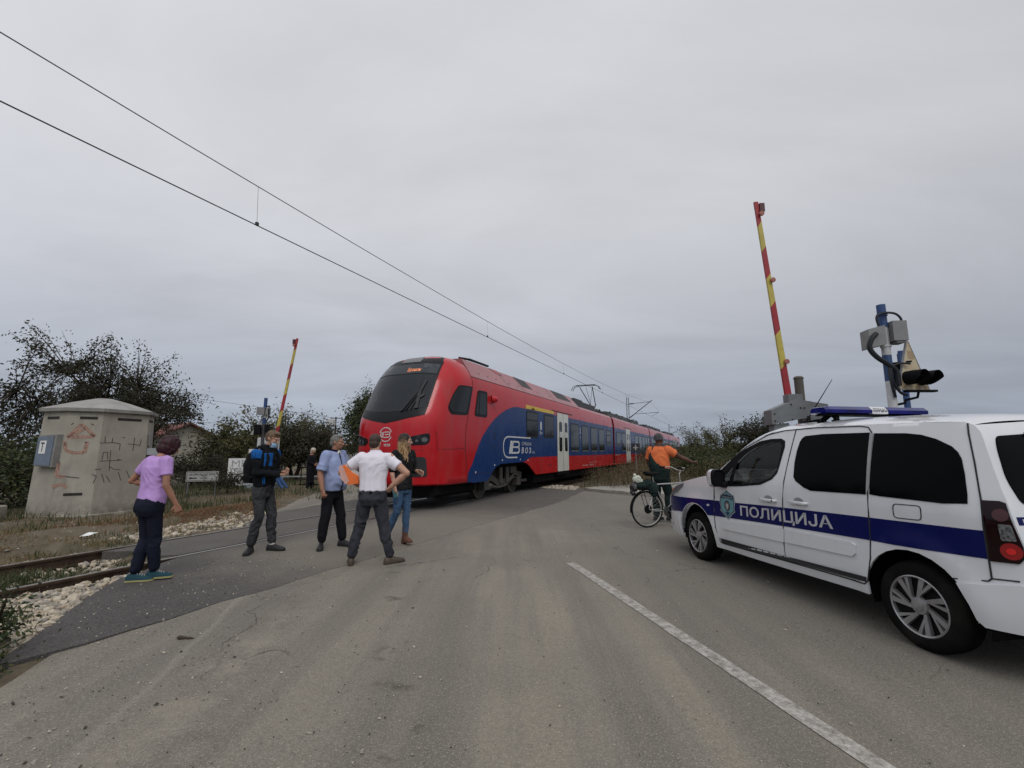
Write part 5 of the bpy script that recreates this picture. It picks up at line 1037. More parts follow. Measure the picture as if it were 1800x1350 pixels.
for y in (0.47, -0.47):
    mb = MB()
    for a in (-0.09, 0.09): mb.tube([CW(LB+a, y+0.03, 1.79), CW(LB+a*0.7, y, 1.83), CW(LB+a*0.3, y, 1.85)], 0.028, 8); mb.box(CW(LB+a, y+0.03, 1.785), (0.07, 0.05, 0.02), rz=AR)
    obj('bar_foot', mb, C_BLACK, lb)
mb = MB(); mb.tube([CW(1.50, 0.35, 1.80), CW(1.49, 0.35, 1.83), CW(1.16, 0.30, 2.25)], [0.02, 0.008, 0.003], 6); obj('antenna', mb, C_BLACK, car)

# ============================================================ TREES, BUSHES
BARK = mat('bark', (0.045, 0.036, 0.028), 0.95, bump=0.5, bs=25, spec=0.1)
LV = {'dark': [leafmat('leaf_dark', (0.035, 0.039, 0.022)), leafmat('leaf_dim', (0.055, 0.052, 0.029)), leafmat('leaf_brownish', (0.052, 0.044, 0.027)), leafmat('leaf_black', (0.022, 0.023, 0.016))],
      'olive': [leafmat('leaf_olive', (0.087, 0.09, 0.035)), leafmat('leaf_dim', (0.055, 0.052, 0.029)), leafmat('leaf_olive_dark', (0.046, 0.052, 0.022)), leafmat('leaf_yellowish', (0.145, 0.123, 0.051))],
      'green': [leafmat('leaf_green', (0.055, 0.075, 0.032)), leafmat('leaf_green_dark', (0.032, 0.048, 0.02)), leafmat('leaf_olive', (0.087, 0.09, 0.035)), leafmat('leaf_dark', (0.035, 0.039, 0.022))]}
def leaf(mb, p, L, R, nm, droop=0.3, asp=0.42):
    a = R.uniform(0, 6.283); b = R.gauss(-droop, 0.5); u = Vector((math.cos(a)*math.cos(b), math.sin(a)*math.cos(b), math.sin(b)))*L
    v = u.cross(Vector((R.gauss(0, 1), R.gauss(0, 1), R.gauss(0, 1)))); v = v.normalized()*L*asp*0.5 if v.length > 1e-6 else Vector((0, 0, L*0.2))
    mb.cur = R.randrange(nm); mb.add([p, p+u*0.45+v, p+u, p+u*0.45-v], [(0, 1, 2, 3)])
def tree(name, label, cat, x, y, h, rx, rz, tips, per, L, kind='dark', seed=0, group=None, ry=None, trunk_r=0.12, lo=0.12, droop=0.35, spiky=0.0, zb=None, lump=0.35, parts=('trunk', 'crown')):
    R = random.Random(seed); ry = ry or rx; zb = ground_z(x, y) if zb is None else zb; zc = zb+h-rz; base = Vector((x, y, zb-0.05)); th = thing(name, label, cat, (x, y, zb), 0, group)
    tr = MB(); cr = MB(); top = Vector((x+R.uniform(-.2, .2)*rx, y, zc-rz*0.25))
    tr.tube([base, base.lerp(top, 0.5)+Vector((R.uniform(-.1, .1), 0, 0)), top], [trunk_r, trunk_r*0.8, trunk_r*0.6], 8)
    nodes = [top, base.lerp(top, 0.75)]
    for k in range(8):
        a = 2*math.pi*k/8+R.uniform(-.3, .3); e = R.uniform(0.1, 1.1); q = Vector((x+rx*0.62*math.cos(a)*math.cos(e), y+ry*0.62*math.sin(a)*math.cos(e), zc+rz*0.62*math.sin(e)-rz*0.1)); s_ = nodes[k % 2]
        m = s_.lerp(q, 0.5)+Vector((0, 0, 0.12*rz)); tr.tube([s_, m, q], [trunk_r*0.5, trunk_r*0.3, trunk_r*0.15], 6); nodes += [m, q, m.lerp(q, 0.5)]
    for i in range(tips):
        while True:
            d = Vector((R.gauss(0, 1), R.gauss(0, 1), R.gauss(0, 1))).normalized()
            if d.z > -0.75: break
        k = 1+lump*noise.noise(d*2.2+Vector((seed*3.1, 0, 0)))*1.6+0.12*noise.noise(d*6+Vector((seed, 0, 0))); r = (R.random()**0.42)*k
        sp = spiky*R.random() if d.z > 0.2 else 0
        p = Vector((x+d.x*rx*r, y+d.y*ry*r, zc+d.z*rz*(r+sp)))
        if p.z < zb+lo: p.z = zb+lo+R.random()*0.2
        nd = min(nodes, key=lambda q: (q-p).length_squared)
        if (nd-p).length > 0.15: tr.tube([nd, nd.lerp(p, 0.55)+Vector((0, 0, 0.08*rz*R.uniform(-.5, 1))), p], [max(0.016, trunk_r*0.13), max(0.010, trunk_r*0.08), 0.005], 3, False)
        clump = noise.noise(p*0.9+Vector((seed, 5, 0))); kk = int(per*(0.55+1.0*max(0, min(1, clump+0.5))))
        for j in range(kk):
            t = R.random(); c = p.lerp(nd, t*0.5)+Vector((R.gauss(0, 1), R.gauss(0, 1), R.gauss(0, .8)))*(0.03+L*0.9); leaf(cr, c, L*R.uniform(0.6, 1.25), R, 4, droop)
    obj(parts[0], tr, BARK, th, angle=50); obj(parts[1], cr, LV[kind], th, angle=0); return th
tree('broadleaf_tree', 'large dark spreading tree behind the concrete hut at far left', 'tree', -15.9, 17.0, 5.55, 3.4, 2.5, 420, 46, 0.125, 'dark', 2, trunk_r=0.17, lo=0.6, spiky=0.07, lump=0.45, droop=0.55)
tree('broadleaf_tree', 'dark tree leaning over the red roofed house, right of the hut', 'tree', -15.1, 19.2, 4.1, 1.7, 1.0, 170, 36, 0.125, 'dark', 12, trunk_r=0.12, lo=2.3, spiky=0.1, lump=0.4, droop=0.55)
tree('bush', 'low dark green bush filling the left edge beside the hut', 'bush', -14.9, 13.2, 1.9, 1.9, 1.1, 240, 30, 0.13, 'green', 5, trunk_r=0.05, lo=0.0, parts=('stem', 'foliage'))
tree('broadleaf_tree', 'olive leaved tree above the arrow direction sign', 'tree', -13.0, 22.5, 3.2, 2.3, 1.7, 300, 34, 0.17, 'olive', 3, trunk_r=0.12, lo=0.3, spiky=0.1)
tree('broadleaf_tree', 'thin twiggy tree rising behind the white advertising board', 'tree', -12.1, 25.5, 3.55, 2.4, 1.7, 230, 26, 0.16, 'olive', 4, trunk_r=0.12, lo=0.3, spiky=0.42)
tree('broadleaf_tree', 'dense dark tree behind the small barrier and the youth', 'tree', -10.9, 23.2, 2.85, 2.2, 1.4, 330, 30, 0.16, 'dark', 6, trunk_r=0.12, lo=0.3, spiky=0.3)
tree('broadleaf_tree', 'tree with sparse twigs reaching right behind the old woman in black', 'tree', -11.6, 27.5, 3.2, 2.0, 1.6, 190, 24, 0.16, 'dark', 7, trunk_r=0.12, lo=0.4, spiky=0.45)
tree('broadleaf_tree', 'dark round tree partly hidden by the nose of the train', 'tree', -9.7, 31, 5.9, 1.9, 2.9, 330, 36, 0.19, 'green', 8, trunk_r=0.15, lo=0.2)
tree('bush', 'bush at the foot of the direction sign', 'bush', -9.1, 14.9, 0.75, 0.7, 0.4, 90, 20, 0.08, 'dark', 9, trunk_r=0.02, lo=0.0, parts=('stem', 'foliage'))
tree('bush', 'leafy weed bush growing in front of the white advertising board', 'bush', -9.35, 16.9, 0.5, 0.32, 0.25, 22, 10, 0.07, 'dark', 10, trunk_r=0.02, lo=0.0, spiky=.5, parts=('stem', 'foliage'))
tree('bush', 'dark hedge bush behind the direction sign under the olive tree', 'bush', -12.3, 18.6, 1.3, 1.9, 0.7, 200, 26, 0.12, 'dark', 11, trunk_r=0.03, lo=0.0, parts=('stem', 'foliage'))
tree('bush', 'tall leafy green weed at the left edge of the photo beside the pale stones', 'weed', -3.88, 3.50, 0.40, 0.27, 0.20, 60, 20, 0.05, 'green', 61, trunk_r=0.008, lo=0.0, spiky=0.4, parts=('stem', 'foliage'))
tree('bush', 'low leafy green weed at the left edge where the dark asphalt ends', 'weed', -3.62, 3.26, 0.18, 0.18, 0.10, 50, 20, 0.04, 'green', 62, trunk_r=0.006, lo=0.0, spiky=0.4, parts=('stem', 'foliage'))
# right side
tree('broadleaf_tree', 'small dark tree above the bonnet of the police car, below the barrier box', 'tree', 16.3, 29.5, 3.75, 1.9, 1.35, 230, 32, 0.16, 'dark', 21, trunk_r=0.1, lo=0.8)
BS = [(13.9, 31, 3.0, 2.6, 1.5, 22, 'tallest bush on the right beyond the track, with a pointed top'), (11.4, 27.5, 1.85, 2.2, 1.0, 23, 'wide olive bush left of the pointed bush'), (17.5, 33, 2.3, 2.6, 1.2, 24, 'bush between the pointed bush and the small dark tree'), (9.8, 22.0, 1.25, 1.6, 0.7, 25, 'low bush in front of the bonnet behind the concrete apron'), (12.6, 22.5, 1.6, 2.2, 0.9, 26, 'bush seen through the front window of the police car'), (15.5, 24, 1.8, 2.5, 1.0, 27, 'bush hidden behind the police car roof'), (12.9, 38, 2.2, 3.0, 1.2, 28, 'farthest bush right of the rails beyond the train')]
for x, y, h, r, rz, sd_, lb_ in BS: tree('bush', lb_, 'bush', x, y, h, r, rz, int(150*r*rz/2.4)+50, 30, 0.14, 'green' if sd_ % 2 else 'olive', sd_, 'bushes on the right of the track', trunk_r=0.04, lo=0.0, spiky=0.7 if sd_ == 22 else 0.2, parts=('stem', 'foliage'))
# far woods
mb = MB(); R = random.Random(77)
def woods(x0, y0, x1, y1, k, h):
    for i in range(k):
        t = R.random(); cx, cy = x0+(x1-x0)*t+R.gauss(0, 4), y0+(y1-y0)*t+R.gauss(0, 6); hh = h*R.uniform(0.55, 1.15); rr = hh*R.uniform(0.6, 1.0)
        for j in range(150):
            d = Vector((R.gauss(0, 1), R.gauss(0, 1), R.gauss(0, 1))).normalized()*(R.random()**0.3); p = Vector((cx+d.x*rr, cy+d.y*rr, ground_z(cx, cy)+hh*0.5*(1+d.z)-0.4)); leaf(mb, p, hh*0.16, R, 4, 0, 0.8)
woods(40, 150, 75, 175, 26, 4.5); woods(60, 150, 220, 120, 60, 4.5); woods(-130, 95, -35, 100, 70, 5.5); woods(-35, 100, 30, 180, 40, 4.5); woods(16, 48, 40, 95, 26, 2.6)
struct('distant_woods', mb, LV['green'], angle=0, kind='stuff')
# ============================================================ CONCRETE HUT
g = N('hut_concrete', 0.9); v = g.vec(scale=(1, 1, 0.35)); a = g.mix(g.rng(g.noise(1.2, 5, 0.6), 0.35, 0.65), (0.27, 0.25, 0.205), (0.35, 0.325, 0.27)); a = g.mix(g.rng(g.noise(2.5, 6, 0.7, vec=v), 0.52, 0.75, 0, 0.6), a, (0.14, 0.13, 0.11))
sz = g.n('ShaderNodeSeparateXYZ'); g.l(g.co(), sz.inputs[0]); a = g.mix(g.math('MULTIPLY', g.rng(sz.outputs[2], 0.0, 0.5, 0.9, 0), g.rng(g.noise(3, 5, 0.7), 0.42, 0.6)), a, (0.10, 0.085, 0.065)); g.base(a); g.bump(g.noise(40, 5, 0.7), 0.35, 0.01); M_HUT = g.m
HX, HY = -11.05, 12.30; hut = thing('concrete_hut', 'octagonal concrete equipment hut with a low pointed roof and faded graffiti', 'hut', (HX, HY, -0.15))
HA = math.atan2(-HY, -HX); HANG = [math.radians(d) for d in (-79, -35, 0, 55, 101, 145, 190, 236)]
def hv(i, r): a = HA+HANG[i % 8]; return (HX+r*math.cos(a), HY+r*math.sin(a))
def octo(r, z): return [(*hv(i, r), z) for i in range(8)]
def wall_r(z): return 1.20+(1.13-1.20)*(z-0.12)/2.3
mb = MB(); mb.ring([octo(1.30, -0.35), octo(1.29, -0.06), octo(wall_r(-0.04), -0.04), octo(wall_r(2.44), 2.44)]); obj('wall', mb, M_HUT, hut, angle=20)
mb = MB(); mb.ring([octo(1.12, 2.42), octo(1.225, 2.46), octo(1.24, 2.54), octo(0.66, 2.74), octo(0.18, 2.88), octo(0.02, 2.88)]); g2 = N('hut_roof', 0.9); g2.base(g2.mix(g2.rng(g2.noise(3, 5), 0.35, 0.65), (0.22, 0.215, 0.20), (0.31, 0.30, 0.275))); g2.bump(g2.noise(50, 5), 0.3, 0.01); obj('roof', mb, g2.m, hut, angle=15)
def face_fn(i):
    def fn(u, z, o=0.0):
        r = wall_r(z); a = Vector((*hv(i+1, r), z)); b = Vector((*hv(i, r), z)); m = (a+b)/2; return m+(a-b).normalized()*u+Vector((m.x-HX, m.y-HY, 0)).normalized()*o
    return fn
fA, fB, fC, fD = 0, 1, 2, 3
mb = MB(); 
for i, u0, u1 in ((fA, -0.25, 0.15), (fB, -0.1, 0.24), (fC, -0.2, 0.35), (fD, -0.3, 0.2)):
    mb.prism([(u0, 2.27), (u1, 2.27), (u1, 2.33), (u0, 2.33)], face_fn(i), 0.0, 0.012)
obj('vent_slot', mb, mat('vent_dark', (0.02, 0.018, 0.015), 0.9), hut, angle=0)
mb = MB(); mb.prism([(-0.2, 0.42), (0.15, 0.42), (0.15, 0.48), (-0.2, 0.48)], face_fn(fB), 0.0, 0.01); obj('lower_vent', mb, MC['vent_dark'], hut, angle=0)
def strokes(name, i, segs, m, w):
    mb = MB(); f = face_fn(i)
    for s_ in segs: mb.line(s_, f, w, 0.0, 0.004)
    obj(name, mb, m, hut, angle=0)
GRED = mat('graffiti_red', (0.30, 0.185, 0.14), 0.9, var=0.3, vs=20); GBLK = mat('graffiti_black', (0.06, 0.05, 0.045), 0.9, var=0.4, vs=30)
B_ = lambda px, py: ((px-134)*0.0131, 1.50+(793-py)*0.0142)
C_ = lambda px, py: ((px-205)*0.0128, 1.50+(793-py)*0.0140)
strokes('graffiti_red', fB, [[B_(130, 748), B_(112, 771), B_(152, 769), B_(130, 748)], [B_(136, 755), B_(117, 768)], [B_(110, 778), B_(112, 792), B_(122, 797), B_(140, 797), B_(142, 778)], [B_(106, 814), B_(105, 836), B_(118, 838)], [B_(101, 853), B_(116, 850), B_(122, 856)]], GRED, 0.075)
strokes('graffiti_black', fC, [[C_(163, 780), C_(186, 779)], [C_(171, 768), C_(172, 780)], [C_(184, 770), C_(184, 780)], [C_(186, 779), C_(198, 781), C_(198, 793)], [C_(201, 769), C_(206, 770)], [C_(212, 781), C_(234, 783)], [C_(223, 769), C_(222, 794)], [C_(236, 772), C_(234, 785)],
    [C_(171, 797), C_(178, 796), C_(179, 809)], [C_(171, 797), C_(170, 810)], [C_(167, 812), C_(200, 811)], [C_(183, 793), C_(184, 830)], [C_(196, 809), C_(204, 811)], [C_(160, 826), C_(170, 826)], [C_(184, 822), C_(192, 827), C_(203, 828)],
    [C_(156, 834), C_(164, 838), C_(160, 850)], [C_(172, 834), C_(178, 850)], [C_(180, 838), C_(188, 850)], [C_(200, 832), C_(206, 848)], [C_(214, 830), C_(222, 846)]], GBLK, 0.014)
strokes('graffiti_thin', fB, [[B_(113, 771), B_(120, 766)], [B_(145, 765), B_(150, 767)], [B_(109, 779), B_(112, 786)], [B_(138, 779), B_(142, 780)], [B_(106, 812), B_(106, 824)], [B_(110, 836), B_(138, 840)], [B_(115, 749), B_(118, 746)], [B_(144, 747), B_(148, 749)]], GBLK, 0.02)
# meter cabinet on the left face, boxes at the right end
f = face_fn(fA); mb = MB(); mb.prism([(-0.22, 1.12), (0.40, 1.10), (0.40, 1.88), (-0.22, 1.86)], f, 0.0, 0.13)
cb = obj('meter_cabinet', mb, mat('cabinet_grey', (0.22, 0.215, 0.20), 0.7, dirt=0.5), hut, angle=0)
mb = MB(); mb.prism([(-0.20, 1.15), (0.33, 1.13), (0.33, 1.85), (-0.20, 1.83)], f, 0.13, 0.15); obj('cabinet_door', mb, mat('cabinet_blue', (0.13, 0.165, 0.215), 0.5, dirt=0.3), cb, angle=0)
mb = MB(); mb.prism([(-0.10, 1.42), (0.12, 1.42), (0.12, 1.73), (-0.10, 1.73)], f, 0.15, 0.156); mb.cur = 1; put_text(mb, 'T', f, (-0.05, 1.47, 0.07, 1.69), 0.160, bold=0.01); obj('cabinet_sign', mb, [mat('sign_white', (0.66, 0.66, 0.64), 0.5), mat('sign_black', (0.012, 0.012, 0.012), 0.5)], cb, angle=0)
f = face_fn(fD); mb = MB(); mb.prism([(-0.35, 1.62), (0.0, 1.62), (0.0, 1.95), (-0.35, 1.95)], f, 0.0, 0.06); obj('upper_box', mb, MC['cabinet_grey'], hut)
f = face_fn(fD); mb = MB(); mb.prism([(-0.4, 1.38), (0.36, 1.38), (0.36, 1.56), (-0.4, 1.56)], f, 0.0, 0.25); obj('lower_box', mb, mat('box_pale', (0.30, 0.31, 0.32), 0.6), hut)
mb = MB(); mb.box((-12.0, 10.55, 0.02), (0.7, 0.55, 0.45), rz=0.2, bev=0.03); solo('concrete_block', mb, M_HUT, 'weathered square concrete block on the grass left of the hut', 'block', (-12.0, 10.55, -0.1))
mb = MB(); x, y, _ = TR(-9.95, 4.35, 0); z = ground_z(x, y)+0.04; mb.add([(x-0.10, y-0.06, z), (x+0.08, y-0.08, z+0.02), (x+0.12, y+0.06, z+0.05), (x-0.05, y+0.08, z+0.03), (x, y, z+0.06)], [(0, 1, 4), (1, 2, 4), (2, 3, 4), (3, 0, 4)]); solo('paper_scrap', mb, mat('paper_white', (0.7, 0.7, 0.68), 0.8), 'crumpled white scrap of paper lying on the dry verge', 'litter', (x, y, z-0.04))
mb = MB(); mb.tube([(-2.66, 3.885, 0.010), (-2.635, 3.872, 0.016), (-2.60, 3.882, 0.010), (-2.565, 3.878, 0.010), (-2.535, 3.886, 0.005)], [0.013, 0.016, 0.008, 0.010, 0.003], 7); solo('dried_twig', mb, mat('twig_brown', (0.055, 0.04, 0.025), 0.9, bump=0.5), 'short dark dried twig lying on the road at left', 'twig', (-2.6, 3.88, 0))
# ============================================================ HOUSES FAR BEHIND
def house(lab, x, y, w, d, eh, rh, rz, wallc, roofc, windows=()):
    th = thing('house', lab, 'house', (x, y, 0), rz); mb = MB()
    mb.add([(-w/2, -d/2, -0.3), (w/2, -d/2, -0.3), (w/2, d/2, -0.3), (-w/2, d/2, -0.3), (-w/2, -d/2, eh), (w/2, -d/2, eh), (w/2, d/2, eh), (-w/2, d/2, eh), (-w/2, 0, eh+rh), (w/2, 0, eh+rh)], [(0, 1, 5, 4), (1, 2, 6, 9, 5), (2, 3, 7, 6), (3, 0, 4, 8, 7)])
    obj('wall', mb, wallc, th, False, 20); mb = MB(); o = 0.45; k = rh/(d/2)
    for sg in (1, -1):
        mb.ring([[(xx, sg*(d/2+o), eh-k*o+0.02), (xx, sg*0.0, eh+rh+0.02), (xx, sg*0.0, eh+rh+0.16), (xx, sg*(d/2+o), eh-k*o+0.16)] for xx in (-w/2-o, w/2+o)])
    obj('roof', mb, roofc, th, False, 20)
    for a, b, c, e, nm in windows:
        mb = MB(); mb.box((a, -d/2-0.02, b), (c, 0.06, e)); f_ = obj(nm, mb, mat('house_frame', (0.5, 0.48, 0.44), 0.6), th, False); mb = MB(); mb.box((a, -d/2-0.06, b), (c-0.16, 0.03, e-0.16)); obj('pane', mb, darkglass('house_glass'), f_, False)
    return th
g = N('roof_tiles', 0.85); v = g.vec(scale=(1, 1, 1)); wv = g.n('ShaderNodeTexWave', wave_type='BANDS', bands_direction='X'); wv.inputs['Scale'].default_value = 2.2; wv.inputs['Distortion'].default_value = 1.0; g.l(g.co(), wv.inputs['Vector']); a = g.mix(wv.outputs[0], (0.10, 0.032, 0.022), (0.23, 0.075, 0.05)); g.base(g.mix(g.rng(g.noise(1.5, 5), 0.45, 0.65), a, (0.09, 0.045, 0.035))); M_TILE = g.m
house('low cream house with a red tiled roof behind the trees, right of the hut', -28.6, 38, 6, 6.0, 2.1, 1.5, math.radians(-28), mat('house_cream', (0.30, 0.28, 0.23), 0.9, dirt=0.3), M_TILE, [(2.0, 1.5, 1.2, 1.2, 'window'), (-1.5, 1.5, 1.2, 1.2, 'window')])
g = N('roof_orange', 0.85); g.base(g.mix(g.rng(g.noise(2.0, 5), 0.4, 0.6), (0.22, 0.075, 0.04), (0.30, 0.11, 0.06)))
house('small brick house with an orange roof far behind the old woman in black', -27.5, 62, 5.5, 7, 2.3, 1.75, math.radians(68), mat('house_brick', (0.24, 0.12, 0.10), 0.9, var=0.2), g.m, [(-1.2, 1.4, 1.0, 1.1, 'window')])
mb = MB(); 
for k in range(7): mb.box((-22.5+k*1.6, 50+k*0.3, 0.65), (1.52, 0.12, 1.5), rz=0.18)
solo('garden_wall', mb, mat('garden_wall_grey', (0.24, 0.235, 0.225), 0.9, dirt=0.3), 'long pale concrete garden wall in front of the small brick house', 'wall', (-17.7, 50.9, 0))
mb = MB(); mb.box((-13.2, 20.4, 0.35), (9.0, 0.03, 0.06), rz=0.15)
for k in range(8): mb.cyl((-17.5+k*1.2, 19.75+k*0.18, 0), (-17.5+k*1.2, 19.75+k*0.18, 0.42), 0.025, seg=6)
solo('guard_rail', mb, mat('guard_rail_grey', (0.33, 0.33, 0.33), 0.5, 0.3), 'thin grey roadside guard rail behind the direction sign', 'guard rail', (-13.2, 20.4, 0))
# ============================================================ SIGNS ON THE LEFT
M_GALV = mat('galvanised', (0.19, 0.20, 0.205), 0.45, 0.5, dirt=0.25); M_SW = MC['sign_white']; M_SB = MC['sign_black']
def facing(x, y): return math.atan2(-x, y)   # z rotation that turns local -Y toward the camera
def flat(x, y, rz):
    c, s_ = math.cos(rz), math.sin(rz)
    return lambda u, z, o=0.0: Vector((x+u*c+o*s_, y+u*s_-o*c, z))
sx_, sy_ = -9.55, 14.3; f = flat(sx_, sy_, 0.42)
t = thing('direction_sign', 'white rectangular direction sign with a black arrow pointing left', 'sign', (sx_, sy_, 0))
mb = MB(); mb.panel(rpoly([(-0.42, 0.56), (0.42, 0.56), (0.42, 0.86), (-0.42, 0.86)], 0.03), f, -0.02, 0.0, 0.5); obj('board', mb, mat('sign_offwhite', (0.38, 0.38, 0.36), 0.6), t)
mb = MB(); L = rpoly([(-0.395, 0.585), (0.395, 0.585), (0.395, 0.835), (-0.395, 0.835)], 0.03); mb.line(L+L[:1], f, 0.012, 0.0, 0.003); put_text(mb, 'ALUPRODUKT DOO', f, (-0.34, 0.74, 0.34, 0.80), 0.004, bold=0.02); mb.prism([(-0.36, 0.66), (-0.28, 0.70), (-0.28, 0.678), (-0.14, 0.678), (-0.14, 0.642), (-0.28, 0.642), (-0.28, 0.62)], f, 0.0, 0.003); put_text(mb, '300 m', f, (-0.06, 0.635, 0.14, 0.68), 0.004, bold=0.01); obj('lettering', mb, M_SB, t, angle=0)
mb = MB(); mb.cyl(f(-0.36, -0.05, -0.03), f(-0.36, 0.86, -0.03), 0.02); mb.cyl(f(0.36, -0.05, -0.03), f(0.36, 0.86, -0.03), 0.02); obj('frame', mb, M_GALV, t)
bx, by = -10.0, 17.3; f = flat(bx, by, 0.25)
t = thing('advertising_board', 'white advertising board with grey MEBL heading on the verge behind the youth', 'sign', (bx, by, 0))
mb = MB(); mb.prism([(-0.56, 0.22), (0.56, 0.22), (0.56, 1.22), (-0.56, 1.22)], f, -0.03, 0.0); obj('board', mb, M_SW, t, angle=0)
mb = MB(); mb.prism([(-0.56, 1.22), (0.56, 1.22), (0.56, 1.235), (-0.56, 1.235)], f, 0.0, 0.006); put_text(mb, 'Uvoz iz AMERIKE', f, (-0.48, 0.80, 0.44, 0.88), 0.004, shear=0.2, bold=0.01); put_text(mb, '"Najbolji kvalitet"', f, (-0.48, 0.60, 0.46, 0.68), 0.004, shear=0.15, bold=0.012); put_text(mb, '- najniža cena', f, (-0.2, 0.50, 0.42, 0.57), 0.004, bold=0.01); obj('lettering', mb, M_SB, t, angle=0)
mb = MB(); put_text(mb, 'MEBL', f, (-0.44, 0.90, 0.50, 1.14), 0.004, bold=0.0); put_text(mb, 'TOP  CENE', f, (-0.36, 0.69, 0.40, 0.78), 0.004); obj('heading', mb, mat('sign_grey', (0.30, 0.30, 0.31), 0.6), t, angle=0)
mb = MB(); mb.box(f(-0.5, 0.1, -0.06), (0.05, 0.05, 0.5)); mb.box(f(0.5, 0.1, -0.06), (0.05, 0.05, 0.5)); obj('frame', mb, M_GALV, t)
f = flat(-9.75, 17.9, 0.2); t = thing('white_sign_with_oval', 'small white sign with an oval emblem just above the advertising board', 'sign', (-9.75, 17.9, 0))
mb = MB(); mb.prism([(-0.45, 1.10), (0.45, 1.10), (0.45, 1.56), (-0.45, 1.56)], f, -0.03, 0.0); obj('board', mb, mat('sign_white2', (0.60, 0.60, 0.585), 0.6), t)
mb = MB(); L = [(0.14+0.26*math.cos(a*math.pi/12), 1.39+0.12*math.sin(a*math.pi/12)) for a in range(25)]; mb.line(L, f, 0.012, 0.0, 0.003); put_text(mb, 'salon', f, (0.0, 1.36, 0.28, 1.43), 0.003, shear=0.3); obj('oval_emblem', mb, MC['sign_grey'], t, angle=0)
mb = MB(); mb.cyl(f(-0.35, -0.05, -0.05), f(-0.35, 1.3, -0.05), 0.025); mb.cyl(f(0.35, -0.05, -0.05), f(0.35, 1.3, -0.05), 0.025); obj('post', mb, M_GALV, t)
f = flat(-9.0, 17.0, 0.1); t = thing('blank_sign', 'plain pale grey blank sign panel directly behind the head of the youth', 'sign', (-9.0, 17.0, 0))
mb = MB(); mb.panel(rpoly([(-0.42, 1.18), (0.36, 1.18), (0.36, 1.98), (-0.42, 1.98)], 0.04), f, -0.03, 0.0, 0.5); obj('board', mb, mat('panel_grey', (0.50, 0.50, 0.50), 0.5), t)
mb = MB(); mb.cyl(f(0.0, -0.05, -0.05), f(0.0, 2.0, -0.05), 0.03); mb.lathe([(0.0, 0), (0.03, 0.01), (0.03, 0.04), (0, 0.05)], f(0.0, 1.97, 0), 'Z', 10); obj('post', mb, M_GALV, t)
# ============================================================ CROSSING SIGNALS
P_WH = mat('post_white', (0.50, 0.50, 0.50), 0.5, dirt=0.3); P_BL = mat('post_blue', (0.018, 0.055, 0.16), 0.5, dirt=0.2); P_BOX = mat('signal_box_grey', (0.20, 0.20, 0.20), 0.5, 0.2, dirt=0.2)
def signal_post(name, label, x, y, h, bands, near=False, rz=0.0, tri=True):
    t = thing(name, label, 'signal', (x, y, 0), 0, 'level crossing signal posts'); r = 0.056
    z0 = 0
    mb = MB(); 
    for z1, c in bands: mb.cur = c; mb.cyl((x, y, z0), (x, y, z1), r+0.0003*c, seg=20); z0 = z1
    obj('post', mb, [P_WH, P_BL, mat('post_dark', (0.05, 0.05, 0.055), 0.6)], t, angle=40)
    f = flat(x, y, rz)
    return t, f
# near signal, seen from behind/side over the roof of the car
NX_, NY_ = 5.46, 6.5
t, f = signal_post('crossing_signal', 'near signal post with two grey boxes and a yellowed triangle, rising above the car roof', NX_, NY_, 3.61, [(0.4, 0), (0.9, 1), (1.4, 0), (2.02, 1), (2.48, 0), (2.86, 1), (3.28, 0), (3.62, 1)])
mb = MB()
for (u0, u1, sk) in ((-0.235, -0.02, 0.10), (0.045, 0.30, -0.10)):
    pass
def sbox(u0, u1, z0, z1, d0, d1, tilt):
    mb = MB(); mb.prism([(u0, z0+tilt*u0), (u1, z0+tilt*u1), (u1, z1+tilt*u1), (u0, z1+tilt*u0)], f, d0, d1); return mb
f = flat(NX_, NY_, -0.15)
mb = sbox(-0.27, -0.05, 3.02, 3.30, -0.09, 0.12, 0.25); obj('junction_box', mb, P_BOX, t)
mb = sbox(0.04, 0.225, 3.05, 3.34, -0.10, 0.14, 0.0); mb.prism([(0.08, 3.02), (0.2, 3.02), (0.2, 3.06), (0.08, 3.06)], f, -0.05, 0.12); obj('junction_box', mb, P_BOX, t)
for z in (1.98, 2.05, 2.98, 3.28, 3.45): mb = MB(); mb.cyl((NX_, NY_, z), (NX_, NY_, z+0.03), 0.068, seg=20); obj('post_clamp', mb, P_WH if z < 3 else P_BL, t)
CB = mat('cable_black', (0.012, 0.014, 0.018), 0.5, spec=0.3)
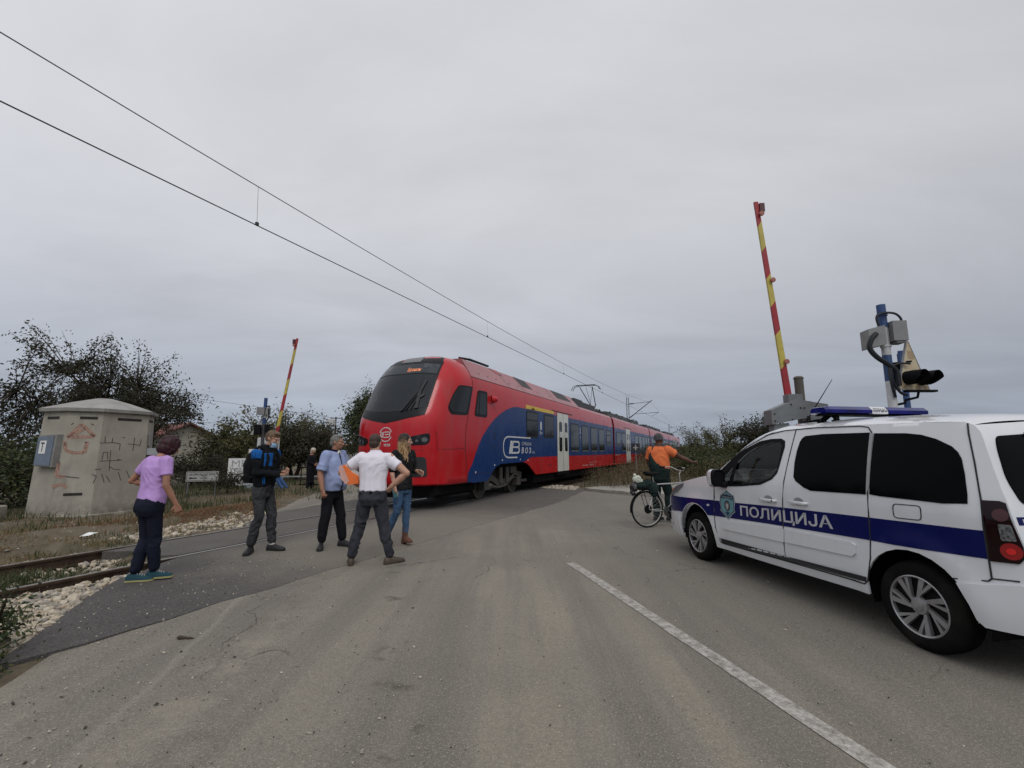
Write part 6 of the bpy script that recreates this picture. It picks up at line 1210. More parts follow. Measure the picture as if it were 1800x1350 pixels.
for pts, r in (([f(-0.12, 3.28, 0.1), f(-0.13, 3.42, 0.1), f(-0.03, 3.47, 0.1), f(0.1, 3.46, 0.1), f(0.17, 3.40, 0.1), f(0.19, 3.33, 0.1)], 0.016), ([f(-0.18, 3.16, 0.13), f(-0.26, 3.08, 0.15), f(-0.30, 2.95, 0.15), f(-0.22, 2.82, 0.14), f(-0.06, 2.70, 0.12), f(0.04, 2.60, 0.1), f(0.05, 2.40, 0.1)], 0.034), ([f(-0.04, 2.66, 0.12), f(-0.03, 2.45, 0.12), f(0.06, 2.30, 0.1), f(0.16, 2.27, 0.06)], 0.018), ([f(-0.06, 2.66, 0.12), f(-0.06, 2.42, 0.13), f(0.0, 2.24, 0.08)], 0.018), ([f(-0.02, 2.68, 0.1), f(0.1, 2.72, 0.1), f(0.25, 2.72, 0.06)], 0.014)):
    mb = MB(); pp = []
    for i in range(len(pts)-1):
        p0, p1, p2, p3 = pts[max(0, i-1)], pts[i], pts[i+1], pts[min(len(pts)-1, i+2)]
        for k in range(5): q = k/5; pp.append(0.5*((2*p1)+(-p0+p2)*q+(2*p0-5*p1+4*p2-p3)*q*q+(-p0+3*p1-3*p2+p3)*q**3))
    pp.append(pts[-1]); mb.tube(pp, r, 8); obj('cable', mb, CB, t)
# triangle plate with two hooded lamps
f2 = flat(NX_+0.31, NY_-0.02, 0.26); TP = rpoly([(-0.30, 2.35), (0.31, 2.33), (-0.02, 3.09)], 0.05)
g = N('faded_triangle', 0.6); g.base(g.mix(g.rng(g.noise(4, 4), 0.4, 0.62), (0.50, 0.42, 0.29), (0.42, 0.33, 0.20)))
mb = MB(); mb.panel(TP, f2, -0.012, 0.012, 0.3, back=True); obj('triangle_plate', mb, g.m, t, angle=20)
mb = MB(); mb.line(TP+TP[:1], f2, 0.012, -0.014, 0.016); obj('plate_rim', mb, mat('rim_grey', (0.25, 0.26, 0.27), 0.5), t, angle=0)
mb = MB()
for a, b in ((-0.24, 2.36), (0.02, 2.36), (0.20, 2.365)): mb.prism([(a, b), (a+0.09, b), (a+0.09, b+0.045), (a, b+0.045)], f2, 0.012, 0.015)
mb.prism([(-0.05, 2.80), (0.07, 2.80), (0.07, 2.92), (-0.05, 2.92)], f2, 0.012, 0.014); obj('plate_stain', mb, mat('tape_residue', (0.32, 0.24, 0.14), 0.7), t, angle=0)
for u in (-0.12, 0.14):
    mb = MB(); rr = 0.098
    def hood(k, o, cut): return [f2(u+rr*k*math.cos(a), 2.515+rr*k*math.sin(a), o-(cut*max(0, -math.sin(a)))) for a in (2*math.pi*i/24 for i in range(24))]
    mb.ring([hood(1.0, 0.0, 0), hood(1.02, 0.12, 0.0), hood(0.97, 0.25, 0.12), hood(0.93, 0.24, 0.12), hood(0.95, 0.10, 0.0)], cap=False); mb.ring([hood(0.95, 0.06, 0), hood(0.01, 0.05, 0)], cap=False); obj('lamp_hood', mb, C_BLACK, t, angle=40)
mb = MB(); mb.prism([(-0.27, 2.38), (0.20, 2.38), (0.12, 2.72), (-0.20, 2.72)], f2, -0.16, -0.012); obj('lamp_housing', mb, C_BLACK, t, angle=0)
mb = MB(); mb.tube([f(0.02, 2.735, 0.0), f(0.30, 2.76, 0.02)], 0.014, 6); obj('upper_bracket', mb, C_BLACK, t); mb = MB(); mb.tube([f(0.02, 2.13, 0.0), f(0.16, 2.16, 0.0), f(0.17, 2.20, 0), f(0.33, 2.24, 0.0), f(0.34, 2.32, 0.02)], 0.018, 6); mb.box(f(0.36, 2.325, 0.03), (0.42, 0.08, 0.03)); obj('lamp_bracket', mb, C_BLACK, t)
mb = MB(); mb.cyl((NX_+1.17, NY_+1.1, 0), (NX_+1.17, NY_+1.1, 3.17), 0.045); mb.box((NX_+1.17, NY_+1.1, 3.05), (0.1, 0.06, 0.14)); solo('thin_blue_post', mb, P_BL, 'thin blue post showing just behind the yellowed triangle of the near signal', 'post', (NX_+1.17, NY_+1.1, 0))
# far signal
FX, FY = -8.62, 15.85
t, f = signal_post('crossing_signal', 'far small signal post with blue and white top beside the youth with the backpack', FX, FY, 3.31, [(0.6, 0), (2.42, 2), (2.62, 1), (2.88, 0), (3.32, 1)])
f = flat(FX, FY, 0.3)
mb = MB(); mb.prism([(-0.22, 2.72), (0.02, 2.72), (0.02, 2.98), (-0.22, 2.98)], f, 0.03, 0.2); obj('junction_box', mb, P_BOX, t); mb = MB(); mb.prism([(0.05, 2.74), (0.18, 2.74), (0.18, 2.98), (0.05, 2.98)], f, 0.0, 0.15); obj('junction_box', mb, P_BOX, t)
mb = MB(); mb.tube([f(0.05, 3.02, 0.05), f(0.14, 3.04, 0.05), f(0.15, 2.9, 0.17), f(0.16, 2.65, 0.12), f(0.08, 2.5, 0.05)], 0.025, 6); obj('cable', mb, CB, t)
mb = MB(); mb.prism([(-0.26, 2.02), (-0.06, 2.02), (-0.06, 2.38), (-0.26, 2.38)], f, 0.02, 0.2); mb.prism([(0.06, 2.12), (0.2, 2.12), (0.2, 2.40), (0.06, 2.40)], f, 0.0, 0.12); obj('lamp_housing', mb, C_BLACK, t)
mb = MB(); mb.panel([(-0.42, 2.04), (0.2, 2.04), (-0.1, 2.62)], f, -0.07, -0.05, 0.3, back=True); obj('triangle_plate', mb, mat('plate_back', (0.35, 0.35, 0.34), 0.5), t)
# ============================================================ BARRIERS
B_RED = mat('barrier_red', (0.29, 0.014, 0.022), 0.5, dirt=0.2); B_YEL = mat('barrier_yellow', (0.44, 0.36, 0.065), 0.5, dirt=0.15)
def barrier(label, x, y, p0, p1, cuts, hx, near):
    """p0, p1: foot and tip of the raised arm; cuts: (fraction, colour) band ends"""
    t = thing('barrier', label, 'barrier', (x, y, 0), 0, 'raised level crossing barriers'); p0, p1 = Vector(p0), Vector(p1); d = (p1-p0); a = d.normalized(); u = a.cross(Vector((0, 1, 0))).normalized(); w = a.cross(u)
    mb = MB(); q0 = 0; sk = 0.05
    for q1, c in cuts:
        mb.cur = c; w0, w1 = 0.052-0.015*q0, 0.052-0.015*q1
        # slanted band ends
        r0 = [p0+d*q0+(u*su*w0)+(w*sw*w0*0.5)+a*(-su*sk if q0 > 0 else 0) for su, sw in ((-1, -1), (1, -1), (1, 1), (-1, 1))]; r1 = [p0+d*q1+(u*su*w1)+(w*sw*w1*0.5)+a*(-su*sk if q1 < 1 else 0) for su, sw in ((-1, -1), (1, -1), (1, 1), (-1, 1))]
        mb.ring([r0, r1]); q0 = q1
    obj('arm', mb, [B_RED, B_YEL], t, angle=30)
    e = p1-a*0.12; mb = MB(); mb.box(e+Vector((hx*0.085, 0, 0)), (0.09, 0.09, 0.16)); obj('arm_lamp', mb, mat('arm_lamp_dark', (0.07, 0.015, 0.018), 0.4), t)
    for q in (0.93, 0.575, 0.16)[:3 if near else 1]:
        c_ = p0+d*q; mb = MB(); mb.lathe([(0.0, 0), (0.045, 0.0), (0.045, 0.03), (0, 0.035)], c_+Vector((hx*0.045, -0.04, 0)), (0, -1, 0), 16); obj('arm_reflector', mb, mat('reflector_rust', (0.30, 0.10, 0.07), 0.5), t)
    return t, u, w
bt, u, w = barrier('tall red and yellow barrier arm raised from a galvanised housing behind the police car', 5.1, 8.0, (4.885, 8.0, 2.47), (4.60, 8.0, 6.13), [(0.14, 0), (0.31, 1), (0.455, 0), (0.60, 1), (0.745, 0), (0.88, 1), (1.0, 0)], 1, True)
ff = flat(4.95, 8.05, -0.10)
mb = MB()
hp = [(-0.46, 2.02), (0.44, 2.06), (0.44, 2.30), (-0.06, 2.36), (-0.46, 2.20)]
mb.prism([(-0.47, 1.93), (0.20, 2.06), (0.20, 2.32), (-0.05, 2.36), (-0.47, 2.18)], ff, 0.0, 0.30); mb.prism([(0.20, 2.00), (0.50, 2.06), (0.50, 2.28), (0.20, 2.33)], ff, -0.05, 0.22); obj('housing', mb, M_GALV, bt, angle=0)
mb = MB(); mb.prism([(-0.13, 2.33), (0.10, 2.33), (0.10, 2.46), (-0.13, 2.46)], ff, 0.02, 0.22); obj('arm_socket', mb, M_GALV, bt)
mb = MB()
for a, b in ((-0.43, 1.98), (-0.43, 2.10), (-0.15, 2.0), (0.1, 2.05), (-0.15, 2.26), (0.0, 2.2), (0.06, 2.2)): mb.prism([(a, b), (a+0.02, b), (a+0.02, b+0.02), (a, b+0.02)], ff, 0.30, 0.312)
mb.box(ff(0.32, 1.6, 0.08), (0.14, 0.14, 0.9)); obj('bolts_and_stand', mb, C_BLACK, bt)
mb = MB(); mb.ring([[ff(u_, z_, o_) for u_, z_ in ((-0.42, 1.93), (-0.18, 1.96), (-0.14, 1.80), (0.02, 1.66), (0.34, 1.64), (0.34, 1.55), (-0.05, 1.50), (-0.30, 1.62), (-0.42, 1.78))] for o_ in (0.05, 0.25)]); obj('counterweight', mb, M_GALV, bt, angle=0)
mb = MB(); mb.box(ff(0.05, 0.72, 0.12), (0.35, 0.35, 1.5)); mb.box(ff(0.05, 0.03, 0.12), (0.6, 0.6, 0.08)); obj('stand', mb, M_GALV, bt)
mb = MB(); mb.cyl(ff(0.24, 1.4, -0.12), ff(0.23, 2.78, -0.12), 0.075); mb.lathe([(0.08, 0), (0.085, 0.02), (0.06, 0.05), (0, 0.06)], ff(0.23, 2.77, -0.12), 'Z', 16); obj('vent_pipe', mb, mat('pipe_brown', (0.085, 0.075, 0.065), 0.7), bt)
bt2, u, w = barrier('small distant red and yellow barrier arm raised behind the youth at left', -8.1, 16.0, (-8.28, 16.0, 1.75), (-7.74, 16.0, 5.50), [(0.155, 0), (0.30, 1), (0.455, 0), (0.60, 1), (0.745, 0), (0.885, 1), (1.0, 0)], -1, False)
mb = MB(); mb.box((-8.42, 16.0, 1.6), (0.42, 0.3, 0.30), bev=0.03); mb.box((-8.42, 16.0, 0.7), (0.22, 0.25, 1.52)); obj('housing', mb, M_GALV, bt2)
# ============================================================ CATENARY
M_MAST = mat('mast_galvanised', (0.20, 0.21, 0.22), 0.5, 0.4); M_WIRE = mat('wire_dark', (0.02, 0.02, 0.022), 0.5)
def mess(s): return 6.35+0.0008*((s-20) % 82 if s < -22 or s > 60 else (s-20))**2 if -22 <= s <= 60 else 6.35+0.0012*(((s-60) % 60)-30)**2
def cont(s): return 5.74+0.0015*max(0, min(60, s))+(0.0015*max(0, s-120))
def mess(s):
    if s <= 60: return 6.35+0.0008*(s-20)**2
    return 6.55+0.0012*(((s-60) % 62)-31)**2+(0.0015*max(0, s-120))
SW = [-20, -8, 0]+[4*i for i in range(1, 80)]
ow = thing('overhead_wires', 'pair of black overhead electric wires running above the track', 'wires', TR(NC, 0, 5.74))
mb = MB(); mb.tube([TR(NC+(0.25 if s % 120 < 60 else -0.0)*0, s, cont(s)) for s in SW], 0.0105, 6); obj('contact_wire', mb, M_WIRE, ow)
mb = MB(); mb.tube([TR(NC, s, mess(s)) for s in SW], 0.0085, 6); obj('messenger_wire', mb, M_WIRE, ow)
for s in [5.37, 14.9, 24.2, 33.5, 43, 52]+[66+10*i for i in range(10)]:
    mb = MB(); mb.cyl(TR(NC, s+0.04, cont(s)), TR(NC, s, mess(s)), 0.003, seg=4); mb.box(TR(NC, s+0.04, cont(s)+0.03), (0.05, 0.05, 0.06)); obj('dropper', mb, M_WIRE, ow, angle=0)
ords = ['first', 'second', 'third', 'fourth', 'fifth']
for k, (s, n_) in enumerate(((60, -10.75), (124, -11.9), (188, -12.0), (250, -12), (312, -12))):
    t = thing('catenary_mast', ['nearest lattice catenary mast, rising behind the train roof', 'second nearest catenary mast, above the rear end of the train', 'third catenary mast, just right of the end of the train', 'fourth catenary mast, small, against the horizon', 'farthest and smallest catenary mast on the horizon'][k], 'mast', TR(n_, s, 0), 0, 'catenary masts along the track')
    dz = 0.0015*max(0, s-120); mb = MB()
    for e in (-0.17, 0.17): mb.ring([[TR(n_+e*(1-0.25*z/8.4)+a, s+b, z+dz) for a, b in ((-0.035, -0.08), (0.035, -0.08), (0.035, 0.08), (-0.035, 0.08))] for z in (-0.3, 8.4)])
    z = 0.3
    while z < 8.2: mb.tube([TR(n_-0.16, s, z+dz), TR(n_+0.16, s, z+0.32+dz)], 0.022, 4, False); mb.tube([TR(n_+0.16, s, z+0.32+dz), TR(n_-0.16, s, z+0.64+dz)], 0.022, 4, False); z += 0.64
    obj('mast', mb, M_MAST, t, angle=0)
    mb = MB(); mt = mess(s)-0.0; mb.tube([TR(n_+0.2, s, 7.55+dz), TR(NC+0.0, s, mt+0.12)], 0.03, 6); mb.tube([TR(n_+0.2, s, 5.75+dz), TR(NC+0.15, s, mt+0.3)], 0.05, 6); mb.tube([TR(n_+0.2, s, 7.55+dz), TR(n_+0.75, s, 7.58+dz)], 0.07, 6); mb.tube([TR(n_+0.2, s, 5.75+dz), TR(n_+0.7, s, 6.12+dz)], 0.07, 6)
    mb.tube([TR(n_+0.9, s, 6.22+dz), TR(NC+0.9, s, 6.35+dz)], 0.028, 6); mb.tube([TR(NC+0.9, s, 6.33+dz), TR(NC, s, cont(s)+0.05)], 0.018, 6); obj('cantilever', mb, M_WIRE, t, angle=0)
# distant utility pole with two wires on the left
t = thing('utility_pole', 'distant utility pole with a pale box, left of the round dark tree', 'pole', (-14.6, 38.2, 0)); px_, py_ = -14.7, 38.0
mb = MB(); mb.cyl((px_, py_, 0), (px_, py_, 4.3), 0.07, 0.06); mb.box((px_, py_, 4.2), (0.9, 0.06, 0.06)); obj('post', mb, BARK, t)
mb = MB(); mb.box((px_-0.35, py_-0.1, 3.85), (0.75, 0.25, 0.55), bev=0.04); obj('lamp_box', mb, mat('pale_box', (0.45, 0.45, 0.44), 0.6), t)
for za, zb_ in ((4.2, 6.6), (3.6, 3.95)): mb = MB(); mb.tube([(px_, py_, za), (px_-5, py_-1, (za*2+zb_)/3-0.1), (px_-11, py_-2.5, (za+zb_*2)/3-0.1), (px_-16, py_-4, zb_)], 0.014, 4); obj('wire', mb, M_WIRE, t)
# ============================================================ TRACKSIDE BOARDS
def board3(lab, x, y, z0, h, w, nd):
    f = flat(x, y, -0.30); t = thing('trackside_board', lab, 'sign', (x, y, 0)); mb = MB(); mb.prism([(-w/2, z0), (w/2, z0), (w/2, z0+h), (-w/2, z0+h)], f, -0.02, 0.0); obj('board', mb, M_SB, t)
    mb = MB(); q = w*0.40; st = h/nd
    for k in range(nd): c_ = z0+st*(k+0.5); mb.prism([(-q, c_), (0, c_-q*1.1), (q, c_), (0, c_+q*1.1)], f, 0.0, 0.004)
    obj('white_diamonds', mb, M_SW, t, angle=0); mb = MB(); mb.cyl(f(0, -0.1, -0.05), f(0, z0+h, -0.05), 0.03); obj('post', mb, M_GALV, t)
board3('black trackside board with three white diamonds beside the cyclist in orange', 6.15, 19.2, 0.95, 0.92, 0.28, 3)
x, y = 6.0, 22.3; f = flat(x, y, -0.25); t = thing('cross_board', 'small black board with a plus sign behind the shoulder of the cyclist', 'sign', (x, y, 0)); mb = MB(); mb.prism([(-0.2, 1.45), (0.2, 1.45), (0.2, 1.85), (-0.2, 1.85)], f, -0.02, 0); obj('board', mb, M_SB, t); mb = MB(); mb.prism([(-0.12, 1.62), (0.12, 1.62), (0.12, 1.67), (-0.12, 1.67)], f, 0, 0.004); mb.prism([(-0.025, 1.52), (0.025, 1.52), (0.025, 1.78), (-0.025, 1.78)], f, 0, 0.006); obj('plus_mark', mb, MC['sign_grey'], t, angle=0); mb = MB(); mb.cyl(f(0, -0.1, -0.05), f(0, 1.85, -0.05), 0.025); obj('post', mb, M_GALV, t)

# ============================================================ PEOPLE
SKIN = {}
def skin(name, col):
    g = N(name, 0.5); g.base(g.mix(g.rng(g.noise(14, 4), 0.35, 0.65), tuple(c*0.85 for c in col), tuple(min(1, c*1.1) for c in col))); g.b.inputs['Subsurface Weight'].default_value = 0.08; g.b.inputs['Subsurface Radius'].default_value = (0.02, 0.008, 0.004); g.b.inputs['Specular IOR Level'].default_value = 0.3; return g.m
SK_L = skin('skin_light', (0.44, 0.245, 0.17)); SK_T = skin('skin_tanned', (0.33, 0.165, 0.105)); SK_D = skin('skin_dark', (0.10, 0.045, 0.03))
def cloth(name, col, rough=0.85, var=0.12, bs=9.0, bst=0.5, weave=0.25):
    g = N(name, rough); c = g.mix(g.rng(g.noise(5, 5, 0.6), 0.35, 0.65), tuple(x*(1-var) for x in col), tuple(min(1, x*(1+var)) for x in col)); g.base(c)
    g.b.inputs['Specular IOR Level'].default_value = 0.15; h = g.math('ADD', g.noise(bs, 3, 0.5, dist=1.2), g.math('MULTIPLY', g.noise(220, 2), weave)); g.bump(h, bst, 0.02); return g.m
def hairmat(name, c0, c1=None, z0=0, z1=1):
    g = N(name, 0.5); v = g.vec(scale=(60, 60, 6)); n = g.noise(1.0, 4, 0.6, vec=v); a = g.mix(g.rng(n, 0.35, 0.65), tuple(x*0.6 for x in c0), tuple(x*1.4 for x in c0))
    if c1:
        sx = g.n('ShaderNodeSeparateXYZ'); g.l(g.co(), sx.inputs[0]); b = g.mix(g.rng(n, 0.35, 0.65), tuple(x*0.6 for x in c1), tuple(min(1, x*1.35) for x in c1)); a = g.mix(g.rng(g.math('ADD', sx.outputs[2], g.rng(n, 0.3, 0.7, -0.05, 0.05)), z0, z1), a, b)
    g.base(a); g.bump(n, 0.6, 0.01); g.b.inputs['Specular IOR Level'].default_value = 0.3; return g.m
def fuse(mb, name, voxel=0.008, it=3, amp=0.0, fs=9.0, seed=0, keep=None):
    """weld overlapping shapes of a collector into one continuous skin"""
    me = bpy.data.meshes.new('tmp'); me.from_pydata([tuple(v) for v in mb.v], [], mb.f); o = bpy.data.objects.new('tmp', me)
    bm = bmesh.new(); bm.from_mesh(me); bmesh.ops.recalc_face_normals(bm, faces=bm.faces); bm.to_mesh(me); bm.free()
    m = o.modifiers.new('r', 'REMESH'); m.mode = 'VOXEL'; m.voxel_size = voxel; m.adaptivity = 0; s_ = o.modifiers.new('s', 'SMOOTH'); s_.factor = 0.5; s_.iterations = it
    out = evaluated_mesh(o); out.name = name; bpy.data.objects.remove(o); bpy.data.meshes.remove(me)
    if amp:
        P_ = [v.co.copy() for v in out.vertices]; N_ = [v.normal.copy() for v in out.vertices]; flat_ = []
        for p, n in zip(P_, N_):
            q = Vector((p.x*fs, p.y*fs, p.z*fs*0.75+seed)); w = noise.noise(q+Vector((0, 0, 1))*noise.noise(q*0.5)*2.0); flat_ += list(p+n*(amp*(1-abs(w)*3.2)))
        out.vertices.foreach_set('co', flat_); out.update()
    return out
def join_mesh(mb, me):
    mb.add([v.co.copy() for v in me.vertices], [tuple(p.vertices) for p in me.polygons]); bpy.data.meshes.remove(me)
class Person:
    def __init__(s, label, x, y, rz, H=1.75, z=0.0, sk=SK_L, name='person'):
        s.t = thing(name, label, 'person', (x, y, z)); s.M = Matrix.Translation((x, y, z)) @ Matrix.Rotation(rz, 4, 'Z') @ Matrix.Scale(H/1.75, 4); s.sk = sk; s.x, s.y = x, y; s.R = random.Random(int(abs(x*91+y*37)*10))
    def w(s, p): return s.M @ Vector(p)
    def part(s, name, me, m, angle=60, label=None):
        """me in local metres: transform to the world and link as a child"""
        if isinstance(me, MB):
            q = MB(); q.v = [tuple(s.w(v)) for v in me.v]; q.f = me.f; q.mi = me.mi; return obj(name, q, m, s.t, True, angle, label)
        off = s.t.location
        for v in me.vertices: v.co = s.w(v.co)-off
        me.materials.clear(); me.materials.append(m); me.name = name; me.polygons.foreach_set('material_index', [0]*len(me.polygons)); me.polygons.foreach_set('use_smooth', [True]*len(me.polygons))
        o = bpy.data.objects.new(name, me); COL.objects.link(o); o.parent = s.t
        if label: o['label'] = label
        return o
def ell(mb, secs, seg=20, p=2.3):
    """loft of super-elliptic horizontal sections: (x, y, z, half width, half depth[, yaw])"""
    rings = []
    for q in secs:
        x, y, z, w, d = q[:5]; yaw = q[5] if len(q) > 5 else 0; r = []
        for i in range(seg):
            a = 2*math.pi*i/seg; c, s_ = math.cos(a), math.sin(a); u = sgn(c)*abs(c)**(2/p)*w; v = sgn(s_)*abs(s_)**(2/p)*d
            r.append((x+u*math.cos(yaw)-v*math.sin(yaw), y+u*math.sin(yaw)+v*math.cos(yaw), z))
        rings.append(r)
    return mb.ring(rings)
def limb(mb, pts, rs, seg=12):
    pts = [Vector(p) for p in pts]; mb.tube(pts, list(rs), seg)
    mb.sphere(pts[0], rs[0]*0.99, 10, 6); mb.sphere(pts[-1], rs[-1]*0.99, 10, 6)
    for p, r in list(zip(pts, rs))[1:-1]: mb.sphere(p, r*0.99, 10, 6)
    return mb
def hand(wrist, dirv, palmn, curl=0.5, thumb=1, k=1.0):
    """palm, four unequal bent fingers and a thumb leaving the side of the palm; palmn: where the palm faces"""
    w = Vector(wrist); d = Vector(dirv).normalized(); n = Vector(palmn); n = (n-d*n.dot(d)).normalized(); sd = d.cross(n)*thumb; mb = MB()
    P = lambda a, b, c: w+(d*a+sd*b+n*c)*k
    mb.ring([[P(a, b*ww+(-0.002), c*th) for b, c in ((-1, -1), (-0.4, -1.25), (0.4, -1.25), (1, -1), (1, 1), (0.4, 1.1), (-0.4, 1.1), (-1, 1))] for a, ww, th in ((-0.02, 0.022, 0.017), (0.01, 0.026, 0.016), (0.04, 0.036, 0.013), (0.085, 0.040, 0.012), (0.095, 0.036, 0.009))])
    for i, (b, L) in enumerate(((0.030, 0.068), (0.010, 0.078), (-0.011, 0.072), (-0.031, 0.056))):
        a0 = 0.088-abs(i-1.2)*0.004; pts = [P(a0-0.02, b, 0), P(a0, b, 0)]; ang = 0.0; q = Vector((a0, b*1.05, 0))
        for sgm, f in ((0.45, 0.55), (0.32, 0.95), (0.23, 0.6)):
            ang += curl*f*(1+0.12*i); q = q+Vector((math.cos(ang)*L*sgm, b*0.04, math.sin(ang)*L*sgm)); pts.append(P(*q))
        mb.tube(pts, [0.0095*k, 0.0095*k, 0.0090*k, 0.0082*k, 0.0066*k], 8); mb.sphere(pts[-1], 0.0066*k, 8, 5)
    tp = [P(0.018, 0.022, 0.006), P(0.042, 0.045, 0.014), P(0.066, 0.054, 0.022+0.012*curl), P(0.088, 0.052-0.012*curl, 0.026+0.02*curl)]
    mb.tube(tp, [0.014*k, 0.0125*k, 0.0105*k, 0.0078*k], 8); mb.sphere(tp[-1], 0.0078*k, 8, 5)
    return mb
def head_shapes(female=False, k=1.0, heavy=0.0):
    """head in its own frame: origin at the base of the skull/neck joint, +Y is the face, Z up; head about 0.23 high"""
    mb = MB(); mb.sphere((0, -0.012, 0.125), (0.074*k, 0.094*k, 0.092*k), 20, 14); mb.sphere((0, 0.028, 0.075), (0.060*k, 0.062*k, 0.078*k), 18, 12)
    mb.sphere((0, 0.048, 0.028), (0.036+0.006*(not female), 0.034, 0.028), 14, 8); mb.sphere((0, 0.01, 0.035), (0.052+heavy, 0.05, 0.036), 14, 8)
    mb.tube([(0, 0.086, 0.105), (0, 0.100, 0.085), (0, 0.107, 0.070)], [0.008, 0.011, 0.0145], 10); mb.sphere((0, 0.104, 0.068), (0.016, 0.013, 0.011), 10, 6); mb.sphere((0, 0.078, 0.120), (0.048, 0.016, 0.011), 14, 6)
    for e in (-1, 1): mb.sphere((e*0.036, 0.066, 0.080), (0.020, 0.018, 0.020), 10, 6); mb.sphere((e*0.074*k, -0.006, 0.092), (0.009, 0.017, 0.030), 10, 8); mb.sphere((e*0.080*k, -0.012, 0.100), (0.005, 0.013, 0.020), 8, 6)
    mb.sphere((0, 0.083, 0.046), (0.024, 0.010, 0.006), 12, 6); mb.sphere((0, 0.081, 0.036), (0.021, 0.010, 0.006), 12, 6); mb.sphere((0, 0.072, 0.020), (0.017, 0.016, 0.013), 10, 6)
    return mb
def place(mb, M):
    mb.v = [tuple(M @ Vector(v)) for v in mb.v]; return mb
def headM(pos, yaw=0, pitch=0, roll=0): return Matrix.Translation(pos) @ Matrix.Rotation(yaw, 4, 'Z') @ Matrix.Rotation(roll, 4, 'Y') @ Matrix.Rotation(pitch, 4, 'X')
EYE_W = mat('eye_white', (0.5, 0.48, 0.45), 0.3, var=0.02); EYE_D = mat('eye_dark', (0.02, 0.014, 0.01), 0.2, var=0.02); LIP = mat('lip', (0.36, 0.12, 0.09), 0.5, var=0.05); BROW = mat('brow_brown', (0.06, 0.04, 0.025), 0.8)
def face(P, M, lips=True, brow=None):
    for e in (-1, 1):
        mb = MB(); mb.sphere((e*0.030, 0.0735, 0.101), (0.0115, 0.012, 0.0060), 12, 8); mb.cur = 1; mb.sphere((e*0.030, 0.0825, 0.101), (0.0062, 0.005, 0.0055), 8, 6); P.part('eye', place(mb, M), [EYE_W, EYE_D])
        mb = MB(); mb.tube([(e*0.014, 0.088, 0.119), (e*0.031, 0.087, 0.1235), (e*0.048, 0.075, 0.118)], [0.003, 0.004, 0.002], 6); P.part('eyebrow', place(mb, M), brow or BROW)
    if lips: mb = MB(); mb.sphere((0, 0.0905, 0.0455), (0.020, 0.005, 0.0045), 10, 6); mb.sphere((0, 0.0885, 0.0375), (0.017, 0.005, 0.0045), 10, 6); P.part('lips', place(mb, M), LIP)
def shoe(P, ankle, toe_dir, mats, L=0.27, h=0.085, heel=0.0, sole=True, high=0.0, pitch=0.0, lace=None):
    """ankle: local ankle joint; toe_dir: local horizontal direction"""
    a = Vector(ankle); d = Vector((toe_dir[0], toe_dir[1], 0)).normalized(); sd = Vector((-d.y, d.x, 0)); gz = a.z-0.09-heel*0.0
    def Q(t, b, z): return a+d*(t-0.065)+sd*b+Vector((0, 0, z-0.09+pitch*t))
    mb = MB(); k = L/0.27
    mb.ring([[Q(t*k, b*w, 0.012+z*hh) for b, z in ((-1, 0), (-1.05, 0.4), (-0.7, 0.85), (0, 1), (0.7, 0.85), (1.05, 0.4), (1, 0))] for t, w, hh in ((-0.012, 0.020, 0.05), (0.0, 0.031, 0.075), (0.05, 0.034, 0.085), (0.10, 0.036, 0.080), (0.14, 0.040, 0.062), (0.19, 0.044, 0.048), (0.235, 0.037, 0.038), (0.258, 0.018, 0.026))])
    if high: mb.ring([[Q(0.05+0.052*math.cos(u), 0.042*math.sin(u), z) for u in (2*math.pi*i/14 for i in range(14))] for z in (0.03, 0.09, high)])
    u = P.part('shoe', mb, mats[0], angle=50)
    mb = MB(); mb.ring([[Q(t*k, b*w, z) for b, z in ((-1, 0.0-hz), (-1.08, 0.018), (1.08, 0.018), (1, 0.0-hz))] for t, w, hz in ((-0.016, 0.02, heel), (0.0, 0.034, heel), (0.045, 0.037, heel), (0.07, 0.036, heel*0.2), (0.14, 0.043, 0), (0.20, 0.047, 0), (0.245, 0.037, 0), (0.264, 0.018, 0))]); P.part('sole', mb, mats[1], angle=50)
    if lace: 
        mb = MB()
        for i in range(4): t = 0.095+0.022*i; mb.tube([Q(t*k, -0.025, 0.075-0.008*i), Q((t+0.01)*k, 0, 0.094-0.009*i), Q(t*k, 0.025, 0.075-0.008*i)], 0.004, 5)
        P.part('laces', mb, lace, angle=0)
def legs(mb, hips, knees, ankles, r=(0.088, 0.060, 0.052), cuff=0.05, fwd=0.0):
    for h, k, a in zip(hips, knees, ankles):
        h, k, a = Vector(h), Vector(k), Vector(a); m1 = h.lerp(k, 0.5); calf = k.lerp(a, 0.33)+Vector((0, -0.015, 0))
        limb(mb, [h, m1, k, calf, a.lerp(k, 0.12)], [r[0], r[0]*0.86, r[1], r[1]*1.02, cuff], 14)
def arm(mb, sh, el, wr, r=(0.050, 0.040, 0.027)):
    sh, el, wr = Vector(sh), Vector(el), Vector(wr); limb(mb, [sh, sh.lerp(el, 0.5), el, el.lerp(wr, 0.3), wr], [r[0], r[0]*0.92, r[1], r[1]*1.02, r[2]], 12)
def sleeve(mb, sh, el, f=0.55, r0=0.068, r1=0.062): sh, el = Vector(sh), Vector(el); e = sh.lerp(el, f); mb.tube([sh, sh.lerp(e, 0.5), e], [r0, (r0+r1)/2, r1], 14); mb.sphere(sh, r0, 12, 8)
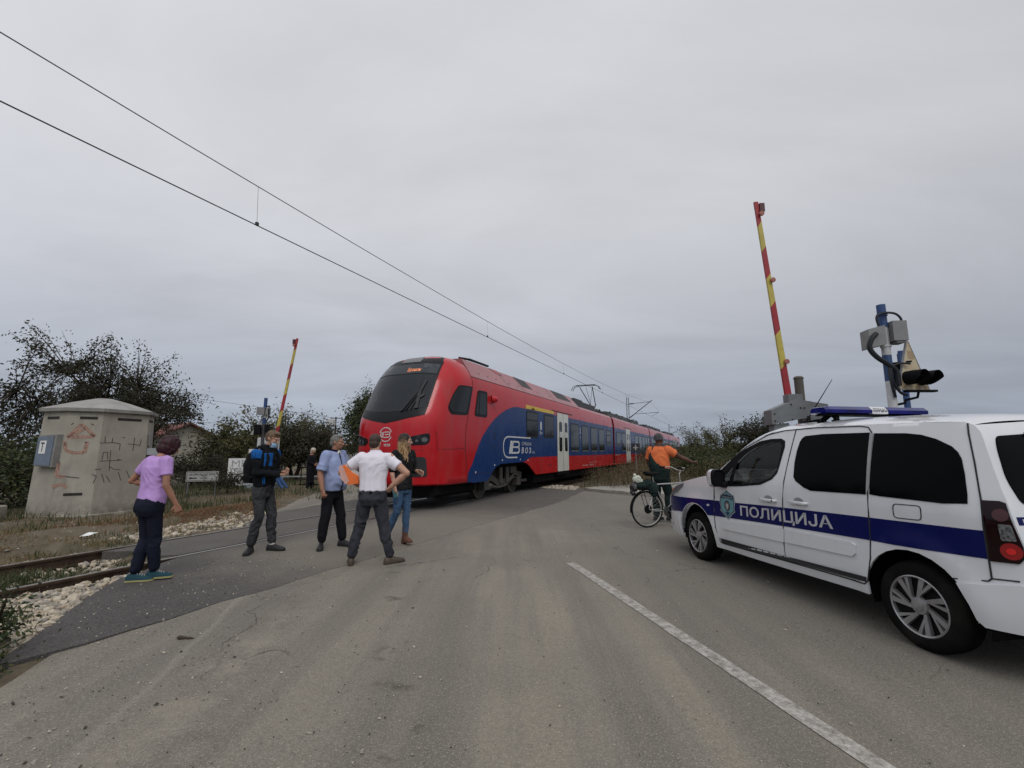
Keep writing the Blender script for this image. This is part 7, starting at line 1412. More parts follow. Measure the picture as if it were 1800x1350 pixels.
def body_skin(P, headmat, arms_, hands, torso, legsegs=(), heavy=0.0, female=False, voxel=0.008, name='body'):
    mb = MB()
    hm = head_shapes(female, heavy=heavy); place(hm, headmat); mb.add(hm.v, hm.f); nb = headmat @ Vector((0, -0.01, 0.05)); limb(mb, [torso[0], Vector(torso[0]).lerp(nb, 0.5), nb], [0.062+heavy, 0.054+heavy, 0.052+heavy], 14)
    ell(mb, torso[1])
    for a in arms_: arm(mb, *a[:3], *(a[3:] or ()))
    for l in legsegs: limb(mb, *l)
    me = fuse(mb, name, voxel, 2); q = MB(); join_mesh(q, me)
    for h in hands: me = fuse(hand(*h), 'h', 0.0038, 1); join_mesh(q, me)
    return P.part('body', q.mesh('body', P.sk, 0), P.sk)
def strands(mb, roots, R, n, length, spread, wave, M, rad=0.006):
    for i in range(n):
        p = Vector(R.choice(roots)); q = [p]; ph = R.uniform(0, 6); amp = wave*R.uniform(0.5, 1.3); dx, dy = R.gauss(0, spread), R.gauss(0, spread)
        for k in range(1, 10): t = k/9; q.append(p+Vector((dx*t+amp*math.sin(ph+t*9), dy*t+amp*math.cos(ph+t*8)*0.6, -length*t*R.uniform(0.98, 1.02))))
        mb.tube([M @ v for v in q], [rad*(1-0.55*k/9) for k in range(10)], 5)
# ---- 1 woman in lilac
P = Person('woman in a lilac T-shirt and navy trousers walking away over the rails', -4.22, 5.47, math.radians(-24), 1.70, 0.0, SK_T)
C1 = cloth('lilac_jersey', (0.47, 0.29, 0.60), bst=0.35); NV = cloth('navy_trousers', (0.010, 0.012, 0.024), bst=0.4); TE = cloth('teal_mesh', (0.022, 0.062, 0.080)); YS = mat('yellow_sole', (0.42, 0.38, 0.16), 0.7)
HM = headM((0.0, 0.10, 1.50), math.radians(-8), math.radians(-26))
shL, shR, elL, elR, wrL, wrR = (-0.175, 0.03, 1.41), (0.175, 0.03, 1.41), (-0.355, -0.05, 1.16), (0.235, 0.01, 1.12), (-0.20, 0.12, 1.09), (0.275, 0.12, 0.89)
TS = [(0, 0, 0.95, 0.14, 0.09), (0, 0, 1.15, 0.125, 0.085), (0, 0.01, 1.35, 0.15, 0.09), (0, 0.03, 1.44, 0.10, 0.07)]
body_skin(P, HM, [(shL, elL, wrL, (0.046, 0.040, 0.026)), (shR, elR, wrR, (0.046, 0.038, 0.026))], [(wrL, (0.75, 0.6, -0.1), (-0.3, -1, 0), 0.7, -1), (wrR, (0.15, 0.35, -1), (-1, 0.2, 0), 0.6, -1)], ((0, 0.03, 1.40), TS), female=True)
face(P, HM)
mb = MB(); ell(mb, [(0, 0, 0.90, 0.170, 0.125), (0, 0, 0.98, 0.168, 0.122), (0, 0, 1.08, 0.150, 0.108), (0, 0.0, 1.20, 0.152, 0.110), (0, 0.01, 1.33, 0.168, 0.118), (0, 0.025, 1.41, 0.150, 0.095), (0, 0.035, 1.455, 0.075, 0.068)]); sleeve(mb, (-0.15, 0.03, 1.40), elL, 0.60, 0.072, 0.062); sleeve(mb, (0.15, 0.03, 1.40), elR, 0.60, 0.072, 0.062)
P.part('t_shirt', fuse(mb, 's', 0.009, 3, 0.006, 9, 1), C1)
mb = MB(); mb.ring([[(0.078*math.cos(a), 0.035+0.07*math.sin(a), z+0.012*math.sin(a)) for a in (2*math.pi*i/20 for i in range(20))] for z in (1.447, 1.462)], cap=False); P.part('collar', mb, mat('collar_white', (0.6, 0.58, 0.62), 0.8))
mb = MB(); ell(mb, [(0, -0.01, 0.97, 0.160, 0.115), (0, -0.015, 0.90, 0.172, 0.135), (0, -0.015, 0.83, 0.170, 0.135), (0, 0, 0.76, 0.15, 0.11)]); LK, RK = (-0.075, 0.03, 0.48), (0.055, 0.06, 0.49); LA, RA_ = (-0.085, -0.05, 0.10), (0.02, 0.10, 0.11)
legs(mb, [(-0.075, 0, 0.83), (0.072, 0, 0.83)], [LK, RK], [LA, RA_], (0.088, 0.064, 0.060), 0.060); P.part('trousers', fuse(mb, 't', 0.010, 4, 0.006, 8, 2), NV)
shoe(P, LA, (0.75, 0.65), (TE, YS), 0.27, lace=EYE_W); shoe(P, RA_, (0.75, 0.65), (TE, YS), 0.27, lace=EYE_W, pitch=0.02)
mb = MB(); mb.sphere((0, -0.022, 0.115), (0.105, 0.110, 0.112), 20, 14); mb.sphere((0, -0.035, 0.045), (0.100, 0.085, 0.080), 18, 10)
for e in (-1, 1): mb.sphere((e*0.068, 0.01, 0.06), (0.035, 0.055, 0.085), 14, 8)
me = fuse(place(mb, HM), 'h', 0.008, 2, 0.007, 22, 3); P.part('hair', me, hairmat('hair_burgundy', (0.030, 0.006, 0.010)))
# ---- 2 youth
P = Person('youth with a lowered blue face mask, black and blue track jacket and backpack', -3.76, 7.05, math.radians(-98), 1.80, 0.0, SK_L)
BK = cloth('black_jacket', (0.007, 0.008, 0.010), bst=0.4); BB = cloth('jacket_blue', (0.012, 0.10, 0.33)); GJ = cloth('grey_jeans', (0.040, 0.041, 0.045), var=0.35, bst=0.5); SH = mat('shoe_black', (0.012, 0.012, 0.013), 0.6)
HM = headM((0.0, 0.055, 1.525), math.radians(-4), math.radians(-20))
shL, shR, elL, elR, wrL, wrR = (-0.18, 0, 1.42), (0.18, 0, 1.42), (-0.215, 0.0, 1.14), (0.215, 0.02, 1.14), (-0.045, 0.255, 1.125), (0.045, 0.26, 1.10)
TS = [(0, 0, 0.95, 0.14, 0.09), (0, 0, 1.15, 0.13, 0.09), (0, 0, 1.35, 0.16, 0.10), (0, 0, 1.46, 0.10, 0.07)]
body_skin(P, HM, [(shL, elL, wrL), (shR, elR, wrR)], [(wrL, (0.35, 1, 0.15), (0.3, -0.2, 1), 0.8, 1), (wrR, (-0.45, 1, 0.0), (0, -0.1, 1), 0.9, -1)], ((0, 0.0, 1.42), TS))
face(P, HM, lips=False)
mb = MB(); ell(mb, [(0, 0, 0.93, 0.155, 0.115), (0, 0, 1.0, 0.168, 0.125), (0, 0, 1.15, 0.17, 0.13), (0, 0, 1.32, 0.185, 0.13), (0, 0, 1.42, 0.165, 0.105), (0, 0, 1.48, 0.085, 0.075), (0, 0.005, 1.53, 0.078, 0.075)])
for a, b, c in ((shL, elL, wrL), (shR, elR, wrR)): limb(mb, [Vector(a)*0.98, Vector(a).lerp(Vector(b), 0.5), b, Vector(b).lerp(Vector(c), 0.5), Vector(b).lerp(Vector(c), 0.93)], [0.078, 0.066, 0.060, 0.052, 0.045], 14)
P.part('jacket', fuse(mb, 's', 0.009, 3, 0.010, 9, 4), BK)
mb = MB()    # blue chest and shoulder panels
for e in (-1, 1):
    mb.ring([[(e*x, y, z) for x, y, z in ((0.03, 0.136, zz), (0.10, 0.128, zz), (0.158, 0.088, zz), (0.15, 0.075, zz), (0.03, 0.10, zz))] for zz in (1.22, 1.26, 1.34, 1.41)]) if e > 0 else None
    s_ = Vector((e*0.18, 0, 1.42)); d_ = (Vector(elL if e < 0 else elR)-s_); mb.ring([[s_+d_*t+Vector((e*math.cos(a)*r_, math.sin(a)*r_*1.02, math.cos(a)*r_*0.25)) for a in (math.pi*(-0.42+0.84*i/10) for i in range(11))]+[s_+d_*t] for t, r_ in ((-0.10, 0.074), (0.02, 0.088), (0.2, 0.085), (0.36, 0.079))])
P.part('blue_panel', fuse(mb, 's', 0.008, 3, 0.003, 9, 4), BB)
mb = MB()
for k in (-1, 0, 1): mb.tube([(0.13, k*0.02, 1.505), (0.20, k*0.022, 1.49), (0.262, k*0.024, 1.42), (0.272, k*0.024, 1.36)], 0.005, 5)
P.part('shoulder_stripes', mb, BK, angle=0)
mb = MB()
for k in (-1, 1): mb.tube([(0.150+0.0, 0.10+0.012*k, 0.97), (0.155, 0.10+0.012*k, 1.09)], 0.006, 5)
P.part('waist_stripes', mb, BB, angle=0)
mb = MB(); ell(mb, [(0, -0.19, 0.98, 0.13, 0.07), (0, -0.20, 1.06, 0.145, 0.09), (0, -0.20, 1.25, 0.15, 0.10), (0, -0.17, 1.40, 0.12, 0.075), (0, -0.15, 1.45, 0.07, 0.04)]); P.part('backpack', fuse(mb, 's', 0.010, 4, 0.006, 9, 4), cloth('pack_black', (0.008, 0.008, 0.010)))
mb = MB()
for e in (-1, 1): mb.tube([(e*0.09, -0.13, 1.42), (e*0.11, -0.04, 1.505), (e*0.115, 0.06, 1.47), (e*0.125, 0.13, 1.34), (e*0.14, 0.11, 1.20), (e*0.155, 0.0, 1.10), (e*0.13, -0.13, 1.05)], 0.022, 8)
P.part('backpack_strap', mb, BK)
mb = MB(); ell(mb, [(0, 0, 0.97, 0.145, 0.105), (0, -0.01, 0.90, 0.155, 0.115), (0, -0.01, 0.83, 0.15, 0.115), (0, 0, 0.78, 0.13, 0.10)]); LA, RA_ = (-0.10, 0.13, 0.10), (0.12, -0.05, 0.10)
legs(mb, [(-0.08, 0, 0.84), (0.08, 0, 0.84)], [(-0.09, 0.10, 0.49), (0.10, 0.03, 0.49)], [LA, RA_], (0.088, 0.062, 0.055), 0.056); P.part('jeans', fuse(mb, 't', 0.009, 2, 0.012, 12, 5), GJ)
shoe(P, LA, (0.0, 1.0), (SH, SH), 0.28); shoe(P, RA_, (0.95, 0.35), (SH, SH), 0.28)
mb = MB(); a = Vector(LA); mb.tube([a-Vector((0, 0, 0.01)), a+Vector((0, 0.0, 0.05))], 0.045, 12); P.part('sock', mb, EYE_W)
mb = MB(); mb.sphere((0, -0.018, 0.140), (0.079, 0.096, 0.086), 20, 14); mb.sphere((0, -0.055, 0.095), (0.066, 0.058, 0.062), 16, 10); mb.sphere((0, 0.045, 0.190), (0.060, 0.038, 0.030), 14, 8); P.part('hair', fuse(place(mb, HM), 'h', 0.006, 1, 0.004, 40, 3), hairmat('hair_sandy', (0.12, 0.075, 0.042)))
mb = MB(); mb.grid(lambda a, b: HM @ Vector((0.062*math.sin(-1.25+2.5*a), 0.030+0.058*math.cos(-1.25+2.5*a)+0.012*math.sin(math.pi*b), 0.065-0.075*b)), 12, 6); P.part('face_mask', mb, mat('mask_blue', (0.30, 0.46, 0.62), 0.7))
mb = MB()
for e in (-1, 1): mb.tube([HM @ Vector(p) for p in ((e*0.056, 0.05, 0.062), (e*0.072, 0.02, 0.088), (e*0.083, -0.012, 0.118))], 0.0010, 4); mb.tube([HM @ Vector(p) for p in ((e*0.056, 0.045, -0.005), (e*0.072, 0.015, 0.03), (e*0.083, -0.018, 0.085))], 0.0010, 4)
P.part('mask_loop', mb, EYE_W, angle=0)
# ---- 3 older man
P = Person('grey-haired man in a light blue shirt and black trousers, seen from his right side', -2.84, 7.38, math.radians(-112), 1.77, 0.0, SK_T)
BS_ = cloth('blue_check_shirt', (0.27, 0.32, 0.50), bst=0.4); BT = cloth('black_trousers', (0.009, 0.009, 0.012), bst=0.35); HM = headM((0.0, 0.035, 1.50), math.radians(14), math.radians(-4))
shL, shR, elL, elR, wrL, wrR = (-0.19, 0.0, 1.40), (0.19, 0, 1.40), (-0.245, 0.02, 1.12), (0.25, -0.03, 1.12), (-0.13, 0.24, 1.02), (0.265, 0.05, 0.88)
TS = [(0, 0, 0.95, 0.15, 0.10), (0, 0.02, 1.10, 0.16, 0.13), (0, 0, 1.35, 0.16, 0.10), (0, 0, 1.45, 0.10, 0.07)]
body_skin(P, HM, [(shL, elL, wrL, (0.052, 0.045, 0.030)), (shR, elR, wrR, (0.052, 0.045, 0.030))], [(wrL, (0.4, 0.9, 0.1), (0.3, -0.2, 1), 0.9, 1), (wrR, (0.0, 0.25, -1), (-1, 0.1, 0), 1.1, -1)], ((0, 0.0, 1.40), TS), heavy=0.008)
face(P, HM, brow=mat('brow_grey', (0.12, 0.11, 0.10), 0.8))
mb = MB(); ell(mb, [(0, 0.02, 0.86, 0.175, 0.145), (0, 0.03, 0.95, 0.185, 0.165), (0, 0.04, 1.05, 0.185, 0.175), (0, 0.03, 1.18, 0.180, 0.160), (0, 0.01, 1.32, 0.185, 0.135), (0, 0, 1.41, 0.165, 0.10), (0, 0.0, 1.465, 0.08, 0.072)]); sleeve(mb, (-0.165, 0, 1.395), elL, 0.9, 0.082, 0.078); sleeve(mb, (0.165, 0, 1.395), elR, 0.82, 0.082, 0.08)
P.part('shirt', fuse(mb, 's', 0.009, 3, 0.009, 8, 7), BS_)
mb = MB(); mb.tube([(0.005, 0.075, 1.475), (0.01, 0.112, 1.40), (0.012, 0.148, 1.30), (0.014, 0.180, 1.18), (0.014, 0.216, 1.05), (0.012, 0.195, 0.93), (0.01, 0.168, 0.87)], 0.011, 6); P.part('dark_placket', mb, NV)
mb = MB(); mb.ring([[((0.083+0.008*q)*math.cos(a), 0.0+(0.074+0.008*q)*math.sin(a), 1.455+0.045*q-0.02*math.sin(a)) for a in (2*math.pi*(i/20) for i in range(20))] for q in (0, 0.5, 1)], cap=False); P.part('collar', mb, NV)
mb = MB(); mb.sphere((0.0, 0.085, 1.43), (0.035, 0.02, 0.05), 10, 6); P.part('undershirt', mb, EYE_W)
mb = MB(); mb.box((-0.085, 0.335, 1.045), (0.075, 0.15, 0.012), rz=-0.35, bev=0.004); P.part('phone', mb, C_BLACK)
mb = MB(); ell(mb, [(0, 0.01, 0.93, 0.165, 0.135), (0, 0, 0.86, 0.165, 0.130), (0, -0.01, 0.80, 0.16, 0.125), (0, 0, 0.74, 0.14, 0.11)]); LA, RA_ = (-0.13, 0.13, 0.10), (0.16, -0.02, 0.10)
legs(mb, [(-0.085, 0, 0.82), (0.085, 0, 0.82)], [(-0.115, 0.08, 0.48), (0.13, 0.01, 0.48)], [LA, RA_], (0.095, 0.072, 0.062), 0.062); P.part('trousers', fuse(mb, 't', 0.010, 4, 0.007, 7, 8), BT)
shoe(P, LA, (-0.1, 1.0), (SH, SH), 0.28); shoe(P, RA_, (0.75, 0.6), (SH, SH), 0.28)
mb = MB(); mb.sphere((0, -0.022, 0.138), (0.081, 0.096, 0.086), 20, 14); mb.sphere((0, -0.060, 0.085), (0.072, 0.058, 0.068), 16, 10); mb.sphere((0, 0.03, 0.195), (0.062, 0.05, 0.030), 14, 8); P.part('hair', fuse(place(mb, HM), 'h', 0.006, 1, 0.003, 50, 9), hairmat('hair_grey', (0.15, 0.145, 0.13)))
# ---- 4 man in the white polo shirt, seen from behind
P = Person('man in a white polo shirt with hands on hips, seen from behind', -1.88, 6.30, math.radians(0), 1.74, 0.0, SK_L)
WP = cloth('white_pique', (0.72, 0.69, 0.75), bst=0.3, var=0.03); CH = cloth('charcoal_jeans', (0.036, 0.037, 0.045), var=0.2, bst=0.5); BR = mat('shoe_brown', (0.060, 0.040, 0.028), 0.6, dirt=0.3)
HM = headM((-0.01, 0.035, 1.505), math.radians(-6), math.radians(-8))
shL, shR, elL, elR, wrL, wrR = (-0.195, 0.0, 1.41), (0.205, 0.0, 1.41), (-0.435, -0.02, 1.20), (0.455, -0.03, 1.19), (-0.215, 0.14, 1.00), (0.245, -0.005, 1.01)
TS = [(0, 0, 0.95, 0.15, 0.10), (0, 0, 1.12, 0.15, 0.10), (0, 0, 1.35, 0.17, 0.10), (0, 0, 1.46, 0.10, 0.07)]
body_skin(P, HM, [(shL, elL, wrL, (0.060, 0.050, 0.031)), (shR, elR, wrR, (0.060, 0.050, 0.031))], [(wrL, (0.6, 0.9, -0.1), (0.5, -0.3, 1), 0.8, -1), (wrR, (-0.55, 0.45, -0.75), (-0.6, 0.6, 0.6), 0.45, 1)], ((0.01, 0.0, 1.41), TS), heavy=0.008)
face(P, HM)
mb = MB(); ell(mb, [(0, 0, 0.955, 0.182, 0.135), (0, 0, 1.00, 0.180, 0.133), (0, 0, 1.10, 0.178, 0.128), (0, 0, 1.22, 0.190, 0.130), (0, 0, 1.33, 0.205, 0.132), (0, 0, 1.40, 0.190, 0.115), (0.005, 0, 1.445, 0.135, 0.085), (0.01, 0.01, 1.485, 0.078, 0.07)]); sleeve(mb, (-0.17, 0, 1.39), elL, 0.56, 0.085, 0.074); sleeve(mb, (0.18, 0, 1.39), elR, 0.56, 0.085, 0.074)
P.part('polo_shirt', fuse(mb, 's', 0.009, 3, 0.006, 8, 11), WP)
mb = MB(); mb.ring([[(0.01+(0.080-0.006*q)*math.cos(a), 0.01+(0.073-0.006*q)*math.sin(a), 1.468+0.036*q) for a in (2*math.pi*(i/24) for i in range(24))] for q in (0, 0.5, 1)], cap=False); P.part('collar', mb, WP)
mb = MB(); ell(mb, [(0, 0, 0.985, 0.172, 0.125), (0, -0.005, 0.92, 0.180, 0.130), (0, -0.015, 0.85, 0.185, 0.138), (0, -0.005, 0.77, 0.165, 0.120)]); LA, RA_ = (-0.245, -0.03, 0.095), (0.255, 0.03, 0.095)
legs(mb, [(-0.095, 0, 0.82), (0.095, 0, 0.82)], [(-0.165, 0.01, 0.48), (0.165, 0.03, 0.48)], [LA, RA_], (0.100, 0.070, 0.062), 0.062); P.part('jeans', fuse(mb, 't', 0.009, 2, 0.011, 10, 12), CH)
mb = MB(); mb.ring([[(0.178*math.cos(a)*1.0, 0.130*math.sin(a), z) for a in (2*math.pi*(i/32) for i in range(32))] for z in (0.925, 0.965)], cap=False)
for a in (0.9, 1.57, 2.25, 4.1, 5.3): mb.box((0.182*math.cos(a), -0.134*abs(math.sin(a))*sgn(1), 0.945), (0.014, 0.012, 0.05))
P.part('belt', mb, C_BLACK, angle=0)
shoe(P, LA, (-0.35, 1.0), (BR, BR), 0.29); shoe(P, RA_, (0.75, 0.65), (BR, BR), 0.29)
mb = MB(); mb.sphere((0, -0.020, 0.132), (0.080, 0.096, 0.090), 20, 14); mb.sphere((0, -0.055, 0.080), (0.070, 0.060, 0.070), 16, 10); P.part('hair', fuse(place(mb, HM), 'h', 0.006, 1, 0.002, 60, 9), hairmat('hair_brown_short', (0.048, 0.030, 0.022)))
# folder under his left arm
fo = thing('orange_folder', 'orange document folder clamped under the left arm of the man in white', 'folder', (-2.19, 6.36, 1.16)); A_ = P.M
def folder(name, m, o0, o1, pts):
    mb = MB(); mb.prism(pts, lambda u, v, o: A_ @ Vector((-0.305+0.42*o+u*0.90, -0.055+u*0.30+o*1.0, 1.185+v)), o0, o1); return obj(name, mb, m, fo)
FP = [(-0.115, 0.10), (-0.07, 0.12), (0.03, 0.02), (0.12, -0.03), (0.135, -0.13), (0.02, -0.145), (-0.06, -0.10), (-0.10, -0.02)]
folder('cover', mat('folder_orange', (0.75, 0.16, 0.03), 0.45), -0.03, 0.0, FP); folder('papers', EYE_W, 0.002, 0.03, [(a*0.95+0.035, b+0.02) for a, b in FP]); folder('clear_sleeve', mat('folder_pink', (0.60, 0.35, 0.30), 0.3), -0.040, -0.033, [(-0.125, 0.10), (-0.085, 0.12), (0.02, -0.10), (-0.02, -0.14), (-0.09, -0.06)])
# ---- 5 woman with long blond hair
P = Person('woman with long wavy dark-to-blond hair, black jacket, ripped jeans and brown ankle boots', -1.79, 7.62, math.radians(-128), 1.80, 0.0, SK_L)
BJ = cloth('black_denim', (0.014, 0.014, 0.015), var=0.4); BL = cloth('blue_jeans', (0.045, 0.085, 0.155), var=0.3); BO = mat('suede_brown', (0.105, 0.045, 0.028), 0.9, var=0.2)
HM = headM((0.0, 0.03, 1.50), math.radians(34), math.radians(-2))
shL, shR, elL, elR, wrL, wrR = (-0.165, 0, 1.40), (0.165, 0, 1.40), (-0.215, 0.0, 1.13), (0.215, -0.01, 1.13), (-0.13, 0.21, 1.12), (0.225, 0.08, 0.90)
TS = [(0, 0, 0.95, 0.13, 0.09), (0, 0, 1.12, 0.115, 0.085), (0, 0.01, 1.30, 0.14, 0.105), (0, 0, 1.43, 0.09, 0.065)]
body_skin(P, HM, [(shL, elL, wrL, (0.042, 0.036, 0.024)), (shR, elR, wrR, (0.042, 0.036, 0.024))], [(wrL, (-0.2, 0.9, -0.3), (0.9, 0, -0.2), 0.6, -1), (wrR, (0.05, 0.3, -1), (-1, 0.1, 0), 0.5, -1)], ((0, 0.0, 1.40), TS), female=True)
face(P, HM, brow=BJ)
mb = MB(); ell(mb, [(0, 0, 0.84, 0.165, 0.125), (0, 0, 0.95, 0.155, 0.118), (0, 0, 1.10, 0.140, 0.110), (0, 0.01, 1.28, 0.160, 0.125), (0, 0, 1.37, 0.155, 0.10), (0, -0.01, 1.43, 0.09, 0.065)])
limb(mb, [shL, elL, Vector(elL).lerp(Vector(wrL), 0.5)], [0.060, 0.050, 0.047], 12); limb(mb, [shR, Vector(shR).lerp(Vector(elR), 0.95)], [0.060, 0.052], 12); P.part('jacket', fuse(mb, 's', 0.009, 3, 0.008, 10, 14), BJ)
mb = MB(); ell(mb, [(0, 0.035, 1.12, 0.06, 0.085), (0, 0.045, 1.30, 0.065, 0.092), (0, 0.03, 1.38, 0.055, 0.07)]); P.part('top', fuse(mb, 's', 0.009, 2), BT)
mb = MB(); mb.sphere((0.0, 0.055, 1.40), (0.045, 0.035, 0.045), 12, 8); P.part('neckline', mb, SK_L)
mb = MB(); ell(mb, [(0, 0, 0.93, 0.14, 0.105), (0, -0.01, 0.86, 0.155, 0.12), (0, 0, 0.78, 0.14, 0.11)]); LA, RA_ = (-0.03, 0.07, 0.155), (0.17, -0.12, 0.155)
legs(mb, [(-0.075, 0, 0.84), (0.075, 0, 0.84)], [(-0.05, 0.06, 0.50), (0.13, 0.04, 0.50)], [LA, RA_], (0.088, 0.056, 0.046), 0.042); P.part('ripped_jeans', fuse(mb, 't', 0.008, 3, 0.005, 12, 15), BL)
mb = MB()
for k, (x_, y_, z_) in enumerate(((-0.08, 0.125, 0.62), (-0.03, 0.12, 0.56), (-0.06, 0.115, 0.48), (0.14, 0.10, 0.60))): mb.sphere((x_, y_-0.028, z_), (0.022, 0.012, 0.006), 8, 4)
P.part('jean_rip', mb, EYE_W, angle=0)
shoe(P, (LA[0], LA[1], 0.155-0.02), (0.15, 1.0), (BO, BO), 0.24, heel=0.045, high=0.22); shoe(P, (RA_[0], RA_[1], 0.155-0.02), (0.3, 1.0), (BO, BO), 0.24, heel=0.045, high=0.22)
mb = MB(); mb.sphere((0, -0.024, 0.128), (0.090, 0.102, 0.098), 20, 14); mb.sphere((0, -0.06, 0.04), (0.085, 0.06, 0.10), 16, 10)
RR = random.Random(4); roots = [(e*RR.uniform(0.055, 0.092), RR.uniform(-0.06, 0.045), RR.uniform(0.05, 0.12)) for e in (-1, 1) for _ in range(40)]+[(RR.uniform(-0.08, 0.08), RR.uniform(-0.10, -0.06), RR.uniform(0.0, 0.1)) for _ in range(60)]
strands(mb, roots, RR, 170, 0.31, 0.030, 0.014, Matrix.Identity(4), 0.010)
P.part('hair', fuse(place(mb, HM), 'h', 0.006, 1, 0.003, 40, 3), hairmat('hair_ombre', (0.022, 0.014, 0.011), (0.36, 0.23, 0.115), 1.70, 1.56))
ph = MB(); M_ = Matrix.Translation((0.235, 0.115, 0.80)) @ Matrix.Rotation(0.5, 4, 'X') @ Matrix.Rotation(0.3, 4, 'Z'); tmp = MB(); tmp.box((0, 0, 0), (0.012, 0.072, 0.145), bev=0.003); ph.v = [tuple(M_ @ Vector(v)) for v in tmp.v]; ph.f = tmp.f; ph.mi = tmp.mi
w0 = P.w((0.235, 0.115, 0.80)); q = MB(); q.v = [tuple(P.w(v)) for v in ph.v]; q.f = ph.f; q.mi = ph.mi; solo('phone', q, mat('phone_teal', (0.03, 0.10, 0.10), 0.2), 'small dark teal phone hanging in the right hand of the blond woman', 'phone', tuple(w0))
# ---- 6 cyclist
P = Person('man in an orange T-shirt and dark green dungarees holding a bicycle', 3.18, 9.95, math.radians(-38), 1.86, 0.02, SK_D)
OR = cloth('orange_jersey', (0.62, 0.155, 0.055), bst=0.4); DG = cloth('dungaree_green', (0.012, 0.022, 0.020), bst=0.4); HM = headM((0.0, 0.03, 1.50), math.radians(-12), math.radians(2))
shL, shR, elL, elR, wrL, wrR = (-0.20, 0.0, 1.41), (0.20, 0.0, 1.41), (-0.26, 0.06, 1.14), (0.36, 0.15, 1.26), (-0.16, 0.28, 1.10), (0.56, 0.28, 1.155)
TS = [(0, 0, 0.95, 0.16, 0.11), (0, 0, 1.12, 0.16, 0.12), (0, 0, 1.35, 0.17, 0.11), (0, 0, 1.46, 0.10, 0.07)]
body_skin(P, HM, [(shL, elL, wrL, (0.055, 0.046, 0.030)), (shR, elR, wrR, (0.058, 0.048, 0.030))], [(wrL, (0.3, 1, 0), (0, 0, -1), 0.9, -1), (wrR, (0.85, 0.5, 0.05), (0, 0, -1), 1.1, 1)], ((0, 0.0, 1.41), TS), heavy=0.008)
face(P, HM)
mb = MB(); ell(mb, [(0, 0, 1.0, 0.18, 0.15), (0, 0, 1.10, 0.195, 0.155), (0, 0, 1.22, 0.20, 0.15), (0, 0, 1.34, 0.205, 0.135), (0, 0, 1.41, 0.18, 0.11), (0, 0, 1.465, 0.085, 0.075)]); sleeve(mb, (-0.17, 0, 1.39), elL, 0.7, 0.085, 0.076); sleeve(mb, (0.17, 0, 1.40), elR, 0.62, 0.090, 0.080); P.part('t_shirt', fuse(mb, 's', 0.009, 4, 0.006, 8, 17), OR)
mb = MB(); ell(mb, [(0, -0.005, 0.88, 0.190, 0.155), (0, -0.005, 1.0, 0.195, 0.165), (-0.03, -0.01, 1.08, 0.185, 0.165), (-0.08, -0.015, 1.16, 0.125, 0.148), (-0.125, -0.01, 1.27, 0.075, 0.125), (-0.125, 0.0, 1.36, 0.04, 0.105)])
limb(mb, [(-0.105, -0.10, 1.34), (-0.11, -0.075, 1.43), (-0.11, 0.0, 1.465), (-0.11, 0.09, 1.40), (-0.10, 0.14, 1.25)], [0.017]*5, 8); ell(mb, [(0, -0.005, 0.9, 0.185, 0.155), (0, -0.01, 0.82, 0.18, 0.145), (0, 0, 0.75, 0.15, 0.12)])
LA, RA_ = (-0.10, -0.03, 0.10), (0.13, 0.09, 0.10); legs(mb, [(-0.09, 0, 0.82), (0.09, 0, 0.82)], [(-0.10, 0.04, 0.50), (0.12, 0.10, 0.50)], [(-0.10, 0.0, 0.22), (0.13, 0.07, 0.22)], (0.105, 0.082, 0.07), 0.075); P.part('dungarees', fuse(mb, 't', 0.010, 4, 0.007, 7, 18), DG)
for a, k in ((LA, (-0.10, 0.02, 0.30)), (RA_, (0.13, 0.09, 0.30))):
    mb = MB(); mb.tube([a, k], [0.062, 0.066], 14); 
    P.part('trouser_cuff', mb, DG)
    for z in (0.19, 0.235): t = (z-0.10)/0.2; c_ = Vector(a).lerp(Vector(k), t); mb = MB(); mb.tube([c_-Vector((0, 0, .008)), c_+Vector((0, 0, .008))], 0.069, 16); P.part('reflective_band', mb, mat('reflective_grey', (0.22, 0.23, 0.23), 0.4))
shoe(P, LA, (0.3, 1.0), (SH, SH), 0.29); shoe(P, RA_, (0.6, 0.9), (SH, SH), 0.29)
mb = MB(); mb.sphere((0, -0.015, 0.150), (0.088, 0.106, 0.088), 20, 14); mb.ring([[(0.086*k*math.cos(a), -0.012+0.104*k*math.sin(a), z+0.018*math.sin(a)) for a in (2*math.pi*i/24 for i in range(24))] for z, k in ((0.11, 1.0), (0.118, 1.06), (0.15, 1.06), (0.158, 1.0))]); P.part('beanie', fuse(place(mb, HM), 'h', 0.006, 2, 0.003, 40, 3), cloth('beanie_grey', (0.075, 0.072, 0.075), var=0.4, bst=0.8))
mb = MB(); mb.box((0.14, 0.20, 0.60), (0.11, 0.05, 0.05), bev=0.01); P.part('knee_patch', mb, OR)
# ---- 7 old woman in black, 8 seated youth, 9 dark figure
P = Person('old woman in black clothes and a patterned white headscarf, far left of the train', -7.72, 17.75, math.radians(-100), 1.64, 0.0, SK_T); HM = headM((0.0, 0.05, 1.49), 0, math.radians(-12))
TS = [(0, 0, 0.95, 0.14, 0.10), (0, 0, 1.15, 0.13, 0.09), (0, 0, 1.35, 0.15, 0.10), (0, 0, 1.45, 0.09, 0.07)]
body_skin(P, HM, [((-0.16, 0, 1.38), (-0.20, 0.02, 1.12), (-0.05, 0.20, 1.06)), ((0.16, 0, 1.38), (0.20, 0.02, 1.12), (0.04, 0.20, 1.03))], [((-0.05, 0.20, 1.06), (0.9, 0.3, -0.3), (0, -1, 0), 0.8, 1), ((0.04, 0.20, 1.03), (-0.9, 0.3, -0.2), (0, -1, 0), 0.8, -1)], ((0, 0, 1.38), TS), female=True, voxel=0.010); face(P, HM)
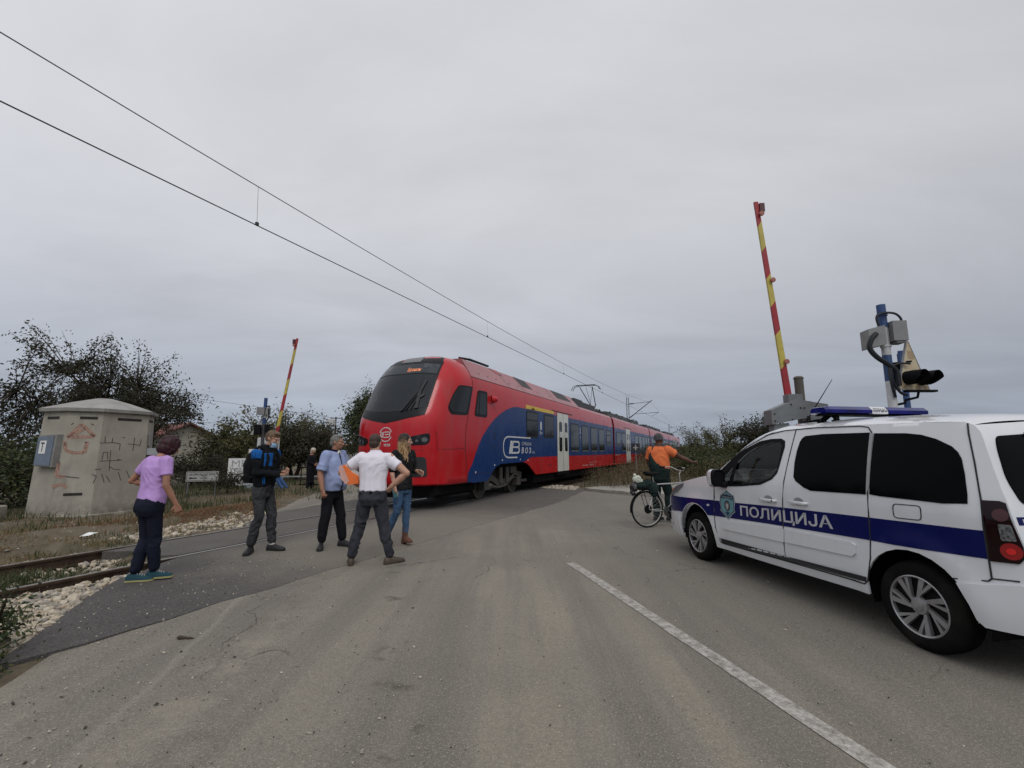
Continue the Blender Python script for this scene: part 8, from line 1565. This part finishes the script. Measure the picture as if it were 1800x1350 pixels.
mb = MB(); ell(mb, [(0, 0, 0.30, 0.15, 0.12), (0, 0, 0.6, 0.17, 0.13), (0, 0, 0.9, 0.18, 0.15), (0, 0, 1.1, 0.165, 0.14), (0, 0, 1.32, 0.18, 0.13), (0, 0, 1.42, 0.12, 0.09)])
for e in (-1, 1): limb(mb, [(e*0.16, 0, 1.37), (e*0.20, 0.02, 1.12), (e*0.08, 0.16, 1.06)], [0.075, 0.062, 0.05], 10)
legs(mb, [(-0.08, 0, 0.6), (0.08, 0, 0.6)], [(-0.08, 0.03, 0.45), (0.08, 0, 0.45)], [(-0.09, 0.06, 0.10), (0.09, -0.03, 0.10)], (0.09, 0.08, 0.07), 0.07); P.part('black_dress', fuse(mb, 's', 0.012, 3, 0.008, 7, 3), BT)
shoe(P, (-0.09, 0.06, 0.10), (0.2, 1), (SH, SH)); shoe(P, (0.09, -0.03, 0.10), (0.6, 1), (SH, SH))
mb = MB(); mb.sphere((0, -0.02, 0.125), (0.092, 0.108, 0.105), 18, 12); mb.sphere((0, -0.06, 0.03), (0.07, 0.06, 0.07), 12, 8); g = N('scarf', 0.8); g.base(g.mix(g.rng(g.voro(26), 0.25, 0.4), (0.30, 0.09, 0.06), (0.50, 0.46, 0.38))); P.part('headscarf', fuse(place(mb, HM), 'h', 0.010, 2, 0.004, 20, 3), g.m)
P = Person('dark clothed person mostly hidden behind the grey-haired man', -7.12, 17.5, math.radians(-60), 1.30, 0.0, SK_T); HM = headM((0.0, 0.03, 1.50), 0, 0)
body_skin(P, HM, [((-0.17, 0, 1.40), (-0.22, 0.0, 1.12), (-0.20, 0.10, 0.88)), ((0.17, 0, 1.40), (0.22, 0.0, 1.12), (0.20, 0.10, 0.88))], [((-0.20, 0.10, 0.88), (0, 0.2, -1), (1, 0, 0), 0.5, 1), ((0.20, 0.10, 0.88), (0, 0.2, -1), (-1, 0, 0), 0.5, -1)], ((0, 0, 1.40), TS), voxel=0.010); face(P, HM)
mb = MB(); ell(mb, [(0, 0, 0.82, 0.16, 0.12), (0, 0, 1.1, 0.165, 0.12), (0, 0, 1.34, 0.18, 0.12), (0, 0, 1.45, 0.09, 0.08)]); sleeve(mb, (-0.16, 0, 1.38), (-0.22, 0, 1.12), 1.0); sleeve(mb, (0.16, 0, 1.38), (0.22, 0, 1.12), 1.0); P.part('jacket', fuse(mb, 's', 0.012, 3), BJ)
mb = MB(); ell(mb, [(0, 0, 0.92, 0.14, 0.11), (0, 0, 0.8, 0.15, 0.12), (0, 0, 0.76, 0.13, 0.10)]); legs(mb, [(-0.08, 0, 0.82), (0.08, 0, 0.82)], [(-0.09, 0.03, 0.48), (0.09, 0.03, 0.48)], [(-0.09, 0, 0.10), (0.09, 0, 0.10)]); P.part('trousers', fuse(mb, 't', 0.012, 3), BT); shoe(P, (-0.09, 0, 0.10), (0, 1), (SH, SH)); shoe(P, (0.09, 0, 0.10), (0, 1), (SH, SH))
mb = MB(); mb.sphere((0, -0.022, 0.138), (0.082, 0.098, 0.088), 18, 12); mb.sphere((0, -0.06, 0.08), (0.072, 0.06, 0.07), 14, 8); P.part('hair', fuse(place(mb, HM), 'h', 0.009, 1), hairmat('hair_black', (0.02, 0.015, 0.012)))
P = Person('seated person in blue jeans and black top on a pale slab behind the youth', -8.85, 17.0, math.radians(-88), 1.72, 0.0, SK_L); HM = headM((0.0, -0.15, 1.06), 0, math.radians(-10))
TS = [(0, -0.22, 0.50, 0.14, 0.10), (0, -0.22, 0.70, 0.13, 0.09), (0, -0.18, 0.90, 0.15, 0.10), (0, -0.16, 1.0, 0.09, 0.07)]
body_skin(P, HM, [((-0.16, -0.17, 0.94), (-0.20, -0.02, 0.70), (-0.10, 0.22, 0.66)), ((0.16, -0.17, 0.94), (0.20, -0.02, 0.70), (0.10, 0.22, 0.66))], [((-0.10, 0.22, 0.66), (0.2, 1, -0.2), (0, 0, -1), 0.5, -1), ((0.10, 0.22, 0.66), (-0.2, 1, -0.2), (0, 0, -1), 0.5, 1)], ((0, -0.16, 0.96), TS), voxel=0.010); face(P, HM)
mb = MB(); ell(mb, [(0, -0.22, 0.42, 0.16, 0.12), (0, -0.22, 0.62, 0.16, 0.12), (0, -0.19, 0.86, 0.175, 0.12), (0, -0.17, 0.98, 0.09, 0.08)]); 
for e in (-1, 1): limb(mb, [(e*0.16, -0.17, 0.93), (e*0.20, -0.02, 0.70), (e*0.12, 0.18, 0.66)], [0.065, 0.055, 0.045], 10)
P.part('black_top', fuse(mb, 's', 0.012, 3), BK)
mb = MB(); ell(mb, [(0, -0.22, 0.52, 0.14, 0.12), (0, -0.22, 0.38, 0.16, 0.14), (0, -0.2, 0.33, 0.13, 0.12)]); legs(mb, [(-0.09, -0.18, 0.42), (0.09, -0.18, 0.42)], [(-0.10, 0.25, 0.56), (0.12, 0.27, 0.52)], [(-0.10, 0.62, 0.12), (0.12, 0.56, 0.10)], (0.09, 0.065, 0.055)); P.part('jeans', fuse(mb, 't', 0.011, 3), cloth('bright_jeans', (0.055, 0.115, 0.26)))
shoe(P, (-0.10, 0.62, 0.12), (0, 1), (NV, SH)); shoe(P, (0.12, 0.56, 0.10), (0, 1), (NV, SH))
mb = MB(); mb.sphere((0, -0.022, 0.138), (0.082, 0.098, 0.088), 18, 12); mb.sphere((0, -0.06, 0.08), (0.072, 0.06, 0.07), 14, 8); P.part('hair', fuse(place(mb, HM), 'h', 0.009, 1), MC.get('hb') or hairmat('hair_dark', (0.03, 0.02, 0.015)))
mb = MB(); mb.box((-9.15, 17.05, 0.16), (1.0, 0.6, 0.32), bev=0.03); solo('low_slab', mb, mat('slab_pale_blue', (0.30, 0.34, 0.38), 0.7, dirt=0.2), 'low pale slab under the seated person in jeans', 'slab', (-9.15, 17.05, 0))
mb = MB()
for k in range(4): mb.cyl((-8.6+k*0.42, 18.9, 0), (-8.6+k*0.42, 18.9, 0.85), 0.022, seg=8)
mb.box((-7.97, 18.9, 0.14), (1.4, 0.04, 0.04)); mb.box((-7.97, 18.9, 0.82), (1.4, 0.04, 0.04)); solo('low_railing', mb, C_BLACK, 'low dark railing behind the seated person in jeans', 'railing', (-7.97, 18.9, 0))
# ============================================================ BICYCLE
bk = thing('bicycle', 'old silver bicycle with a black saddle and loaded rear rack, held by the cyclist', 'bicycle', (3.1, 9.45, 0)); B0 = Vector((2.66, 9.22, 0.352)); BD_ = Vector((0.965, 0.26, 0)).normalized(); BS2 = Vector((BD_.y, -BD_.x, 0)); BZ = Vector((0, 0, 1))
def b(x, z, y=0.0): return B0+BD_*x+BZ*z+BS2*y
F_M = mat('bike_silver', (0.42, 0.42, 0.41), 0.3, 0.5, dirt=0.2); RIMM = mat('bike_rim', (0.50, 0.50, 0.48), 0.25, 0.7)
def bwheel(x):
    e = bpy.data.objects.new('wheel', None); COL.objects.link(e); e.parent = bk; e.location = b(x, 0)-bk.location
    mb = MB(); ax = BS2; mb.ring([[b(x, 0)+(BD_*math.cos(a)+BZ*math.sin(a))*(0.335+0.018*math.cos(q))+ax*0.018*math.sin(q) for a in (2*math.pi*i/48 for i in range(48))] for q in (2*math.pi*j/8 for j in range(9))], cap=False); obj('tyre', mb, C_TYRE, e)
    mb = MB(); mb.ring([[b(x, 0)+(BD_*math.cos(a)+BZ*math.sin(a))*r+ax*h for a in (2*math.pi*i/48 for i in range(48))] for r, h in ((0.322, -0.011), (0.305, -0.011), (0.302, 0), (0.305, 0.011), (0.322, 0.011))], cap=False); obj('rim', mb, RIMM, e)
    mb = MB(); mb.cyl(b(x, 0, -0.04), b(x, 0, 0.04), 0.02)
    for i in range(28): a = 2*math.pi*i/28; c_ = a+(0.9 if i % 2 else -0.9); s_ = 0.028*(1 if (i//2) % 2 else -1); mb.tube([b(x+0.02*math.cos(c_), 0.02*math.sin(c_), s_), b(x+0.304*math.cos(a), 0.304*math.sin(a))], 0.0016, 4)
    obj('spokes', mb, RIMM, e, angle=0)
bwheel(0); bwheel(1.09)
mb = MB(); mb.lathe([(0.0, -0.02), (0.075, -0.02), (0.085, 0.0), (0.075, 0.02), (0, 0.02)], b(0, 0, 0.035), BS2, 24); obj('rear_hub_guard', mb, C_BLACK, bk)
seat, bb, ht, hb_ = (0.17, 0.52), (0.42, -0.05), (0.78, 0.52), (0.83, 0.36)
mb = MB(); T_ = lambda p, q, r: mb.tube([b(*p), b(*q)], r, 10)
T_(seat, bb, 0.016); T_((0.19, 0.47), (0.785, 0.49), 0.015); T_(hb_, bb, 0.018); T_(ht, hb_, 0.02)
for s_ in (-0.055, 0.055): mb.tube([b(0, 0, s_), b(0.40, -0.05, s_*0.4)], 0.009, 6); mb.tube([b(0, 0, s_), b(0.20, 0.42, s_*0.3)], 0.008, 6); mb.tube([b(0.84, 0.34, s_*0.9), b(0.88, 0.18, s_), b(0.97, 0.06, s_), b(1.09, 0, s_)], 0.010, 6)
T_(ht, (0.765, 0.66), 0.012); obj('frame', mb, F_M, bk)
mb = MB(); mb.tube([b(0.765, 0.66), b(0.80, 0.72), b(0.80, 0.74, 0.10), b(0.72, 0.80, 0.24), b(0.60, 0.80, 0.29)], 0.011, 8); mb.tube([b(0.80, 0.74, 0.0), b(0.80, 0.74, -0.10), b(0.76, 0.80, -0.25), b(0.64, 0.80, -0.29)], 0.011, 8); obj('handlebar', mb, F_M, bk)
mb = MB()
for sg in (1, -1): mb.tube([b(0.62, 0.80, 0.288*sg), b(0.52, 0.795, 0.30*sg)], 0.017, 8); 
obj('grips', mb, C_BLACK, bk)
mb = MB(); mb.tube([b(0.17, 0.5), b(0.15, 0.62)], 0.012, 8); obj('seat_post', mb, F_M, bk)
mb = MB(); mb.ring([[b(x_, 0.68+dz, w_*math.cos(a))+BZ*h_*math.sin(a) for a in (2*math.pi*i/14 for i in range(14))] for x_, w_, h_, dz in ((-0.03, 0.05, 0.03, 0.02), (0.0, 0.09, 0.045, 0.01), (0.07, 0.095, 0.045, 0), (0.16, 0.05, 0.03, 0), (0.28, 0.022, 0.02, 0.0), (0.31, 0.01, 0.01, -0.005))]); obj('saddle', mb, C_BLACK, bk, angle=60)
mb = MB(); mb.lathe([(0.0, -0.004), (0.092, -0.004), (0.095, 0), (0.092, 0.004), (0.0, 0.004)], b(0.42, -0.05, 0.06), BS2, 28); obj('chainring', mb, mat('chainring', (0.05, 0.05, 0.05), 0.5, 0.4), bk)
mb = MB(); mb.tube([b(0.42, -0.05, 0.07), b(0.52, -0.18, 0.085)], 0.011, 6); mb.box(b(0.53, -0.19, 0.13), (0.09, 0.09, 0.025), rz=0.4); mb.tube([b(0.42, -0.05, -0.07), b(0.32, 0.08, -0.085)], 0.011, 6); mb.box(b(0.31, 0.09, -0.13), (0.09, 0.09, 0.025), rz=0.4); obj('crank', mb, C_BLACK, bk)
mb = MB(); mb.tube([b(0, 0.03, 0.05), b(0.42, 0.04, 0.06)], 0.004, 4); mb.tube([b(0, -0.03, 0.05), b(0.42, -0.14, 0.06)], 0.004, 4); obj('chain', mb, C_BLACK, bk)
for x_, a0, a1 in ((0, 0.3, 3.3), (1.09, 0.6, 2.9)):
    mb = MB(); mb.ring([[b(x_, 0)+(BD_*math.cos(a)+BZ*math.sin(a))*r+BS2*y_ for y_, r in ((-0.028, 0.362), (0, 0.378), (0.028, 0.362), (0, 0.372))] for a in (a0+(a1-a0)*i/20 for i in range(21))]); obj('mudguard', mb, C_BLACK, bk)
mb = MB(); 
for s_ in (-0.07, 0.07): mb.tube([b(0.17, 0.42, s_*0.5), b(-0.25, 0.42, s_)], 0.006, 6); mb.tube([b(0, 0.0, s_), b(-0.12, 0.42, s_)], 0.006, 6)
obj('rear_rack', mb, C_BLACK, bk, angle=0)
def sack(name, mlt, lab, cat, parts):
    mb = MB(); [mb.sphere(b(*p), r, 12, 8) for p, r in parts]; me = fuse(mb, name, 0.012, 2, 0.012, 14, 2); q = MB(); join_mesh(q, me); solo(name, q, mlt, lab, cat, tuple(b(-0.1, 0.42)), angle=60)
sack('green_bag', DG, 'dark green sack tied on the rear rack of the bicycle', 'bag', [((0.03, 0.47), (0.13, 0.12, 0.10)), ((-0.12, 0.45), (0.13, 0.13, 0.08)), ((0.12, 0.38, 0.08), (0.10, 0.07, 0.14))])
sack('white_bag', mat('bag_white', (0.48, 0.50, 0.42), 0.5), 'crumpled white plastic bag on top of the rear rack of the bicycle', 'bag', [((-0.20, 0.58), (0.085, 0.06, 0.075)), ((-0.14, 0.54), (0.06, 0.05, 0.05)), ((-0.24, 0.66), (0.03, 0.02, 0.03))])
sack('black_bag', mat('bag_black', (0.012, 0.012, 0.014), 0.4), 'small black bag hanging behind the rear rack of the bicycle', 'bag', [((-0.27, 0.42), (0.08, 0.07, 0.09)), ((-0.30, 0.33), (0.05, 0.05, 0.07))])

bpy.data.scenes.remove(TMP)
